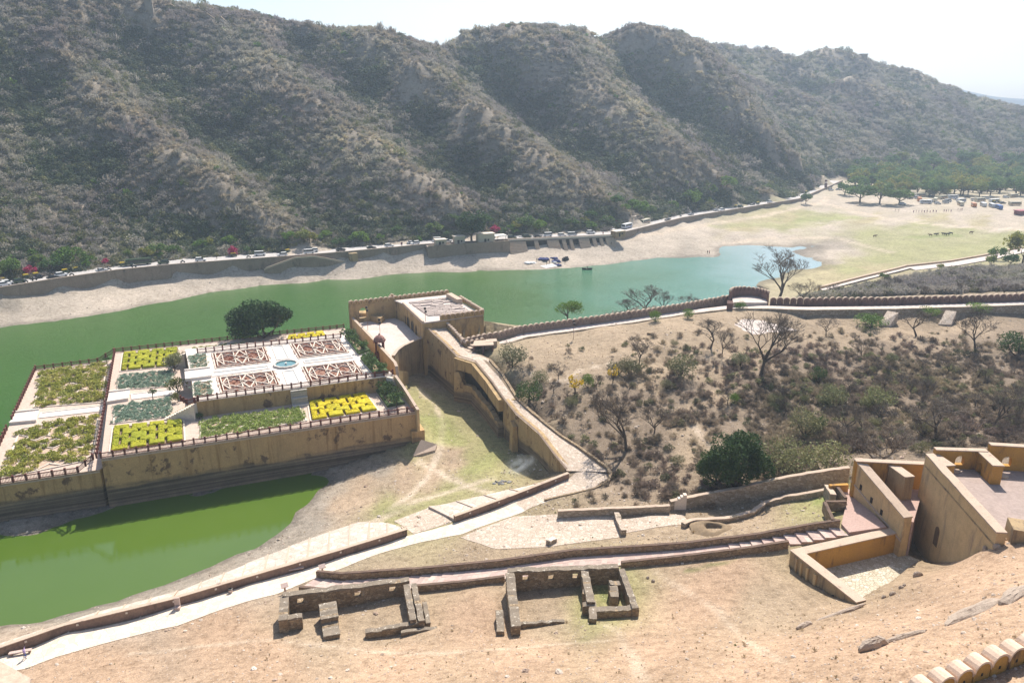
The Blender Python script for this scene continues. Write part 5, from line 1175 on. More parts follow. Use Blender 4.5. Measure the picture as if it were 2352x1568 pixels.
# ---- open court building with slanting walls (bottom right)
ZK = 13.6; A_ = at(1816,1264,ZK); B_ = at(2064,1209,ZK); C_ = at(2086,1226,ZK); D_ = at(1968,1384,ZK+.4)
t = thing('open_court', (A_[0], A_[1], 10), 'roofless ochre court with thick pink topped walls on the slope', 'building')
P = resample([A_, B_, C_], 1.5); MB().wall(P, 1.3, [7.5]*len(P), side=-1).build('wall', OCHRE_DEEP, t)
MB().wall([(p[0], p[1], p[2]+.12) for p in P], 1.5, [p[2]-.03 for p in P], side=-.88).build('wall_top', CAP, t)
P = resample([A_, D_], 1.5); MB().wall(P, 1.3, [7.5]*len(P), side=1).build('wall', TAN, t)
MB().wall([(p[0], p[1], p[2]+.125) for p in P], 1.5, [p[2]-.03 for p in P], side=.88).build('wall_top', CAP, t)
L_ = math.dist(A_[:2], D_[:2]); ux, uy = (D_[0]-A_[0])/L_, (D_[1]-A_[1])/L_; nx, ny = uy, -ux
for f, w_ in ((.12, .35), (.2, .3), (.3, .35), (.42, .5)):
    p = lerp(A_, D_, f); MB().box(p[0]+nx*.06, p[1]+ny*.06, 8, w_, .3, ZK-8.3, math.atan2(uy, ux)).build('pilaster', TANB, t)
for f, zz in ((.45, 10.2), (.72, 11.6)):
    p = lerp(A_, D_, f); MB().box(p[0]+nx*.0, p[1]+ny*.0, zz, .8, .5, .9, math.atan2(uy, ux)).build('drain_hole', DARK, t)
mb = MB(); mb.prism([q[:2] for q in SUNK2[1][0]], 8, 10.45); mb.build('court_floor', Mstone('court_cobbles', [(.6, .54, .42), (.5, .43, .32), (.68, .62, .52)], (.3, .26, .17), 2.4, 1, bmp=.8), t)
# ---- gate building: slanting wall, inner pier, upper court
ZG = 20.0; GA = at(1962,1054,ZG); GB = at(2078,1190,16.6); gl = (1948,1125)
t = thing('gate_building', (GA[0], GA[1], 14), 'ochre gate building with a long slanting wall and small square windows', 'building')
L_ = math.dist(GA[:2], GB[:2]); ux, uy = (GB[0]-GA[0])/L_, (GB[1]-GA[1])/L_
MB().wall([GA, lerp(GA, GB, .5), GB], 1.2, [9]*3, side=1).build('wall', TANB, t)
P = [GA, GB]; MB().wall([(q[0], q[1], q[2]+.15) for q in P], 1.5, [q[2]-.02 for q in P], side=.8).build('wall_top', CAP, t)
for f in (.2, .42, .62): 
    p = lerp(GA, GB, f); MB().box(p[0]+uy*.02, p[1]-ux*.02, p[2]-3.3, .45, .12, .85, math.atan2(uy, ux)).build('window', DARK, t)
MB().wall([(lerp(GA, GB, f)[0]+uy*.05, lerp(GA, GB, f)[1]-ux*.05, lerp(GA, GB, f)[2]-3.5) for f in (0, 1)], .16, [GA[2]-3.7, GB[2]-3.7]).build('string_course', CAP, t)
GC_ = at(2128,1062,ZG); mb = MB(); mb.wall([GA, GC_], .9, [12, 12], side=-1); mb.build('wall', OCHRE_DEEP, t); MB().wall([(GA[0], GA[1], ZG+.15), (GC_[0], GC_[1], ZG+.15)], 1.1, [ZG]*2, side=-.8).build('wall_top', CAP, t)
pA, pB = at(2052,1069,19.6), at(2090,1096,19.6); MB().wall([pA, pB], 1.5, [14, 14]).build('inner_pier', TAN, t); MB().wall([(pA[0], pA[1], 19.72), (pB[0], pB[1], 19.72)], 1.6, [19.58]*2).build('wall_top', CAP, t)
fl = [at(1975,1105,16), at(2125,1105,16), at(2098,1200,15.8), at(2050,1180,15.8)]; MB().prism([(p[0], p[1]) for p in fl], 10, 15.9).build('inner_floor', PINK, t)
# landing in front of it
ld = [at(1922,1120,14), at(1950,1122,14), at(2036,1212,13.8), at(1950,1226,13.7), at(1932,1206,13.7), at(1943,1160,13.9)]
tag(MB().prism([(p[0], p[1]) for p in ld], 9, 14.0).build('landing', PINK, None, ld[0]), 'pink paved landing between the stair path and the slanting gate wall', 'landing')
rubble_wall('angled dark low wall along the left edge of the pink landing', [(1893,1163,14),(1912,1204,13.8)], .8, .5, RUBBLE, MOSSCAP, jit=.03)
rubble_wall('short dark low wall across the back of the pink landing', [(1895,1162,14),(1942,1162,14)], .8, .5, RUBBLE, MOSSCAP, jit=.03)
rubble_wall('short dark wall beside the far end of the pink landing', [(1922,1128,14),(1941,1154,14)], .8, .5, RUBBLE, MOSSCAP, jit=.03)
rubble_wall('pale short wall at the top left corner of the landing', [(1898,1128,13.2),(1912,1150,13.6)], 1.1, .9, RUBLIGHT, CAP, jit=.05)
MB_ = MB().wall([at(1905,1113,15), at(1948,1111,15.2)], .6, [11, 11]); tag(MB_.build('yellow_parapet', OCHRE_DEEP, None, at(1920,1113,14)), 'short yellow parapet at the far end of the landing', 'wall')
# ---- tall fort wall with the upper court
ZT = 22.8; ZF = 20.4; TA = at(2127,1043,ZT); TB = at(2290,1224,ZT-.6)
t = thing('fort_building', (TA[0], TA[1], 9), 'tall ochre fort wall with an arched doorway and an upper court behind it', 'building')
L_ = math.dist(TA[:2], TB[:2]); ux, uy = (TB[0]-TA[0])/L_, (TB[1]-TA[1])/L_; nx, ny = uy, -ux      # n points to the left, out of the wall
n_ = 14; P = [lerp(TA, TB, i/n_) for i in range(n_+1)]
MB().wall(P, 1.1, [6.5]*(n_+1), side=1, batter=.02, jit=.03).build('wall', TANB, t)
MB().wall([(p[0], p[1], p[2]+.14) for p in P], 1.3, [p[2]-.05 for p in P], side=.85, jit=.05).build('wall_top', CAP, t)
MB().wall([(p[0]+nx*.1, p[1]+ny*.1, p[2]-1.55) for p in P], .3, [p[2]-1.75 for p in P], side=1).build('string_course', TAN, t)
dp = lerp(TA, TB, .36); mb = MB(); w_, hh = 1.2, 2.9; arc = [(-w_/2, 0), (w_/2, 0)] + [(w_/2*math.cos(math.pi*i/8), hh-.7+.75*math.sin(math.pi*i/8)) for i in range(9)]; k_ = len(arc)
zd = 12.2; off = .02*(ZT-zd-1)+.03
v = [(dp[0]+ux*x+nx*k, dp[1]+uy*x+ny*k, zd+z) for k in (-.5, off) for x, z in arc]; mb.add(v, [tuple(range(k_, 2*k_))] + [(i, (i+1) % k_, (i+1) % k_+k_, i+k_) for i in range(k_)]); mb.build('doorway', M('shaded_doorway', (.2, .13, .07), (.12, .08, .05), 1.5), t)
cp_ = [(TA[0]-nx*.9, TA[1]-ny*.9), (TB[0]-nx*.9, TB[1]-ny*.9), (92, TB[1]-1), (96, TA[1]-2.2), (TA[0]+1, TA[1]+.3)]
MB().prism(cp_, 6, ZF).build('court_floor', [OCHRE, M('grey_pink_court_floor', (.42, .33, .29), (.34, .27, .24), .5, fine=2)], t)
fo = [o for o in bpy.data.objects if o.name.startswith('court_floor') and o.parent == t][0]; fo.data.polygons[len(fo.data.polygons)-1].material_index = 1
def uwall(a, b, h, th, op=(), mat=OCHRE_DEEP):
    a = at(*a, ZF); b = at(*b, ZF); mb = MB(); arch_wall(mb, a, b, ZF-.4, ZF+h, th, list(op)); mb.build('court_wall', mat, t)
    MB().wall([(a[0], a[1], ZF+h+.14), (b[0], b[1], ZF+h+.14)], th+.2, [ZF+h-.01]*2).build('wall_top', CAP, t)
uwall((2136,1072), (2178,1101), 2.1, 1.3)
uwall((2140,1072), (2258,1076), 2.9, .8, [(3.6, 1.3, ZF+.7, ZF+1.4)])
uwall((2250,1078), (2285,1112), 2.8, 1.4, [(1.3, 1.0, ZF, ZF+1.2)])
uwall((2262,1074), (2420,1084), 3.8, .8, [(2.6, 1.3, ZF+.7, ZF+1.5), (6.6, 1.3, ZF+.7, ZF+1.5)])
for a in ((2190,1080), (2300,1092)):
    p = at(*a, ZF); MB().lathe(p[0], p[1]-.2, [(.8, ZF-.1), (.8, ZF+.22)], 10).build('low_basin', CAP, t)
p0, p1 = at(2262,1192,ZF), at(2340,1245,ZF)
P = [lerp(TA, TB, f) for f in (.72, 1)]; MB().wall([(p[0]-nx*2.2, p[1]-ny*2.2, ZF+.35) for p in P], .5, [ZF-.3]*2).build('kerb', CAP, t)
# weathered block at the right edge
p = at(2340,1262,20.5); tag(MB().box(p[0]+1.6, p[1]+1.2, 17, 4.2, 3.2, 6.0, -.35, taper=.96).build('stone_block', TAN, None, (p[0]+1.6, p[1]+1.2, 17)), 'weathered grey masonry block cut by the right picture edge', 'block')
# ---- big ochre merlons, bottom right
MBL = [at(2098,1580,27.3), at(2180,1545,27.6), at(2260,1510,27.9), at(2352,1478,28.2), at(2440,1445,28.4)]
zz = [29.0, 29.3, 29.7, 30.0, 30.2]
bt = battlement('near battlement of large ochre merlons with pale rounded caps in the bottom right corner', [at(2090,1620,28.0), at(2352,1514,28.6), at(2450,1474,28.9)], sp=1.85, body=OCHRE_DEEP, cap=M('pale_pink_merlon_cap', (.76, .58, .44), (.66, .49, .37), 1), h=2.1, th=1.0, group='near merlons', zb=22)
p = at(2320,1490,29)
# out of focus stone corner at the bottom left, close to the camera
p = at(0,1540,63.0); tag(MB().prism([at(x, y, 63.0)[:2] for x, y in ((-140,1475),(-8,1513),(70,1556),(62,1660),(-150,1660))], 57, 63.0).build('stone_parapet', CAP, None, (p[0], p[1], 57)), 'near pale stone parapet corner cut off by the bottom left of the picture', 'parapet')
# ---- far road, its lake wall, ghat and small buildings
RE = resample(ROADE, 6)
mb = MB(); ribbon(mb, [(p[0], p[1], RZ) for p in offset_line(RE, 13.6)], [(p[0], p[1], RZ) for p in offset_line(RE, .5)], 160, 0.02, False, 4); tag(mb.build('road', ASPHALT), kind='structure')
RW0 = [i for i, p in enumerate(RE)]
t = thing('road_wall', RE[0], 'long weathered stone retaining wall below the road across the lake', 'wall')
zb = [float(z)-.8 for z in gz([p[0]+.8 for p in RE], [p[1]-3 for p in RE])]; zb = [min(b, 7.5) for b in zb]
MB().wall([(p[0], p[1], RZ+.62) for p in RE], .6, zb, jit=.06, batter=.05).build('wall', ROADWALL, t); MB().wall([(p[0], p[1], RZ+.74) for p in RE], .75, [RZ+.6]*len(RE), jit=.03).build('coping', M('pale_road_coping', (.42, .34, .28), (.34, .27, .22), .6), t)
def rpt(px, d, z=RZ): # point on the road at picture column px, d metres from the lake wall
    y = np.interp(px, [a for a, b in WALLTOP], [b for a, b in WALLTOP]); a = at(px, y, RZ+.7); i = min(range(len(RE)), key=lambda k: (RE[k][0]-a[0])**2+(RE[k][1]-a[1])**2)
    q = RE[max(0, i-1)], RE[min(len(RE)-1, i+1)]; dx, dy = q[1][0]-q[0][0], q[1][1]-q[0][1]; l = math.hypot(dx, dy)
    return (a[0]-dy/l*d, a[1]+dx/l*d, z), math.atan2(dy, dx)
FE = offset_line(RE, 14.0); t = thing('road_fence', FE[0], 'low railing of short dark posts along the hill side of the road', 'fence')
mb = MB(); [mb.box(p[0], p[1], RZ-.3, .3, .3, 1.2) for p in resample(FE, 3.0)]; tag(mb.build('fence_posts', RUBBLE, t), kind='stuff'); MB().wall([(p[0], p[1], RZ+.55) for p in FE], .12, [RZ+.35]*len(FE)).build('rail', STRIP, t)
# sloping stair against the road wall
t = thing('wall_stair', rpt(697, -2)[0], 'double sided stair sloping down the road wall on the left', 'stair')
a, ang = rpt(697, -1.6); ux, uy = math.cos(ang), math.sin(ang)
pr = [(-17, 4.6), (-16, 5.2), (-4, 8.6), (4, 8.6), (15, 5.6), (17, 5.0)]
MB().wall([(a[0]+ux*s, a[1]+uy*s, z) for s, z in pr], 2.2, [2.5]*6).build('stair_body', ROADWALL, t)
MB().wall([(a[0]+ux*s+uy*.9, a[1]+uy*s-ux*.9, z+.7) for s, z in pr], .4, [z-.1 for s, z in pr]).build('parapet', CAP, t)
# small pump house on the beach
p, ang = rpt(807, -1.6); tag(MB().box(p[0], p[1], 3.5, 3.6, 2.6, 5.4, ang).build('pump_house', TAN, None, (p[0], p[1], 3.5)), 'small square stone pier against the road wall on the beach', 'pier')
# walled terrace with huts under the big roadside tree
P0 = at(977,562,RZ+.9); P1 = at(1165,551,RZ+.9); Q0 = at(990,574,RZ); t = thing('road_terrace', P0, 'walled terrace with a low parapet below the big roadside tree', 'terrace')
a, ang = rpt(1071, -3.2); ux, uy = math.cos(ang), math.sin(ang); W_ = math.dist(P0[:2], P1[:2])/2
MB().prism([(a[0]+ux*s+uy*d*-1, a[1]+uy*s+ux*d) for s, d in ((-W_, -2.5), (W_, -2.5), (W_, 3), (-W_, 3))], 3, RZ+.1).build('terrace_body', [ROADWALL, COURT], t)
MB().wall([(a[0]+ux*s+uy*2.4, a[1]+uy*s-ux*2.4, RZ+.8) for s in (-W_, W_)], .4, [RZ-.2]*2).build('parapet', ROADWALL, t)
def hut(px, d, L, W, H, label, roof=True, mat=None):
    p, ang = rpt(px, d); t = thing('road_hut', p, label, 'hut', 'huts beside the road'); mb = MB().box(p[0], p[1], RZ, L, W, H, ang); mb.build('wall', mat or CREAM, t)
    MB().box(p[0], p[1], RZ+H, L+.5, W+.5, .25, ang).build('roof', STRIP, t)
    ux, uy = math.cos(ang), math.sin(ang)
    MB().box(p[0]+ux*-.6+uy*(W/2), p[1]+uy*-.6-ux*(W/2), RZ+.02, 1.0, .12, 2.0, ang).build('door', DARK, t)
    MB().box(p[0]+ux*.9+uy*(W/2), p[1]+uy*.9-ux*(W/2), RZ+1.0, .8, .12, .9, ang).build('window', DARK, t)
CREAM = plain('cream_render', (.5, .44, .34))
hut(1008,-2.6,5,3.4,2.8,'small cream hut at the left end of the road terrace'); hut(1052,-1.4,5,3.2,3.6,'tall narrow cream hut left of the big roadside tree'); hut(1112,-1.8,8,4,4.2,'larger cream hut with a blank wall right of the big roadside tree')
p, ang = rpt(1140, 0); t = thing('road_shelter', p, 'open shelter with a flat white sheet roof beside the cream huts', 'shelter', 'huts beside the road'); MB().box(p[0], p[1], RZ+2.7, 9, 5, .15, ang).build('roof', plain('white_sheet', (.7, .68, .64)), t)
for s in (-4, 0, 4): MB().box(p[0]+math.cos(ang)*s+math.sin(ang)*2.2, p[1]+math.sin(ang)*s-math.cos(ang)*2.2, RZ, .15, .15, 2.7, ang).build('post', BLACK, t)
# bathing steps with dark recesses
a, ang = rpt(1287, -.6); ux, uy = math.cos(ang), math.sin(ang); W_ = math.dist(at(1166,555,RZ)[:2], at(1408,544,RZ)[:2])/2
t = thing('bathing_ghat', a, 'stepped bathing ghat with dark recesses between its flights on the far shore', 'steps')
MB().prism([(a[0]+ux*s-uy*d, a[1]+uy*s+ux*d) for s, d in ((-W_, -1.6), (W_, -1.6), (W_, .5), (-W_, .5))], 2.5, RZ+.02).build('ghat_wall', ROADWALL, t)
cells = [(0, .16, 1), (.16, .24, 0), (.24, .275, 1), (.275, .36, 0), (.36, .47, 1), (.47, .50, 0), (.50, .535, 1), (.535, .57, 0), (.57, .6, 1), (.6, .66, 0), (.66, .76, 1), (.76, .79, 0), (.79, .825, 1), (.825, .86, 0), (.86, .89, 1), (.89, .92, 0), (.92, 1, 1)]
for f0, f1, k in cells:
    s0, s1 = -W_+2*W_*f0, -W_+2*W_*f1
    if k:
        for i in range(8):
            d0 = -1.6-.62*i; MB().prism([(a[0]+ux*s-uy*d, a[1]+uy*s+ux*d) for s, d in ((s0, d0-.62), (s1, d0-.62), (s1, d0), (s0, d0))], 2.5, RZ-.15-.6*(i+.6)).build('step', CAP, t)
    else: MB().prism([(a[0]+ux*s-uy*d, a[1]+uy*s+ux*d) for s, d in ((s0, -1.75), (s1, -1.75), (s1, -1.61), (s0, -1.61))], 3, RZ-.5).build('recess', DARK, t)
MB().wall([(a[0]+ux*s+uy*1.3, a[1]+uy*s-ux*1.3, RZ+.75) for s in (-W_, W_)], .2, [RZ]*2).build('parapet', STRIP, t)
hut(1412,-2.4,6,4,2.6,'small tan pump house at the right end of the bathing steps', mat=TAN)
p, ang = rpt(1500, 12); t = thing('road_shelter', p, 'small white canopy shelter among trees beside the far road', 'shelter', 'huts beside the road'); MB().box(p[0], p[1], RZ+4.2, 6, 4, .3, ang).build('roof', STRIP, t)
for s in (-2.4, 2.4): MB().box(p[0]+math.cos(ang)*s, p[1]+math.sin(ang)*s, RZ, .4, .4, 4.2, ang).build('post', STRIP, t)
for px, lb in ((1897, 'left red gate pillar where the far road leaves the lake'), (1912, 'right red gate pillar where the far road leaves the lake')):
    p, ang = rpt(px, .2 if px < 1900 else 5); t = thing('gate_pillar', p, lb, 'pillar', 'red gate pillars'); MB().box(p[0], p[1], RZ, 1.6, 1.6, 4.2, ang).build('shaft', REDSTONE, t); MB().box(p[0], p[1], RZ+4.2, 2.1, 2.1, .5, ang, taper=.5).build('cap', STRIP, t)
# promenade beside the meadow
PR = onl((1880,668),(1980,642),(2062,622),(2080,617)); PR2 = onl((2080,617),(2180,606),(2260,592),(2345,573))
t = thing('meadow_promenade', PR[0], 'pale promenade wall and walk along the near edge of the meadow', 'wall')
for k, Q in enumerate((PR, PR2)):
    Q = resample(Q, 4); MB().wall([(p[0], p[1], p[2]+1.5) for p in Q], .7, [p[2]-1 for p in Q], jit=.03).build('wall', TANB, t); MB().wall([(p[0], p[1], p[2]+1.62) for p in Q], .9, [p[2]+1.48 for p in Q]).build('coping', CAP, t)
    mb = MB(); ribbon(mb, [(p[0], p[1], p[2]) for p in Q], [(p[0]+.6, p[1]-(3.0 if k == 0 else 7), p[2]) for p in Q], 20, .9, False, 3); mb.build('walk', COURT, t)
# ridge ruins, towers
p = at_y(342, 14, 482); t = thing('ridge_tower', (p[0], p[1], p[2]-8), 'pale stone watchtower on the left ridge cut by the top edge', 'tower'); TG = M('grey_tower_stone', (.33, .28, .23), (.26, .22, .18), .5); MB().box(p[0], p[1], p[2]-8, 4.6, 4.6, 15, .3, taper=.85).build('wall', TG, t); MB().box(p[0], p[1], p[2]+7, 4.6, 4.6, .8, .3).build('parapet', TG, t)
Q = [at_y(x, y, 500) for x, y in ((366,20),(390,12),(430,11),(455,9),(490,8),(520,16),(560,27))]; Q = [(a[0], a[1], g1(a[0], a[1])) for a in resample(Q, 4)]; tag(MB().wall([(a[0], a[1], a[2]+random.uniform(1.5, 4)) for a in Q], 1.5, [a[2]-2 for a in Q], jit=.6).build('ridge_wall', RUBBLE, None, Q[0]), 'broken fort wall along the left ridge top', 'wall')
p = at_y(1982, 134, 1000); t = thing('ridge_hut', (p[0], p[1], p[2]-4), 'small square watch hut on the far ridge', 'tower'); MB().box(p[0], p[1], p[2]-4, 8, 6, 8, .2).build('wall', TAN, t); MB().box(p[0], p[1], p[2]+4, 9, 7, 1, .2).build('roof', TAN, t)
# ================================================================ TREES AND SCRUB
def pxm(p):
    """picture pixels per upright metre at a place"""
    c = p[1]*CT - (p[2]-CAMH)*ST; return F/c*.92
def bare_proto(name, seed, h=6.0, spread=.55, depth=6, bark=None, twig=None, lean=.15, nsplit=3, label=None, cat='tree', trunk_r=.05, start=.28):
    r = random.Random(seed); tr = MB(); tw = MB()
    def grow(p, d, L, rad, k):
        n = 3; pts = [p]; q = Vector(p); dd = Vector(d)
        for i in range(n):
            dd = (dd + Vector((r.uniform(-1, 1), r.uniform(-1, 1), r.uniform(-.5, .7)))*.2).normalized(); q = q + dd*L/n; pts.append(tuple(q))
        (tr if k >= depth-2 else tw).tube(pts, rad, rad*.6, 5 if k >= depth-1 else 3, cap=False)
        if k == 0: return
        for i in range(nsplit if k < depth else nsplit+1):
            f = 1.0 if i == 0 else r.uniform(.5, 1)
            b = Vector(pts[-1])*f + Vector(pts[1])*(1-f); a = r.uniform(0, 6.28)
            side = Vector((math.cos(a), math.sin(a), r.uniform(-.1, .5))); nd = (dd*(1-spread) + side*spread).normalized()
            grow(tuple(b), nd, L*r.uniform(.62, .8), max(.012, rad*.58), k-1)
    grow((0, 0, -.3), Vector((r.uniform(-lean, lean), r.uniform(-lean, lean), 1)).normalized(), h*start+.3, h*trunk_r*.55, depth)
    t = thing(name, (0, 0, 0), label or name, cat); tr.build('trunk', bark or BARK, t); tw.build('crown', twig or BARKL, t); return reg(t)
def leafy_proto(name, seed, h=6.0, w_=6.0, trunk=.3, n=900, size=.28, mat=None, k=12, cl=.42, cat='tree', label=None, bark=None, limbs=5, hollow=.45):
    """tapered trunk with limbs and a crown of leaf clumps; trunk = bare share of the height"""
    r = random.Random(seed); t = thing(name, (0, 0, 0), label or name, cat); zc = h*(trunk + (1-trunk)*.42); rz = h*(1-trunk)*.62
    mb = MB(); mb.tube([(0, 0, -.4), (r.uniform(-.1, .1), r.uniform(-.1, .1), h*trunk*.6), (0, 0, zc)], h*.035+.03, h*.015, 6)
    for i in range(limbs):
        a = r.uniform(0, 6.28); z0 = h*trunk*r.uniform(.6, 1.1); mb.tube([(0, 0, z0), (w_*.16*math.cos(a), w_*.16*math.sin(a), z0+h*.12), (w_*.33*math.cos(a), w_*.33*math.sin(a), zc+rz*r.uniform(-.2, .3))], h*.018+.015, .02, 4, cap=False)
    mb.build('trunk', bark or BARK, t)
    v, f = leaves(n, blob(w_/2, w_/2, rz, zc, k=k, cl=cl, seed=seed, hollow=hollow), size, rs=np.random.default_rng(seed)); m = MB(); m.v = v; m.f = f; m.m = [0]*len(f); m.build('crown', mat, t)
    return reg(t)
T_GRY = Mleaf('grey_brown_twigs', [(.36, .335, .315), (.31, .29, .27), (.40, .36, .32), (.28, .265, .25)], .4, world=.02)
T_OLV = Mleaf('dull_olive_scrub_leaf', [(.21, .215, .11), (.25, .24, .13), (.17, .18, .10)], .2, world=.02)
T_GRN = Mleaf('fresh_green_leaf', [(.13, .22, .03), (.1, .18, .03), (.16, .25, .04)], .3)
T_MID = Mleaf('wood_green_leaf', [(.10, .175, .05), (.14, .215, .055), (.075, .14, .045), (.18, .235, .06), (.25, .245, .055)], .38)
T_DRK = Mleaf('deep_green_leaf', [(.06, .105, .03), (.075, .125, .035), (.05, .09, .03)], .28)
T_YEL = Mleaf('yellow_flower', [(.7, .5, .04), (.6, .42, .03)], .3)
T_PNK = Mleaf('magenta_flower', [(.42, .03, .12), (.36, .025, .10)], .3)
T_BRN = Mleaf('brown_dry_twigs', [(.31, .25, .195), (.26, .21, .165), (.35, .28, .215), (.22, .185, .15)], .35, world=.05)
FOOT = [at(*q) for q in ((1302,1081,7.4),(1402,1084,7.2),(1396,1108,7),(1364,1122,7),(1251,1150,6.6),(1178,1162,6.2),(1180,1148,6.2),(1309,1097,7))]
ROADS = [[at(*p) for p in PATHL] + [at(*p) for p in PATHR[::-1]], [at(*p) for p in STAIR_FAR] + [at(*p) for p in STAIR_NEAR[::-1]], [at(*p) for p in RAMPL] + [at(*p) for p in RAMPR[::-1]], FOOT, GM, GL, hall, floor_poly, ld, cp_, SUNK2[1][0], SUNK2[0][0]]
def blocked(p): return any(bool(inpoly(np.array([p[0]]), np.array([p[1]]), q)[0]) for q in ROADS)
def clear(P):
    k = np.ones(len(P), bool)
    for q in ROADS: k &= ~inpoly(P[:, 0], P[:, 1], q)
    return P[k & (P[:, 2] > .12)]
LAND = []; USEDL = set()
def auto(base, px, py, cands):
    """label a repeat by the nearest thing that can be found in the picture"""
    ds = sorted(cands, key=lambda c: math.hypot(c[0]-px, (c[1]-py)*1.4))
    for rank in (0, 1, 2):
        for lx, ly, nm in ds[:24]:
            dx, dy = px-lx, (py-ly)*1.4
            a = ('right of' if dx > 0 else 'left of') if abs(dx) > abs(dy) else ('in front of' if dy > 0 else 'behind')
            far = math.hypot(dx, dy)
            l = '%s %s%s the %s' % (base, 'just ' if far < 45 else ('', 'some way ', 'well ')[rank], a, nm)
            if l not in USEDL and len(l.split()) <= 16: USEDL.add(l); return l
    return base
protos = []
def keep_proto(p): protos.append(p); return p
BARE = [keep_proto(bare_proto('bare_tree', 11+i, label='leafless grey tree with a fan of thin branches', trunk_r=.042+.01*(i % 2), spread=.40+.05*i, start=.3)) for i in range(4)]
SCRB = [keep_proto(bare_proto('bare_shrub', 31+i, h=2.6, start=.2, spread=.62, depth=4, nsplit=4, label='dry leafless shrub of grey twigs', cat='shrub', trunk_r=.03)) for i in range(3)]
def hero(kind, px, py, hpx, label, wide=1.0, rz=None, p=None, group=None):
    p = p or on(px, py); h = hpx/pxm(p); base = 6.0 if kind[0].name.startswith(('bare_tree',)) else kind[1]
    pr = kind[0]; s = h/base
    return place(pr, (p[0], p[1], p[2]-.08), random.uniform(0, 6.28) if rz is None else rz, (s*wide, s*wide, s), label, group)
def B(i): return (BARE[i], 6.0)
G_BARE = 'leafless trees on the dry slope'
hero(B(0), 1440, 1035, 150, 'large leafless tree whose shadow falls over the foot of the ramp', 1.15, group=G_BARE)
hero(B(1), 1745, 866, 165, 'tall forked leafless tree in the middle of the dry slope', .9, group=G_BARE)
hero(B(2), 1468, 838, 78, 'leafless tree standing alone on the open slope below the battlement', .95, group=G_BARE)
hero(B(3), 1632, 800, 82, 'dark leafless tree to the left of the bleached rock patch', 1, group=G_BARE)
hero(B(1), 1658, 816, 66, 'slim young bare tree just right of the dark leafless tree', .7, group=G_BARE)
hero(B(0), 1786, 795, 62, 'small leafless tree beside the bleached rock patch', .9, group=G_BARE)
hero(B(2), 1897, 772, 52, 'short stubby bare tree below the hillside walk left of the leaning slabs', 1.2, group=G_BARE)
hero(B(3), 2106, 772, 70, 'spreading bare tree between the two leaning stone slabs', 1.3, group=G_BARE)
hero(B(0), 2240, 800, 95, 'hazy bare tree right of the right leaning slab', 1.1, group=G_BARE)
hero(B(2), 1940, 1000, 90, 'twin stemmed bare tree in the dark hollow of the slope', 1.1, group=G_BARE)
hero(B(1), 2010, 1095, 120, 'wide pale bare tree just behind the gate building', 1.5, group=G_BARE)
hero(B(3), 2150, 1000, 100, 'spreading pale bare tree in the brush above the fort wall', 1.4, group=G_BARE)
hero(B(0), 2280, 980, 95, 'dark bare tree in the brush near the right picture edge', 1.2, group=G_BARE)
hero(B(2), 1500, 1000, 90, 'thin bare tree right behind the bend of the ramp kerb', 1.0, group=G_BARE)
G_LAKE = 'leafless trees between the battlement and the lake'
def behind(px, py, hpx, z, kind, label, wide, ptop=None):
    q = at(px, py, z); hero(kind, px, py, hpx, label, wide, p=(q[0], q[1]+0, q[2]), group=G_LAKE)
behind(1480, 728, 74, 7, B(1), 'left bare tree standing between the battlement and the lake', 1.15)
behind(1440, 730, 55, 7, B(3), 'smallest bare tree at the left of the row behind the battlement', 1.2)
behind(1520, 722, 55, 7, B(0), 'right bare tree of the row behind the battlement', 1.0)
behind(1580, 715, 45, 7, B(2), 'low hazy bare tree behind the battlement left of the bastion', 1.3)
behind(1787, 694, 118, 9, B(0), 'big bare tree rising behind the rounded bastion against the lake tip', 1.4)
behind(1840, 698, 62, 8, B(2), 'second bare tree just right of the big bare tree by the bastion', 1.2)
behind(1745, 690, 40, 8, B(3), 'low bare tree half hidden by the rounded bastion', 1.3)
# green trees near the garden and battlement
big = leafy_proto('banyan_tree', 5, h=12.5, w_=20, trunk=.03, n=15000, size=.30, mat=LEAF_DK, k=26, cl=.31, label='huge dense dark green tree on the lake edge of the garden', hollow=.55)
p = at(606, 776, ZM); place(big, p)
ac = leafy_proto('acacia_tree', 6, h=7, w_=8.2, trunk=.35, n=3000, size=.16, mat=T_GRN, k=12, cl=.4, label='feathery green tree between the battlement and the lake'); keep_proto(ac)
q = at(1303, 742, 7.5); hero((ac, 7), 1303, 742, 54, 'feathery bright tree standing between the battlement and the lake', 1.1, p=q)
rt_ = leafy_proto('roadside_tree', 8, h=11, w_=12.5, trunk=.25, n=4500, size=.36, mat=T_DRK, k=18, cl=.34, label='large dark tree over the road terrace by the far road'); q, _ = rpt(1086, 2); place(rt_, q, .5, 1.5)
BUSH = [keep_proto(leafy_proto('round_bush', 41+i, h=3, w_=3.2, trunk=.05, n=1500, size=.085, mat=m_, k=14, cl=.45, cat='bush', limbs=3)) for i, m_ in enumerate((T_OLV, T_DRK, T_GRN))]
OLV, DRK, GRN = [(b, 3.0) for b in BUSH]
YF = keep_proto(leafy_proto('yellow_flowering_tree', 51, h=3.2, w_=3, trunk=.3, n=170, size=.16, mat=T_YEL, k=9, cl=.35, limbs=7)); 
BIGB = keep_proto(leafy_proto('leafy_bush', 49, h=8.5, w_=8.5, trunk=.04, n=9000, size=.15, mat=T_DRK, k=34, cl=.25, cat='bush', limbs=6))
G_BUSH = 'leafy bushes on the dry slope'
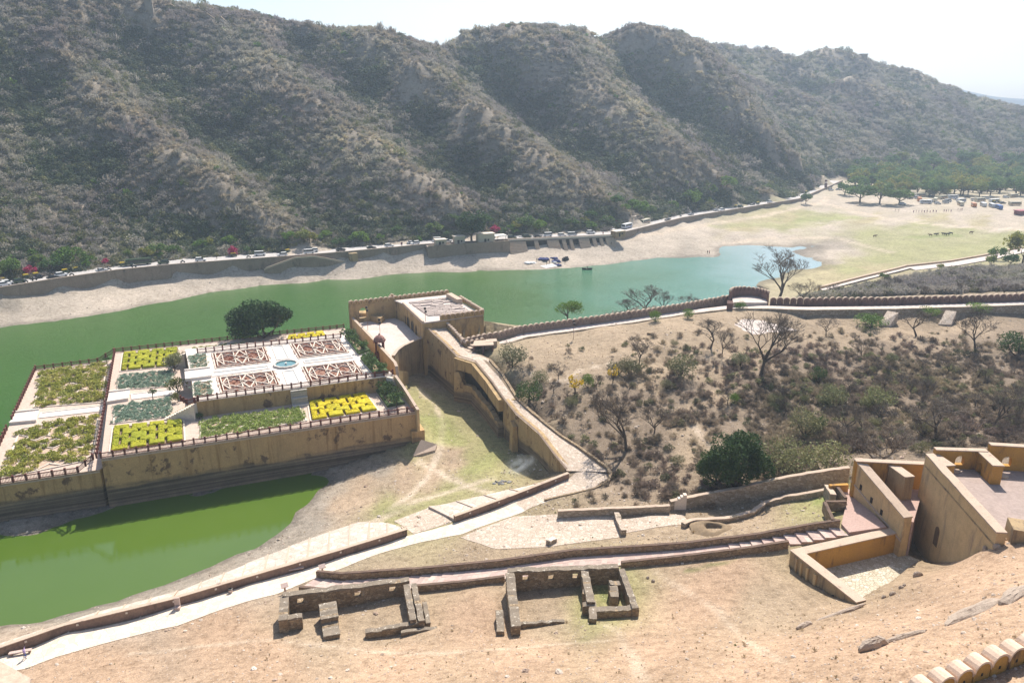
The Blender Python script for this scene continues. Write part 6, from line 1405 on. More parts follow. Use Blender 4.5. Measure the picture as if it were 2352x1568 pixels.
for a in ((1178,842,60,'feathery green bush right of the shed at the top of the ramp',1.0,0),(1216,922,56,'dense dark green bush beside the ramp kerb',1.1,1),(1350,890,36,'round yellow green bush right of the yellow flowering tree',.9,2),
 (1563,866,62,'big dull round bush in the middle of the slope',1.0,0),(1690,1122,165,'largest dark green bushy tree in front of the stone wall',.95,1),(1645,1112,105,'left dark green companion of the largest bushy tree',1.0,1),(1795,1092,98,'olive bush leaning on the right of the largest bushy tree',1.0,0),
 (1895,1088,92,'loose olive bush near the end of the tall rubble wall',1.0,0),(1850,1002,78,'tall dull olive bush above the olive bush group',.9,0),(1912,940,66,'rounded grey olive bush at the left of the stone seat',.9,0),(2018,942,62,'round dark olive bush at the right of the stone seat',1.0,0),
 (1555,1066,26,'tiny light green bush on the open slope',1.2,0),(1685,925,26,'small bright green bush in the middle of the slope',1.1,2),(1783,930,32,'small grey green bush below the tall forked tree',1.1,0),(1700,840,36,'yellow green bush right of the slim young tree',1.2,0),
 (2000,752,34,'low spreading bright green bush left of the left leaning slab',2.2,2),(2130,725,22,'low green bush in front of the long dark battlement',2.6,2),(1505,738,28,'small green bush at the battlement foot',1.1,2),(1580,731,24,'tiny green bush at the battlement foot further right',1.2,2),
 (2335,820,70,'dark green bush at the right picture edge',1.1,1),(1880,880,50,'dark ivy covered stump on the slope',.6,1),(1880,990,44,'small dark bush below the twin stemmed bare tree',.8,1),(2245,715,22,'low green bush in front of the far end of the dark battlement',2.4,2),(1700,690+20,20,'small pale bush below the rounded bastion',1.4,2),
 (1240,880,34,'dull bush between the two larger bushes beside the ramp',1.1,0),(1420,860,40,'grey green bush next to the second yellow flowering tree',1.1,0),(1450,862,48,'dull dark bush under the lone leafless tree',1.0,0)):
    hero((BIGB, 8.5) if a[2] > 100 else (BUSH[a[5]], 3.0), a[0], a[1], a[2], a[3], a[4], group=G_BUSH)
hero((YF, 3.2), 1320, 905, 52, 'pale yellow flowering tree on the open slope', .9, group='yellow flowering trees'); hero((YF, 3.2), 1408, 876, 42, 'small orange yellow flowering tree right of the round yellow green bush', .75, group='yellow flowering trees')
# orchard trees in the garden
OT = keep_proto(leafy_proto('orchard_tree', 61, h=3.6, w_=3.6, trunk=.28, n=420, size=.19, mat=LEAF_ORCH, k=9, cl=.42))
G_OR = 'small orchard trees of the garden'
for x, y, z, s, lb in ((800,782,ZU,1.1,'orchard tree at the back of the right hand garden plot'),(815,792,ZU,1.0,'second orchard tree in the back right garden plot'),(830,808,ZU,1.0,'third orchard tree in the back right garden plot'),(845,838,ZU,1.05,'orchard tree at the back of the front right upper plot'),(855,850,ZU,1.0,'second orchard tree in the front right upper plot'),(872,862-4,ZU,.95,'orchard tree nearest the railing in the front right upper plot'),(885,905,ZM,1.1,'orchard tree under the side stair at the front right'),(896,918,ZM,1.15,'middle orchard tree of the front right lower plot'),(911,934,ZM,1.15,'orchard tree nearest the front railing at the right corner')):
    q = at(x, y, z); place(OT, q, random.uniform(0, 6), s, lb, G_OR)
for lb, p4, z in (('hedged orchard plot at the back right of the marble terrace', [(792,775),(808,772),(850,808),(824,817)], ZU), ('hedged orchard plot at the front right of the marble terrace', [(828,826),(850,818),(893,857),(858,861)], ZU), ('hedged orchard plot at the right front corner of the garden', [(862,898),(895,905),(930,930),(890,938)], ZM)):
    t, q = bed(lb, p4, z, SOIL, group='orchard plots of the garden')
    for a in ((0, 0, 1, .12), (0, .88, 1, 1), (0, .12, .16, .88), (.84, .12, 1, .88)):
        poly = [(a[0], a[1]), (a[2], a[1]), (a[2], a[3]), (a[0], a[3])]; hb = hedge_block(q, [lerp(p_, poly[(i+1) % 4], f) for i, p_ in enumerate(poly) for f in (0, .33, .66)], .75); hb.build('hedge', LEAF_ORCH, t)
OK_ = keep_proto(leafy_proto('garden_oak', 64, h=5, w_=5.2, trunk=.15, n=800, size=.22, mat=T_OLV, k=12, cl=.4))
q = at(402, 852, ZM); place(OK_, q, 0, 1.0, 'dark olive tree against the back left of the marble terrace', 'trees beside the marble terrace'); q = at(411, 836, ZM); place(OK_, q, 2, .75, 'smaller dark tree behind the dark olive tree by the marble terrace', 'trees beside the marble terrace')
OY = keep_proto(leafy_proto('yellowing_tree', 65, h=4.5, w_=4.8, trunk=.15, n=650, size=.2, mat=LEAF_OAK, k=12, cl=.42)); q = at(409, 904, ZM); place(OY, q, 0, 1.0, 'round yellowing tree against the left end of the marble terrace', 'trees beside the marble terrace'); q = at(409, 922, ZM); place(OY, q, 2, .6, 'low yellow bush in front of the round yellowing tree', 'trees beside the marble terrace')
TP = leafy_proto('topiary_tree', 66, h=2.6, w_=1.9, trunk=.5, n=260, size=.13, mat=T_DRK, k=8, cl=.5); q = at(352, 917, ZM); place(TP, q, 0, 1, 'small round clipped tree on the pale garden axis')
for x, y, z, lb in ((245,830,ZL,'dark clipped bush in the back right corner of the lowest terrace'),(458,962,ZM,'green bush at the foot of the raised terrace wall on the left'),(655,922,ZM,'creeper bush beside the marble niche screen')):
    q = at(x, y, z); place(BUSH[1], q, 1, .6, lb, 'bushes in the garden')
# roadside trees
G_RD = 'green trees along the far road'
def road_tree(px, d, kind, s, lb, wide=1.0, group=G_RD):
    q, _ = rpt(px, d); q = (q[0], q[1], g1(q[0], q[1])); place(kind, q, random.uniform(0, 6), (s*wide, s*wide, s), lb, group)
PK = keep_proto(leafy_proto('bougainvillea', 71, h=4, w_=4, trunk=.1, n=420, size=.26, mat=T_PNK, k=8, cl=.45, cat='flowering bush'))
for px, d, s, lb in ((541,13,1.3,'bright magenta bougainvillea beside the far road below the left spur'),(1157,14,1.35,'dark magenta bougainvillea right of the big roadside tree'),(107,14,1.2,'magenta bougainvillea by the far road near the left edge'),(262,14,.9,'thin magenta bougainvillea left of the parked bus'),(1500-30,14,.8,'dull red bougainvillea left of the white road canopy')): road_tree(px, d, PK, s, lb, 1, 'magenta bougainvilleas by the far road')
SH = keep_proto(leafy_proto('shade_tree', 73, h=7, w_=8, trunk=.25, n=900, size=.34, mat=T_MID, k=12, cl=.38)); SG = keep_proto(leafy_proto('bright_acacia', 74, h=6, w_=8, trunk=.22, n=800, size=.32, mat=T_GRN, k=10, cl=.36))
for px, d, k, s, lb, wd in ((70,16,SH,1.0,'dark green tree by the road at the left picture edge',1),(30,15,SH,.8,'low dark tree at the far left end of the road',1.1),(200,18,SG,1.25,'broad light green tree left of the parked bus',1.1),(150,15,SH,.8,'dark tree between the left bougainvillea and the light green tree',1.1),(350,16,SH,.7,'low green tree behind the parked bus',1.1),(410,18,SG,.7,'small green tree right of the parked bus',1),(470,22,SG,.8,'light green tree above the left road bend',1),
 (850,16,SG,1.0,'bright green tree on the road left of the road terrace',1.1),(800,15,SH,.6,'low dark tree left of the bright road tree',1.2),(900,15,SG,.6,'small light tree right of the bright road tree',1),(1230,16,SH,1.15,'dark green tree right of the dark bougainvillea',1.15),(1262,15,SG,1.0,'pale topped green tree beside the dark roadside tree',.9),(1205,17,SH,.7,'low dark tree beside the dark bougainvillea',1),
 (1400,16,SG,.7,'low light tree above the bathing steps right end',1.2),(1450,15,SH,.8,'dark low tree left of the white road canopy',1),(1530,16,SG,1.25,'broad bright acacia right of the white road canopy',1.2),(1545,13,SH,.8,'dark tree under the broad bright acacia',1),(1490,17,SH,.8,'dark tree left of the broad bright acacia',1),(1640,15,SG,1.2,'bright green tree at the right road bend',1),(1655,17,SH,1.0,'dark green tree behind the right road bend',1),(1722,15,SG,1.15,'round bright tree further right along the road',1.1),(1690,17,SH,1.1,'dark tree left of the round bright tree',.8),(1600,15,SG,.8,'small green tree between the two bright road trees',1),
 (1835,-8,SH,.9,'green tree on the lake side of the road end',.9)):
    road_tree(px, d + (3 if px > 1480 else 0), k, s*(1.4 if px > 1480 else 1.2), lb, wd)
ROADL = [(x, 500, n) for x, n in ((107,'left magenta bougainvillea'),(541,'bright magenta bougainvillea'),(1157,'dark magenta bougainvillea'),(325,'parked green bus'),(462,'lone white car on the road'),(714,'white van on the road'),(859,'black car on the road'),(1010,'small cream hut'),(1086,'large dark roadside tree'),(1240,'bathing steps'),(1412,'tan pump house'),(1500,'white road canopy'),(1467,'white bus on the road'),(1664,'cars at the right bend'),(1757,'far auto rickshaws'),(1868,'end of the road'),(697,'double sided wall stair'),(200,'broad light green tree'),(1530,'broad bright acacia'),(20,'road at the left edge'))]
random.seed(33)
for i in range(46):
    px = random.uniform(0, 1880); k_ = random.random(); road_tree(px, random.uniform(13, 24), SG if k_ < .35 else SH, random.uniform(.5, 1.05), auto('small bright green tree' if k_ < .35 else 'small dark green tree', px, 500, ROADL), 1.1, 'small roadside trees')
# trees by the meadow and the wood beyond the car park
for x, y, h, lb, wd in ((2348,606,75,'tall dark tree at the right edge above the promenade',.9),(2288,598,34,'small umbrella shaped tree on the promenade',1.0),(2275,612,30,'small dark tree against the promenade wall',.9),(2320,612,32,'dark bushy tree between promenade and brush',1),(2160,620,16,'tiny green tree at the promenade corner',1.2),(2030,645,20,'small grey green tree at the left end of the promenade',1.1),(2335,560,30,'dark tree behind the promenade end',1)):
    hero((SH, 7), x, y, h, lb, wd, group='trees along the meadow promenade')
for x, y, h, lb in ((2020,468,44,'broad tree on the near left of the car park with its shade on the grass'),(2065,470,40,'round tree right of the broad car park tree'),(1975,465,44,'wide dark tree where the road meets the car park'),(1940,448,30,'small grey tree beside the road gate pillars')):
    hero((SH, 7), x, y, h, lb, 1.3, group='shade trees at the car park edge')
CARPARK = [(2111,462,'front orange bus'),(2136,465,'car park van'),(2187,456,'white bus'),(2236,475,'right orange bus'),(2294,480,'blue bus'),(2330,472,'rightmost cream bus'),(2020,468,'broad edge tree'),(2065,470,'round edge tree'),(1975,465,'road end tree'),(1905,430,'red gate pillars'),(2206,472,'middle cream bus'),(2290,466,'parked rickshaws'),(2345,492,'red stall')]
LAND2 = [(1440,1035,'large leafless tree by the ramp foot'),(1745,866,'tall forked leafless tree'),(1468,838,'lone leafless tree'),(1632,800,'dark leafless tree'),(1740,752,'bleached rock sheet'),(1897,772,'stubby bare tree'),(2031,730,'left leaning slab'),(2176,730,'right leaning slab'),(2106,772,'bare tree between the slabs'),(2240,800,'hazy bare tree'),(1940,1000,'twin stemmed bare tree'),(2010,1095,'wide pale bare tree'),(2150,1000,'spreading pale bare tree'),(2280,980,'dark bare tree on the right'),(1500,1000,'thin bare tree by the kerb'),(1216,922,'dense bush beside the ramp'),(1178,842,'feathery bush by the shed'),(1320,905,'yellow flowering tree'),(1350,890,'round yellow green bush'),(1563,866,'big dull round bush'),(1690,1122,'largest dark green bush'),(1795,1092,'leaning olive bush'),(1895,1088,'loose olive bush'),(1850,1002,'tall dull olive bush'),(1912,940,'grey olive bush by the seats'),(2018,942,'round dark bush by the seats'),(1685,925,'small bright green bush'),(1700,840,'yellow green bush'),(2335,820,'dark bush at the right edge'),(1945,930,'pale stone seats'),(1880,880,'ivy covered stump'),(1555,1066,'tiny light green bush'),(1783,930,'small grey green bush')]
k = 0
while k < 290:
    px = random.uniform(1955, 2430); py = random.choice((random.uniform(372, 452), random.uniform(405, 456)))
    if py > 452 - .0*(px-1945) or (py < 395 and px < 2030 and random.random() < .7): continue
    p = on(px, py)
    if p[1] > 1050: continue
    s = random.uniform(1.15, 2.2)
    if py > 440 and px < 2010: continue
    place(random.choice((SH, SH, SG if random.random() < .25 else SH, OK_ if random.random() < .3 else SH)), (p[0], p[1], p[2]-.2), random.uniform(0, 6), (s*random.uniform(.9, 1.3),)*2 + (s,), auto('%s rounded tree %s' % ('large' if s > 1.7 else 'mid sized' if s > 1.35 else 'small', 'at the wood edge' if py > 436 else 'near the wood edge' if py > 420 else 'in the middle wood' if py > 404 else 'deep in the wood' if py > 390 else 'at the wood back'), px, py, CARPARK), 'trees of the green wood'); k += 1
random.seed(44); k = 0
BRUSHL = [(1880,668,'left promenade end'),(2075,625,'promenade corner'),(2348,606,'tall dark edge tree'),(2288,598,'umbrella shaped tree'),(2030,645,'small grey green tree'),(1790,640,'big bare tree'),(2320,612,'dark bushy tree'),(1722,672,'rounded bastion')]
while k < 34:
    px = random.uniform(1850, 2380); py = random.uniform(632, 682)
    if py < 668 - (px-1880)*.198 + 14: continue
    p = on(px, py)
    if p[1] < 215: continue
    place(random.choice(BARE), (p[0], p[1], p[2]-.1), random.uniform(0, 6), random.uniform(.55, .85), auto('leafless tree in the grey brushwood', px, py, BRUSHL), 'leafless trees of the meadow brushwood'); k += 1
# dry shrubs on the slope in front: individuals
random.seed(5)
k = 0; tries = 0
while k < 215 and tries < 5000:
    tries += 1
    px = random.uniform(1140, 2380); py = random.uniform(760, 1120)
    dens = np.clip((px-1300)/800, .08, 1)*np.clip((py-770)/70, 0, 1)
    if px < 1480: dens = .10 + .35*(py > 900)
    if 1500 < px < 1720 and 960 < py < 1090: dens *= .35
    if random.random() > dens or (px > 1900 and py > 1050) or (px < 1400 and py > 1000) : continue
    if px < 1300 and py > 820+ (px-1140)*1.15: continue
    p = on(px, py); kind = random.random()
    if blocked(p): continue
    s = random.uniform(.55, 1.35)
    if kind < .6: place(random.choice(SCRB), (p[0], p[1], p[2]-.1), random.uniform(0, 6), s*(1.35 if px > 1800 else 1), auto('%s leafless shrub of grey twigs' % ('tall' if s > 1.05 else 'low' if s < .8 else 'dry'), px, py, LAND2), 'dry shrubs on the slope')
    elif kind < .76: place(BUSH[0], (p[0], p[1], p[2]-.1), random.uniform(0, 6), s*.8, auto('small dull olive bush', px, py, LAND2), 'olive bushes in the brush')
    else: place(random.choice(BARE), (p[0], p[1], p[2]-.1), random.uniform(0, 6), s*.65, auto('small leafless tree', px, py, LAND2), 'small leafless trees in the brush')
    k += 1
# ---- uncountable cover, instanced: hill scrub, brush by the meadow, grass tufts, stones
def gn_scatter(name, P, R, S, ID, meshes, kind='stuff', label=None):
    me = bpy.data.meshes.new(name); me.vertices.add(len(P)); me.vertices.foreach_set('co', np.asarray(P, float).ravel())
    for nm, ty, dat in (('rot', 'FLOAT_VECTOR', R), ('scl', 'FLOAT_VECTOR', S), ('pick', 'INT', ID)):
        a = me.attributes.new(nm, ty, 'POINT'); a.data.foreach_set('vector' if ty == 'FLOAT_VECTOR' else 'value', np.asarray(dat).ravel())
    o = bpy.data.objects.new(name, me); COL.objects.link(o); o['kind'] = kind
    if label: o['label'] = label
    vc = bpy.data.collections.new(name + '_variants')
    for i, m_ in enumerate(meshes): vo = bpy.data.objects.new('%s_variant_%02d' % (name, i), m_); vc.objects.link(vo)
    ng = bpy.data.node_groups.new(name + '_nodes', 'GeometryNodeTree'); ng.interface.new_socket('Geometry', in_out='INPUT', socket_type='NodeSocketGeometry'); ng.interface.new_socket('Geometry', in_out='OUTPUT', socket_type='NodeSocketGeometry')
    N = ng.nodes; gi = N.new('NodeGroupInput'); go = N.new('NodeGroupOutput'); ip = N.new('GeometryNodeInstanceOnPoints'); ci = N.new('GeometryNodeCollectionInfo')
    ci.inputs['Collection'].default_value = vc; ci.inputs['Separate Children'].default_value = True; ci.inputs['Reset Children'].default_value = True
    def attr(nm, ty): a = N.new('GeometryNodeInputNamedAttribute'); a.data_type = ty; a.inputs['Name'].default_value = nm; return a.outputs['Attribute']
    ng.links.new(gi.outputs[0], ip.inputs['Points']); ng.links.new(ci.outputs[0], ip.inputs['Instance']); ip.inputs['Pick Instance'].default_value = True
    ng.links.new(attr('pick', 'INT'), ip.inputs['Instance Index']); ng.links.new(attr('rot', 'FLOAT_VECTOR'), ip.inputs['Rotation']); ng.links.new(attr('scl', 'FLOAT_VECTOR'), ip.inputs['Scale']); ng.links.new(ip.outputs[0], go.inputs[0])
    md = o.modifiers.new('scatter', 'NODES'); md.node_group = ng; return o
def crown_only(name, seed, mat, n, size, rx, rz, k=8, cl=.45): 
    v, f = leaves(n, blob(rx, rx, rz, rz*.55, k=k, cl=cl, seed=seed, hollow=.3), size, rs=np.random.default_rng(seed)); me = bpy.data.meshes.new(name); me.from_pydata(v, [], f); me.materials.append(mat); return me
def twig_mesh(name, seed, mat, n, L, rx, rz):
    """a leafless bush: thin blades fanning out from the ground"""
    r = np.random.default_rng(seed); v = []; f = []
    for i in range(n):
        a = r.uniform(0, 6.28); e = r.uniform(.25, 1.5); d = np.array([math.cos(a)*math.cos(e)*rx, math.sin(a)*math.cos(e)*rx, math.sin(e)*rz]); t0 = r.uniform(0, .5); t1 = r.uniform(.75, 1.05)
        b = r.normal(size=3); b = np.cross(b, d); b /= np.linalg.norm(b)+1e-9; w_ = L*r.uniform(.6, 1.4); j = r.normal(size=3)*.12*rx
        p0 = d*t0; p1 = d*(t0+t1)/2+j; p2 = d*t1+j*.5; o = len(v)
        v += [tuple(p0-b*w_*.3), tuple(p0+b*w_*.3), tuple(p1+b*w_), tuple(p1-b*w_), tuple(p2)]; f += [(o, o+1, o+2, o+3), (o+3, o+2, o+4)]
    me = bpy.data.meshes.new(name); me.from_pydata(v, [], f); me.materials.append(mat); return me
T_TAN = Mleaf('tan_dry_scrub', [(.40, .345, .27), (.36, .31, .245), (.44, .375, .29)], .3, world=.02)
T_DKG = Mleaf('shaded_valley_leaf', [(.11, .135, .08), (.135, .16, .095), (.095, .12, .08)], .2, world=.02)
HV = [twig_mesh('twig_bush', 101+i, T_GRY, 90, .09, 2.1, 2.5) for i in range(4)] + [crown_only('grey_bush', 111+i, T_GRY, 260, .19, 1.9, 1.8) for i in range(3)] + [crown_only('olive_bush', 121+i, T_OLV, 240, .2, 1.8, 1.6) for i in range(3)] + [crown_only('green_bush', 131, T_GRN, 120, .3, 1.6, 1.3)] + [twig_mesh('tan_bush', 171+i, T_TAN, 55, .14, 1.9, 1.8) for i in range(3)] + [crown_only('valley_bush', 181+i, T_DKG, 260, .2, 1.9, 1.9) for i in range(3)]
r = np.random.default_rng(3)
def sample_hill(n):
    ii = r.uniform(0, 1, n); jj = r.uniform(-.95, .95, n)
    y = 230*(1250/230)**ii; x = y*jj; return x, y
x, y = sample_hill(420000); br = beyond_road(x, y); z = gz(x, y)
dist = np.hypot(x, y)
sl = gz(x+3, y) - z; sl2 = gz(x, y+3) - z
conv = (gz(x+14, y)+gz(x-14, y)+gz(x, y+14)+gz(x, y-14))/4 - z           # hollows hold denser growth than ridges
dn = np.clip(.8 + conv*.18 + .25*fbm(x/40, y/40, 3), .28, 1.0)
dn *= np.clip((dist/420)**1.0, .5, 1.4)*.72
ok = (br > 14) & (r.uniform(0, 1, len(x)) < dn) & (dist < 1400) & ~((x > 255) & (y < 760) & (z < 11))
# only the faces turned to the valley are ever seen
sfull = sl*x/dist + sl2*y/dist; ok &= sfull > -1.2
x, y, z, conv = x[ok], y[ok], z[ok], conv[ok]; n = len(x)
sc_ = r.lognormal(-.1, .32, n)*np.clip(np.hypot(x, y)/420, .75, 1.5)*np.where(conv > .6, 1.15, 1)
u = r.uniform(0, 1, n); green = fbm(x/60+9, y/60, 3)*.25 + conv*.10
pick = np.where(u < .22 - green*.2, r.integers(0, 4, n), np.where(u < .66 - green*.6, r.integers(4, 7, n), np.where(u < .985, r.integers(7, 10, n), 10)))
cz = conv + .8*fbm(x/35+3, y/35, 3); u2 = r.uniform(0, 1, n)
pick = np.where((cz < -.35) & (u2 < np.clip(-cz*.4, .12, .6)), r.integers(11, 14, n), np.where((cz > .35) & (u2 < np.clip(cz*.4, .15, .75)), r.integers(14, 17, n), pick))  # tan crests, dark hollows: differing growth, plus relief shade put into the colour
R = np.zeros((n, 3)); R[:, 2] = r.uniform(0, 6.28, n); S = np.stack([sc_*r.uniform(.85, 1.2, n), sc_, sc_*r.uniform(.7, 1.15, n)], 1)
gn_scatter('hill_scrub', np.stack([x, y, z-.15], 1), R, S, pick, HV, label='dry grey brown scrub covering the hills across the lake'); NHILL = n
# brush between the battlement and the promenade
pts = []
for k in range(2600):
    px = r.uniform(1840, 2450); py = r.uniform(612, 690)
    if py < 668 - (px-1880)*.198 + 6: continue
    pts.append((px, py))
pts += [(a, np.interp(a, [1380, 1560, 1680], [742, 722, 700]) + r.uniform(-9, 14)) for a in r.uniform(1380, 1680, 170)]
P = np.array([at(a, b, 7.0) for a, b in pts]); P[:, 2] = gz(P[:, 0], P[:, 1]); P = P[P[:, 2] > .3]
n = len(P); R = np.zeros((n, 3)); R[:, 2] = r.uniform(0, 6.28, n); s = r.uniform(.7, 1.5, n)
gn_scatter('meadow_brush', P, R, np.stack([s, s, s*.9], 1), np.where(r.uniform(0, 1, n) < .8, r.integers(0, 7, n), r.integers(7, 10, n)), HV, label='grey leafless brushwood between the battlement and the meadow')
# dark tangled brush on the slope
SV_ = [twig_mesh('brown_twig_bush', 201+i, T_BRN, 90, .08, 2.1, 2.3) for i in range(4)] + [crown_only('brown_bush', 211+i, T_BRN, 220, .2, 1.8, 1.6) for i in range(3)] + HV[7:10]
pts = []
for k in range(15000):
    px = r.uniform(1150, 2420); py = r.uniform(770, 1110)
    d = np.clip((px-1280)/850, .05, .9)*np.clip((py-780)/110, 0, 1)*(.35 + .65*(vnoise(np.array([px/70.]), np.array([py/40.]))[0] > -.1))
    if 1500 < px < 1720 and 960 < py < 1090: d *= .3
    if px < 1300 and py > 820+(px-1140)*1.1: continue
    if px > 1880 and py > 1045: continue
    if r.uniform() < d*.95: pts.append((px, py))
P = np.array([at(a, b, 11.5) for a, b in pts]); P[:, 2] = gz(P[:, 0], P[:, 1])-.1; P = clear(P)
n = len(P); R = np.zeros((n, 3)); R[:, 2] = r.uniform(0, 6.28, n); s = r.uniform(.25, .8, n)
gn_scatter('slope_brush', P, R, np.stack([s, s, s*.9], 1), np.where(r.uniform(0, 1, n) < .7, r.integers(0, 4, n), np.where(r.uniform(0, 1, n) < .6, r.integers(4, 7, n), r.integers(7, 10, n))), SV_, label='low tangled dry brush covering the slope')
# grass tufts and loose stones on the near ground
T_DRYG = Mleaf('dry_grass', [(.46, .36, .23), (.38, .29, .18), (.52, .42, .28)], .4); T_GG = Mleaf('green_ground_leaf', [(.1, .15, .03), (.13, .18, .045)], .2)
TV = [twig_mesh('grass_tuft', 141+i, T_DRYG, 22, .03, .3, .32) for i in range(3)] + [twig_mesh('green_tuft', 151, T_GG, 24, .04, .3, .2)]
def stone_mesh(name, seed, mat):
    q = random.Random(seed); mb = MB(); mb.lathe(0, 0, [(.3, -.1), (.42, .08), (.34, .26), (.12, .34)], 6); me = bpy.data.meshes.new(name); me.from_pydata([(a*q.uniform(.7, 1.3), b*q.uniform(.7, 1.3), c*q.uniform(.7, 1.2)) for a, b, c in mb.v], [], mb.f); me.materials.append(mat); return me
ST1 = Mslab('loose_stone', [(.55, .46, .38), (.42, .34, .27), (.66, .58, .5), (.34, .25, .19), (.5, .38, .3)])
SV = [stone_mesh('stone', 161+i, ST1) for i in range(5)]
def near_pts(n, box, zref):
    px = r.uniform(box[0], box[2], n); py = r.uniform(box[1], box[3], n); P = np.array([at(a, b, zref) for a, b in zip(px, py)]); P[:, 2] = gz(P[:, 0], P[:, 1]); return P
near_ok = [(2600, (-40, 1340, 2400, 2000), 15, .2), (15000, (-40, 1360, 2400, 2000), 13, .085), (2500, (1000, 1120, 1950, 1320), 8, .17), (2500, (560, 900, 1320, 1260), 3, .17), (700, (0, 1200, 900, 1500), 1.5, .25), (2600, (1150, 760, 2400, 1120), 11, .25), (600, (0, 600, 1700, 760), 2.5, .5)]
AP = []; AS = []
for n, bx_, zr, sz in near_ok:
    P = clear(near_pts(n, bx_, zr)); AP.append(P); AS.append(sz*r.lognormal(0, .55, len(P)))
P = np.concatenate(AP); s = np.concatenate(AS); n = len(P); R = r.uniform(-.4, .4, (n, 3)); R[:, 2] = r.uniform(0, 6.28, n)
gn_scatter('loose_stones', P, R, np.stack([s, s*r.uniform(.6, 1, n), s*r.uniform(.4, .8, n)], 1), r.integers(0, 5, n), SV, label='pale loose stones lying over the dry ground')
AP = [clear(near_pts(n, b_, z_)) for n, b_, z_ in ((900, (-40, 1340, 2400, 1900), 14), (3800, (1150, 760, 2400, 1120), 11), (300, (900, 1130, 1950, 1320), 8), (350, (560, 900, 1320, 1260), 3))]
P = np.concatenate(AP); n = len(P); R = np.zeros((n, 3)); R[:, 2] = r.uniform(0, 6.28, n); s = r.lognormal(-.75, .4, n); gp = vnoise(P[:, 0]/6, P[:, 1]/6) > .35
gn_scatter('grass_tufts', P, R, np.stack([s, s, s], 1), np.where(gp & (r.uniform(0, 1, n) < .2), 3, r.integers(0, 3, n)), TV, label='tufts of dry grass on the slopes')
# boulders one can tell apart
BS = M('pale_boulder', (.5, .41, .33), (.38, .3, .24), 1.2, stain=(.2, .15, .12), st_scale=(.8, .8, .8), bmp=.8, dist=.15)
def boulder(px, py, L, W, H, rz, label, group='boulders on the near slope', sink=.3):
    p = on(px, py); q = random.Random(int(px*7+py)); mb = MB(); k = 14; pr = [(.85, -sink), (1, .12), (.95, .45), (.7, .8), (.3, .98)]; v = []
    for rr, z in pr:
        for j in range(k):
            a = 2*math.pi*j/k; f = rr*(1+.16*math.sin(a*2+px)+.1*math.sin(a*5+py)+q.uniform(-.07, .07)); X, Y = L/2*f*math.cos(a), W/2*f*math.sin(a); v.append((p[0]+X*math.cos(rz)-Y*math.sin(rz), p[1]+X*math.sin(rz)+Y*math.cos(rz), p[2]+z*H*(1+q.uniform(-.1, .1))))
    mb.add(v, [(i*k+j, i*k+(j+1) % k, (i+1)*k+(j+1) % k, (i+1)*k+j) for i in range(len(pr)-1) for j in range(k)] + [tuple((len(pr)-1)*k+j for j in range(k))])
    return tag(mb.build('boulder', BS, None, p), label, 'boulder', group)
boulder(2005,1486,3.0,1.3,1.0,.25,'big rounded boulder half buried on the near slope'); boulder(1848,1437,2.2,.9,.45,.4,'flat pale rock at the lower end of the slanting kerb line')
boulder(2107,1323,1.2,.8,.7,.2,'dark edged boulder beside the floor of the open court'); boulder(2290,1258,.9,.7,.6,0,'left boulder below the end of the fort wall'); boulder(2262,1262,.8,.6,.5,1,'second boulder below the end of the fort wall'); boulder(2217,1279,.7,.6,.45,.5,'small boulder on the bank under the fort wall'); boulder(2050,1365,.8,.5,.4,.3,'middle rock of the row beside the open court'); boulder(2070,1350,.6,.5,.35,0,'small rock of the row beside the open court'); boulder(2030,1372,.6,.5,.35,0,'lowest rock of the row beside the open court'); boulder(2077,1345,.5,.4,.3,1.2,'upper rock of the row beside the open court')
boulder(1488,1327,.5,.4,.3,.3,'left stone of the loose pair right of the second ruin'); boulder(1500,1335,.55,.45,.35,.9,'right stone of the loose pair right of the second ruin')
boulder(2240,1405,9,1.6,.5,.5,'long pale rock ledge running up the near slope',sink=.8); boulder(2330,1370,6,1.5,.6,.55,'upper pale rock ledge near the right edge',sink=.8); boulder(1930,1408,7,.7,.3,.42,'thin slanting pale kerb line of rock below the open court',sink=.8); boulder(2080,1462,5,.7,.35,.3,'thin pale rock ledge behind the big rounded boulder',sink=.8)
# bleached rock sheet on the slope
ps = onl((1675,745),(1700,727),(1760,733),(1790,742),(1845,760),(1790,768),(1720,773)); mb = MB(); c = on(1740,752); 
ring = resample(ps + [ps[0]], 1.5)[:-1]; rows = [[lerp(c, p_, f) for f in (0, .35, .7, 1)] for p_ in ring + [ring[0]]]; flat = [p_ for q in rows for p_ in q]; zz = gz([p_[0] for p_ in flat], [p_[1] for p_ in flat]); rows = [[(q[j][0]+random.uniform(-.2, .2), q[j][1], zz[i*4+j] + (.1 if j < 3 else -.15)) for j in range(4)] for i, q in enumerate(rows)]; rows[-1] = rows[0]
tag(mb.grid(rows).build('rock_sheet', COURT, None, c), 'bright bleached sheet of rock on the slope below the bastion', 'rock')
# parked prototypes that were never used must not stay at the origin
for q in protos:
    if q.location.length < 1e-6:
        for c_ in list(q.children): bpy.data.objects.remove(c_)
        bpy.data.objects.remove(q)
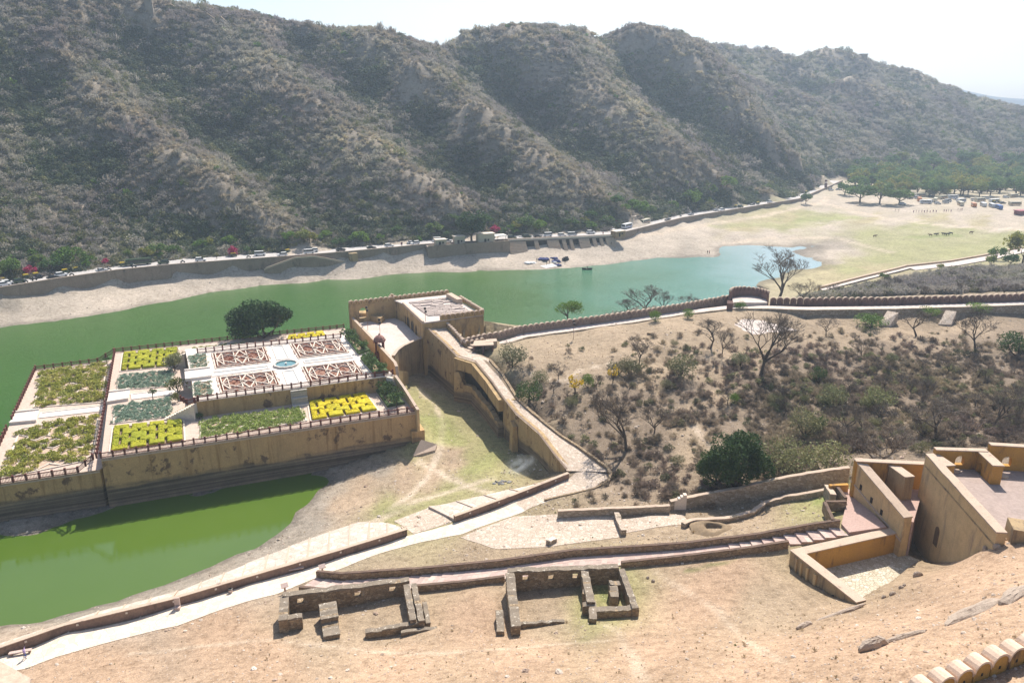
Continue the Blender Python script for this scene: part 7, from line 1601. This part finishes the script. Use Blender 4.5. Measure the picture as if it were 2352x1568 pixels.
# ================================================================ VEHICLES, PEOPLE, SMALL THINGS
GLASS, gnt, gb = newmat('dark_window_glass'); gb.inputs['Base Color'].default_value = (.03, .035, .04, 1); gb.inputs['Roughness'].default_value = .1; gb.inputs['Specular IOR Level'].default_value = .6
TYRE = plain('tyre_rubber', (.02, .02, .02), .8)
PAINT = {k: plain(k + '_vehicle_paint', c, .35, .5) for k, c in dict(white=(.75, .75, .74), silver=(.45, .46, .48), black=(.02, .02, .025), green=(.03, .06, .03), yellow=(.65, .45, .03), orange=(.5, .17, .04), blue=(.06, .14, .4), cream=(.6, .55, .42), red=(.35, .03, .03), maroon=(.17, .03, .05)).items()}
def wheel(mb, x, y, r, w_):
    k = 10; v = []
    for yy in (-w_/2, w_/2):
        for j in range(k): a = 2*math.pi*j/k; v.append((x+r*math.cos(a), y+yy, r+r*math.sin(a)))
    mb.add(v, [tuple(range(k)), tuple(range(2*k-1, k-1, -1))] + [(j, j+k, (j+1) % k+k, (j+1) % k) for j in range(k)])
def extr(mb, prof, W, taper=0.0, m=0):
    """side profile (x, z) extruded to width W; points above the waist pulled in"""
    n = len(prof); v = []
    for sgn in (-1, 1):
        for x, z, *k in prof: v.append((x, sgn*(W/2 - (k[0] if k else 0)), z))
    mb.add(v, [tuple(range(n)), tuple(range(2*n-1, n-1, -1))] + [(i, i+n, (i+1) % n+n, (i+1) % n) for i in range(n)], m)
def car(kind, col):
    t = thing('car', (0, 0, 0), kind, 'car'); mb = MB()
    if kind == 'suv': prof = [(-2.1, .35), (2.1, .35), (2.15, .8), (2.0, 1.0), (1.1, 1.12), (-2.05, 1.12), (-2.15, .8)]; cab = [(-2.0, 1.12, .05), (1.1, 1.12, .05), (.45, 1.75, .2), (-1.8, 1.78, .2)]; L = 2.1
    elif kind == 'van': prof = [(-2.3, .35), (2.3, .35), (2.35, .9), (2.0, 1.15), (-2.3, 1.15)]; cab = [(-2.28, 1.15, .03), (2.0, 1.15, .05), (1.5, 2.0, .15), (-2.2, 2.05, .15)]; L = 2.3
    else: prof = [(-2.05, .32), (2.05, .32), (2.1, .65), (1.95, .8), (.95, .92), (-1.5, .95), (-2.0, .9), (-2.1, .65)]; cab = [(-1.55, .93, .05), (1.0, .92, .05), (.3, 1.42, .22), (-1.05, 1.44, .22)]; L = 2.05
    extr(mb, prof, 1.75); b = mb.build('body', col, t)
    c = MB(); extr(c, [(x, z-.01, k) for x, z, k in cab], 1.7); c.build('window_band', GLASS, t)
    top = cab[2:]; mb = MB(); extr(mb, [(top[1][0]-.02, top[1][1]-.04, .18), (top[0][0]+.02, top[0][1]-.04, .18), (top[0][0]-.05, top[0][1]+.04, .25), (top[1][0]+.05, top[1][1]+.04, .25)], 1.72); mb.build('roof', col, t)
    for x in (-L*.62, L*.62):
        for s in (-.78, .78): mb = MB(); wheel(mb, x, s, .33, .2); mb.build('wheel', TYRE, t)
    for s in (-.6, .6): MB().box(L+.02, s, .62, .1, .35, .16).build('headlight', MARBLE, t)
    return reg(t)
def bus(col, L=8.0, H=2.6, stripe=None):
    t = thing('bus', (0, 0, 0), 'bus', 'bus'); mb = MB(); extr(mb, [(-L/2, .45), (L/2, .45), (L/2+.1, 1.0), (L/2-.1, H, .1), (-L/2+.05, H+.05, .1), (-L/2-.05, 1.0)], 2.3); mb.build('body', col, t)
    for s in (-1, 1):
        n = 6
        for i in range(n): MB().box(-L/2+.7+(L-1.4)*(i+.5)/n, s*1.12, 1.35, (L-1.4)/n-.15, .12, .75).build('window', GLASS, t)
    MB().box(L/2+.02, 0, 1.25, .1, 1.9, .95).build('windscreen', GLASS, t)
    if stripe: 
        for s in (-1, 1): MB().box(0, s*1.155, .8, L*.98, .02, .3).build('stripe', stripe, t)
    for x in (-L*.3, L*.32):
        for s in (-1.0, 1.0): mb = MB(); wheel(mb, x, s, .45, .25); mb.build('wheel', TYRE, t)
    return reg(t)
def rick():
    t = thing('auto_rickshaw', (0, 0, 0), 'auto rickshaw', 'auto rickshaw'); mb = MB(); extr(mb, [(-1.2, .3), (.9, .3), (1.3, .55), (1.2, .95), (.8, 1.05), (-1.2, 1.0)], 1.3); mb.build('body', PAINT['green'], t)
    mb = MB(); extr(mb, [(-1.25, 1.35, .05), (.85, 1.5, .08), (.6, 1.75, .2), (-1.1, 1.75, .2)], 1.35); mb.build('canopy', PAINT['yellow'], t)
    for x, s in ((-1.1, -.6), (-1.1, .6), (.85, -.5), (.85, .5)): MB().box(x, s, .95, .06, .06, .6).build('post', BLACK, t)
    for x, s in ((-.8, -.55), (-.8, .55), (1.05, 0)): mb = MB(); wheel(mb, x, s, .24, .12); mb.build('wheel', TYRE, t)
    return reg(t)
# ---- people: skin-modifier bodies
def body_mesh(name, J, mat, clothes=None):
    """one continuous figure from joints: list of (parent, x, y, z, radius)"""
    me = bpy.data.meshes.new(name); me.from_pydata([j[1:4] for j in J], [(j[0], i) for i, j in enumerate(J) if j[0] is not None], [])
    o = bpy.data.objects.new(name, me); COL.objects.link(o); o.modifiers.new('skin', 'SKIN'); sk = me.skin_vertices[0].data
    for i, j in enumerate(J): r_ = j[4]; sk[i].radius = (r_, r_) if not isinstance(r_, tuple) else r_; sk[i].use_root = (i == 0)
    s = o.modifiers.new('sub', 'SUBSURF'); s.levels = 1; s.render_levels = 2
    dg = bpy.context.evaluated_depsgraph_get(); m2 = bpy.data.meshes.new_from_object(o.evaluated_get(dg)); bpy.data.objects.remove(o)
    m2.materials.clear()
    for q in mat: m2.materials.append(q)
    for p in m2.polygons:
        p.use_smooth = True; c = p.center
        p.material_index = clothes(c) if clothes else 0
    return m2
SKIN = plain('brown_skin', (.23, .12, .075), .6); HAIR = plain('black_hair', (.012, .01, .01), .5)
def person_mesh(name, shirt, trousers, raise_r=0.0, stride=.0):
    s = stride
    J = [(None, 0, 0, .95, .15), (0, 0, 0, 1.15, (.17, .12)), (1, 0, 0, 1.38, (.2, .12)), (2, 0, 0, 1.5, .06), (3, 0, .02, 1.56, .055), (4, 0, .03, 1.66, .1), (5, 0, .02, 1.75, .07),
         (2, .2, 0, 1.42, .06), (7, .27, .02, 1.15, .05), (8, .27, .12, .9, .038), (9, .27, .16, .82, .04),
         (2, -.2, 0, 1.42, .06)]
    if raise_r: J += [(11, -.36, .05, 1.62, .05), (12, -.33, .08, 1.88, .038), (13, -.32, .1, 1.97, .04)]
    else: J += [(11, -.27, .0, 1.15, .05), (12, -.27, .1, .9, .038), (13, -.27, .14, .82, .04)]
    k = len(J)
    J += [(0, .1, 0, .86, .11), (k, .11, s*.5, .48, .075), (k+1, .11, s*.15, .09, .05), (k+2, .11, s*.15+.16, .04, .045),
          (0, -.1, 0, .86, .11), (k+4, -.11, -s*.2, .48, .075), (k+5, -.11, -s*.75, .1, .05), (k+6, -.11, -s*.75+.16, .05, .045)]
    def cl(c):
        if c.z > 1.70 or (c.z > 1.62 and c.y < .0 and abs(c.x) < .12): return 3
        if abs(c.x) > .255 and (c.z < 1.12 or c.z > 1.62): return 2
        if c.z > 1.5 and abs(c.x) < .15: return 2
        if c.z > .93: return 0
        if c.z < .1: return 3
        return 1
    return body_mesh(name, J, [shirt, trousers, SKIN, HAIR], cl)
SHIRT = {k: plain(k+'_cloth', c, .9) for k, c in dict(lilac=(.42, .32, .55), white=(.7, .68, .65), red=(.4, .04, .05), blue=(.05, .09, .3), dark=(.03, .03, .04), khaki=(.3, .24, .14), purple=(.13, .02, .12)).items()}
PM = {k: person_mesh('person', SHIRT[k], SHIRT[q]) for k, q in (('white', 'dark'), ('red', 'dark'), ('dark', 'khaki'), ('purple', 'purple'))}
PW = person_mesh('person', SHIRT['lilac'], SHIRT['blue'], 1, .35)
def person(p, me, label, rz=0, group=None):
    o = bpy.data.objects.new('person', me); COL.objects.link(o); o.location = p; o.rotation_euler.z = rz; return tag(o, label, 'person', group)
p = on(59, 1512); person((p[0], p[1], p[2]+.05), PW, 'person in a lilac shirt walking on the path with one arm raised', -1.4)
def moto():
    t = thing('motorbike', (0, 0, 0), 'motorbike', 'motorbike')
    mb = MB(); mb.box(0, 0, .45, 1.1, .25, .4, taper=.7); mb.box(-.35, 0, .8, .7, .25, .12); mb.tube([(.5, -.3, 1.0), (.5, .3, 1.0)], .03); mb.tube([(.5, 0, 1.0), (.65, 0, .3)], .04); mb.build('frame', BLACK, t)
    for x in (-.62, .66): mb = MB(); wheel(mb, x, 0, .3, .1); mb.build('wheel', TYRE, t)
    J = [(None, -.2, 0, .98, .15), (0, -.12, 0, 1.2, .16), (1, -.05, 0, 1.38, .16), (2, -.02, 0, 1.5, .06), (3, 0, 0, 1.62, .11), (4, 0, 0, 1.7, .08), (2, .0, .2, 1.36, .06), (6, .2, .25, 1.15, .05), (7, .45, .25, 1.02, .04), (2, .0, -.2, 1.36, .06), (9, .2, -.25, 1.15, .05), (10, .45, -.25, 1.02, .04),
         (0, -.1, .14, .92, .11), (12, .25, .2, .8, .08), (13, .1, .2, .4, .05), (0, -.1, -.14, .92, .11), (15, .25, -.2, .8, .08), (16, .1, -.2, .4, .05)]
    me = body_mesh('rider', J, [SHIRT['white'], SHIRT['dark'], SKIN, HAIR], lambda c: 3 if c.z > 1.56 else (0 if c.z > .98 else 1)); o = bpy.data.objects.new('rider', me); COL.objects.link(o); o.parent = t
    return reg(t)
CARW = car('suv', PAINT['white']); CARS = car('saloon', PAINT['silver']); CARB = car('saloon', PAINT['black']); VANW = car('van', PAINT['white']); JEEP = car('suv', PAINT['green']); RICK = rick(); MOTO = moto()
BUSG = bus(PAINT['green'], 9.5); BUSW = bus(PAINT['white'], 7.5, 2.5, PAINT['blue']); BUSC = bus(PAINT['cream'], 8, 2.6, PAINT['orange']); BUSO = bus(PAINT['orange'], 8); BUSB = bus(PAINT['blue'], 8)
def onroad(proto, px, d, label, flip=0, group='traffic on the far road'):
    p, a = rpt(px, d); place(proto, (p[0], p[1], RZ+.03), a + (math.pi if flip else 0), 1, label, group)
for a in ((CARW,18,3.5,'white car at the left picture edge on the far road',0),(JEEP,57,5,'dark green jeep near the left edge of the far road',0),(CARB,128,3,'dark car behind the white one beside the left wall',0),(CARW,152,5,'white car following the dark car near the left bend',0),(BUSG,325,9,'long dark green bus parked by the far road',0),(CARW,462,4.5,'white car alone in the middle of the left road',0),
 (VANW,714,4.5,'white van above the double sided wall stair',0),(CARW,727,8,'white car just behind the white van',1),(CARB,859,3.5,'black car on the road left of the road terrace',0),(CARW,900,3.5,'white car right of the black car on the road',0),(CARS,958,7,'silver car of the pair before the road terrace',0),(CARW,961,4,'white car of the pair before the road terrace',1),(VANW,1015,8,'white van behind the small cream hut',0),(CARS,1034,5,'silver car beside the white van at the terrace',0),
 (JEEP,1216,4.5,'dark jeep on the road left of the bathing steps',0),(CARB,1240,4,'black car above the left half of the bathing steps',0),(CARW,1296,3.5,'white car above the middle of the bathing steps',0),(VANW,1319,3.5,'large white van above the right half of the bathing steps',0),(CARB,1330,9,'dark car behind the large white van',1),(CARW,1430,5,'white car right of the tan pump house',0),(BUSW,1467,7,'white bus with a blue stripe on the far road',1),(BUSC,1508,7,'cream bus with an orange stripe on the far road',1),
 (CARS,1664,6,'pale blue grey car by the right road bend',0),(CARW,1667,3.5,'white car on the lake side of the right road bend',1),(JEEP,1714,4,'dark van far along the right road',0),(CARW,1781,4,'white car far along the road near its end',0),(CARB,1748,6,'dark car far along the right road',1)):
    onroad(*a)
for px, d, lb in ((8,9,'yellow topped auto rickshaw at the left picture edge'),(32,11,'second auto rickshaw from the left under the trees'),(88,11,'auto rickshaw under the left bougainvillea'),(111,11,'auto rickshaw right of the left bougainvillea'),(170,10,'auto rickshaw left of the broad light green tree'),(197,11,'auto rickshaw under the broad light green tree'),(288,9,'auto rickshaw just left of the parked green bus'),(540,10,'auto rickshaw beside the bright magenta bougainvillea'),(668,10,'dark auto rickshaw parked left of the white van'),(1710,6,'auto rickshaw on the right road near the dark van'),(1757,5,'auto rickshaw far along the right road'),(1868,5,'auto rickshaw near the end of the far road')): onroad(RICK, px, d, lb, 0, 'auto rickshaws on the far road')
for px, d, lb in ((68,4,'motorbike right of the dark green jeep'),(91,5,'motorbike approaching the dark car'),(172,4,'motorbike right of the white car by the left bend'),(255,3.5,'motorbike close to the road wall left of the bus'),(310,4,'motorbike passing in front of the green bus'),(420,5,'motorbike left of the lone white car'),(572,5,'motorbike right of the bright bougainvillea'),(1580,5,'motorbike right of the cream bus'),(1676,4,'motorbike beside the right road bend cars')): onroad(MOTO, px, d, lb, 0, 'motorbikes on the far road')
for px, d, k, lb in ((500,7,'dark','dark clothed person walking right of the lone white car'),(929,4,'purple','person in purple standing on the road before the terrace'),(932,4.6,'dark','person in dark clothes beside the one in purple'),(1390,3,'red','person in red near the right end of the bathing steps'),(1552,3,'dark','person walking along the right road wall')):
    p, a = rpt(px, d); person((p[0], p[1], RZ+.02), PM[k], lb, random.uniform(0, 6), 'people along the far road')
random.seed(12)
for i in range(14):
    px = (30,105,240,380,600,650,790,1140,1180,1265,1370,1545,1605,1850)[i]; onroad((CARW, CARB, CARS, JEEP, VANW)[i % 5], px, (5.5, 8.2, 3.2)[i % 3], ('white car', 'black car', 'silver car', 'green jeep', 'white van')[i % 5] + ' driving ' + ('at the left edge of the far road','near the first auto rickshaws','between the bend and the parked bus','just past the parked green bus','past the bright bougainvillea','left of the wall stair','right of the wall stair','behind the white sheet shelter','left of the bathing steps','over the middle recesses of the bathing steps','over the right end of the bathing steps','right of the white road canopy','before the right road bend','where the far road leaves the lake')[i], i % 2)
# car park
t_ = 'vehicles in the car park'
for pr, x, y, rz, lb in ((BUSO,2111,462,1.2,'orange bus at the front of the car park'),(BUSC,2113,452,.1,'cream bus behind the orange bus'),(VANW,2136,465,.4,'white van right of the orange bus'),(BUSC,2148,463,1.0,'cream bus right of the orange bus'),(VANW,2172,467,.2,'small white van in the middle of the car park'),(BUSW,2187,456,.1,'white bus under the wood edge'),(BUSC,2206,472,1.3,'cream bus on the near right of the car park'),(BUSO,2236,475,1.2,'orange bus on the near right of the car park'),(BUSW,2258,474,1.3,'white bus left of the blue bus'),(BUSW,2278,476,1.3,'second white bus left of the blue bus'),(BUSB,2294,480,1.3,'blue bus at the right of the car park'),(RICK,2283,466,.5,'left auto rickshaw behind the white buses'),(RICK,2296,466,.5,'right auto rickshaw behind the white buses'),(CARS,2080,455,.2,'silver car at the left of the car park'),(CARW,2068,453,.2,'white car at the left of the car park'),(CARB,2090,457,.3,'black car at the left of the car park'),(BUSC,2330,472,.1,'cream bus at the right end of the car park'),(BUSW,2035,449,.0,'white bus under the left car park trees'),(CARW,1908,438,.2,'white car beside the red gate pillars'),(CARS,1925,437,.1,'grey car right of the red gate pillars')):
    place(pr, on(x, y), rz, 1, lb, t_)
random.seed(8)
for i in range(20):
    x = 2075 + 13.2*i + random.uniform(-4, 4); y = random.uniform(452, 471); k_ = i % 6
    place((CARW, BUSC, VANW, CARS, BUSW, CARB)[k_], on(x, y), random.uniform(-.3, .5), 1, auto(('white car', 'cream bus', 'white van', 'silver car', 'white and blue bus', 'black car')[k_] + ' parked on the sand', x, y, CARPARK), t_)
p = on(2345, 492); t = thing('stall', p, 'dark red low market stall at the right picture edge', 'stall'); MB().box(p[0], p[1], p[2], 7, 4, 2.2, .3).build('stall_body', PAINT['maroon'], t); MB().box(p[0], p[1], p[2]+2.2, 8, 5, .3, .3).build('roof', PAINT['red'], t)
for i, (x, y) in enumerate(((2098,489),(2104,488),(2110,488.5),(2117,488),(2123,489),(2129,488),(2136,489),(2143,488),(2150,488.5),(2168,487),(2173,487.5),(2178,487),(2184,487.5),(2200,484),(2205,484.5),(2209,484),(2056,486),(2064,487))):
    p = on(x, y); person((p[0], p[1], p[2]), PM['purple' if i < 16 else 'dark'], 'person in dark purple in the group standing before the car park' if i < 16 else 'person in dark clothes standing apart left of the purple group', random.uniform(0, 6), 'people before the car park' if i < 16 else 'pair left of the purple group')
p = on(1625, 583); person(p, PM['dark'], 'left one of two people standing by the blue tip of the lake', 0); p = on(1629.5, 583); person(p, PM['red'], 'right one of two people standing by the blue tip of the lake', 2)
p = on(1404, 563); person(p, PM['dark'], 'lone person standing on the beach near the pump house', 1)
# cattle on the meadow
def cow_mesh(name, col):
    J = [(None, 0, 0, 1.05, (.3, .36)), (0, .55, 0, 1.1, (.27, .36)), (1, .85, 0, 1.2, (.16, .2)), (2, 1.15, 0, 1.3, .14), (3, 1.4, 0, 1.15, .11), (4, 1.55, 0, 1.0, .08), (0, -.55, 0, 1.08, (.28, .32)), (6, -.8, 0, 1.05, .12), (7, -.9, 0, .6, .03),
         (1, .6, .2, .75, .12), (9, .58, .2, .4, .07), (10, .62, .2, .05, .06), (1, .6, -.2, .75, .12), (12, .68, -.2, .4, .07), (13, .66, -.2, .05, .06),
         (6, -.6, .2, .75, .14), (15, -.72, .2, .42, .07), (16, -.64, .2, .05, .06), (6, -.6, -.2, .75, .14), (18, -.66, -.2, .42, .07), (19, -.6, -.2, .05, .06), (3, 1.2, .2, 1.42, .04), (3, 1.2, -.2, 1.42, .04)]
    return body_mesh(name, J, [col])
CW = cow_mesh('buffalo', plain('dark_hide', (.025, .02, .02), .7)); CW2 = cow_mesh('cow', plain('brown_hide', (.12, .06, .035), .7))
for i, (x, y, k, lb) in enumerate(((2137,543,1,'brown cow at the left end of the herd on the meadow'),(2148,541,0,'second dark buffalo of the herd'),(2152,540.5,0,'third dark buffalo close behind the second'),(2167,540,0,'dark buffalo in the middle of the herd'),(2171,540.5,0,'dark buffalo just right of the herd middle'),(2176,541,0,'dark buffalo facing away in the herd'),(2184,539,0,'dark buffalo at the right end of the herd'),(2230,537,1,'lone brown cow right of the herd'),(2009,545,1,'lone brown cow left on the meadow'))):
    o = bpy.data.objects.new('cow' if k else 'buffalo', CW2 if k else CW); COL.objects.link(o); o.location = on(x, y); o.rotation_euler.z = random.uniform(-.6, .6) + (math.pi if i % 3 == 0 else 0); tag(o, lb, 'cow' if k else 'buffalo', 'cattle grazing on the meadow')
# washing on the beach
CL = {k: plain(k+'_laundry', c, .9) for k, c in dict(navy=(.03, .04, .16), white=(.72, .7, .68), black=(.02, .02, .02)).items()}
def pile(px, py, L, W, H, col, label, k=9):
    p = on(px, py); t = MB(); q = random.Random(int(px*3)); 
    for i in range(k):
        a = q.uniform(0, 6.28); rr = q.uniform(0, .4); x, y = p[0]+L*rr*math.cos(a), p[1]+W*rr*math.sin(a); v = []
        t.lathe(x, y, [(L*.2*q.uniform(.7, 1.2), p[2]-.05), (L*.2*q.uniform(.7, 1.1), p[2]+H*q.uniform(.3, .6)), (L*.08, p[2]+H*q.uniform(.7, 1.1))], 6)
    tag(t.build('laundry_pile', CL[col], None, p), label, 'laundry', 'washing laid out on the far beach')
pile(1250,596,7,3,.9,'navy','long navy laundry pile at the left of the washing place'); pile(1271,594,4,2.5,.7,'navy','navy laundry pile in the middle of the washing place'); pile(1300,597,4.5,3,1.6,'black','black heap at the right of the washing place'); pile(1279,601,5,2.5,.8,'navy','blue and navy pile near the water at the washing place'); pile(1281,609,3.5,2,.6,'navy','navy pile closest to the water'); pile(1218,604,6,2.5,.6,'white','white laundry heap at the left end'); pile(1271,603,3,2,.5,'white','white laundry heap in the middle')
ps = onl((1240,611),(1268,606),(1282,611),(1254,616)); tag(MB().prism([q[:2] for q in ps], [q[2] for q in ps], [q[2]+.08 for q in ps]).build('laundry_sheet', CL['white'], None, ps[0]), 'white sheet spread flat beside the water', 'laundry', 'washing laid out on the far beach')
for x, y, k, lb in ((1233,600,'dark','person bending left among the washing'),(1298,605,'dark','person by the black heap at the washing place'),(1262,604,'red','person in red among the washing'),(1256,608,'dark','person in dark clothes close to the white sheet')): person(on(x, y), PM[k], lb, 1, 'people at the washing place')
# boat
p = at(1348, 619, 0); t = thing('rowing_boat', p, 'small dark rowing boat with a person near the far shore', 'boat'); v = []; st = [(-2.2, .25), (-1.2, .6), (0, .7), (1.2, .55), (2.4, .05)]
for x, w_ in st: v += [(p[0]+x, p[1]-w_, .55+.05*x*x), (p[0]+x, p[1]-w_*.5, -.1), (p[0]+x, p[1]+w_*.5, -.1), (p[0]+x, p[1]+w_, .55+.05*x*x)]
MB().add(v, [(4*i+j, 4*i+4+j, 4*i+5+j, 4*i+1+j) for i in range(4) for j in range(3)]).build('hull', plain('dark_boat_paint', (.03, .035, .03)), t); MB().box(p[0], p[1], .3, .4, 1.2, .06).build('thwart', STRIP, t)
person((p[0]+.2, p[1], -.05), PM['dark'], 'person standing in the small rowing boat', 1)
# path furniture
BCH = M('pale_bench_stone', (.62, .48, .42), (.52, .4, .35), 1)
def bench(px, py, label, rz, L=2.0):
    p = on(px, py); t = thing('stone_bench', p, label, 'bench', 'stone benches along the path'); MB().box(p[0], p[1], p[2]+.42, L, .5, .12, rz).build('seat', BCH, t)
    for s in (-1, 1): MB().box(p[0]+s*(L/2-.25)*math.cos(rz), p[1]+s*(L/2-.25)*math.sin(rz), p[2]-.1, .22, .42, .52, rz).build('leg', ROADWALLW, t)
bench(48,1502,'long stone bench at the left end of the path',.28,2.6); bench(681,1311,'stone bench on the path against the parapet',.3,2.2)
def signb(px, py, label, rz):
    p = on(px, py); t = thing('sign_board', p, label, 'sign', 'slanted sign boards beside the path'); MB().box(p[0], p[1], p[2]-.1, .25, .2, 1.1, rz).build('post', BCH, t)
    mb = MB(); c, s = math.cos(rz), math.sin(rz); P = [(-.5, -.3, 1.0), (.5, -.3, 1.0), (.5, .3, 1.35), (-.5, .3, 1.35)]; v = [(p[0]+x*c-y*s, p[1]+x*s+y*c, p[2]+z+k) for k in (0, .08) for x, y, z in P]; mb.add(v, [(3,2,1,0), (4,5,6,7), (0,1,5,4), (1,2,6,5), (2,3,7,6), (3,0,4,7)]); mb.build('board', BCH, t)
signb(741,1316,'slanted sign board at the upper start of the pink stair path',.5); signb(655,1360,'slanted sign board left of the foot of the pink stair path',.5)
p = on(407,1398); t = thing('stone_marker', p, 'upright pale stone slab leaning on the parapet', 'marker'); MB().box(p[0], p[1]+.25, p[2]-.1, .75, .18, 1.75, .15).build('slab', BCH, t); MB().box(p[0]+.15, p[1]-.15, p[2]-.1, .7, .5, .55, .15).build('foot', BCH, t)
p = on(530,1361); t = thing('litter_bin', p, 'small round dark topped litter bin against the parapet', 'bin'); MB().lathe(p[0], p[1], [(.26, p[2]-.05), (.3, p[2]+.6)], 10).build('drum', BCH, t); MB().lathe(p[0], p[1], [(.32, p[2]+.6), (.34, p[2]+.72), (.26, p[2]+.74), (.22, p[2]+.62)], 10).build('rim', BLACK, t)
# stone seat on the slope, broken posts
p = on(1945,930); t = thing('stone_bench', p, 'small group of pale stone seats on the slope between two bushes', 'seat')
for i in range(4): q = on(1930+8*i, 938-5*i); MB().box(q[0], q[1], q[2]-.1, .7, .55, .5, .4).build('seat_block', STRIP, t)
for x, y, lb in ((1274,752,'dark small bench block below the long battlement'),(1492,768,'dark box like stone on the slope under the battlement')):
    p = on(x, y); tag(MB().box(p[0], p[1], p[2]-.1, 1.3, .6, .6, -.3).build('stone_block', RUBBLE, None, p), lb, 'block')
# smouldering fire in the basin corner
p = on(1150, 1108); t = thing('ash_heap', p, 'smouldering grey heap of ash and rubbish in the basin corner', 'heap')
for i in range(14):
    a = random.uniform(0, 6.28); q = random.uniform(0, 1.8); boulder_z = g1(p[0]+q*math.cos(a), p[1]+q*math.sin(a)); MB().lathe(p[0]+q*math.cos(a), p[1]+q*math.sin(a), [(random.uniform(.2, .5), boulder_z-.1), (random.uniform(.15, .4), boulder_z+.15), (.06, boulder_z+.3)], 6).build('ash_lump', plain('ash', (.25, .24, .23)) if i == 0 else bpy.data.materials['ash'], t)
def smoke(px, py, z, rx, ry, rz, dens, tilt):
    p = at(px, py, z); m = bpy.data.materials.new('drifting_smoke'); m.use_nodes = True; nt = m.node_tree; nt.nodes.remove(nt.nodes['Principled BSDF'])
    v = nt.nodes.new('ShaderNodeVolumePrincipled'); v.inputs['Color'].default_value = (.8, .86, .95, 1)
    tc = nt.nodes.new('ShaderNodeTexCoord'); g = node(nt, 'ShaderNodeTexGradient', gradient_type='SPHERICAL'); nt.links.new(tc.outputs['Object'], g.inputs[0])
    n_ = noise(nt, tc.outputs['Object'], 2.2, 5, .6); k = node(nt, 'ShaderNodeMapRange'); nt.links.new(n_, k.inputs[0]); k.inputs[1].default_value = .42; k.inputs[2].default_value = .75
    mu = node(nt, 'ShaderNodeMath', operation='MULTIPLY'); nt.links.new(g.outputs['Fac'], mu.inputs[0]); nt.links.new(k.outputs[0], mu.inputs[1]); m2 = node(nt, 'ShaderNodeMath', operation='MULTIPLY'); nt.links.new(mu.outputs[0], m2.inputs[0]); m2.inputs[1].default_value = dens
    nt.links.new(m2.outputs[0], v.inputs['Density']); nt.links.new(v.outputs[0], nt.nodes['Material Output'].inputs['Volume'])
    mb = MB(); k_ = 16; mb.lathe(0, 0, [(math.sin(math.pi*i/10)*1.0+.001, -math.cos(math.pi*i/10)) for i in range(11)], k_); o = mb.build('smoke', m, None, (0, 0, 0)); o.location = p; o.scale = (rx, ry, rz); o.rotation_euler = (0, tilt, .4); o['kind'] = 'stuff'; o['label'] = 'thin blue smoke drifting against the ramp wall'
smoke(1192, 1072, 4.6, 4.2, 2.6, 2.4, .55, -.35)
for q in (CARS, CARB, JEEP, RICK, MOTO, BUSG, BUSW, BUSC, BUSO, BUSB, CARW, VANW):
    if q.location.length < 1e-6: bpy.data.objects.remove(q)
# ================================================================ AIR
def haze(dens, col=(.64, .80, 1.0)):
    m = bpy.data.materials.new('air_haze'); m.use_nodes = True; nt = m.node_tree; nt.nodes.remove(nt.nodes['Principled BSDF'])
    v = nt.nodes.new('ShaderNodeVolumePrincipled'); v.inputs['Color'].default_value = (*col, 1); v.inputs['Density'].default_value = dens; v.inputs['Anisotropy'].default_value = .35
    nt.links.new(v.outputs[0], nt.nodes['Material Output'].inputs['Volume'])
    zmin = -60; zmax = 330
    mb = MB(); mb.box(0, 1750, zmin, 7000, 4300, zmax-zmin); o = mb.build('haze', m); o['kind'] = 'stuff'; o['label'] = 'thin bluish haze over the valley'
haze(HAZE_DENSITY)
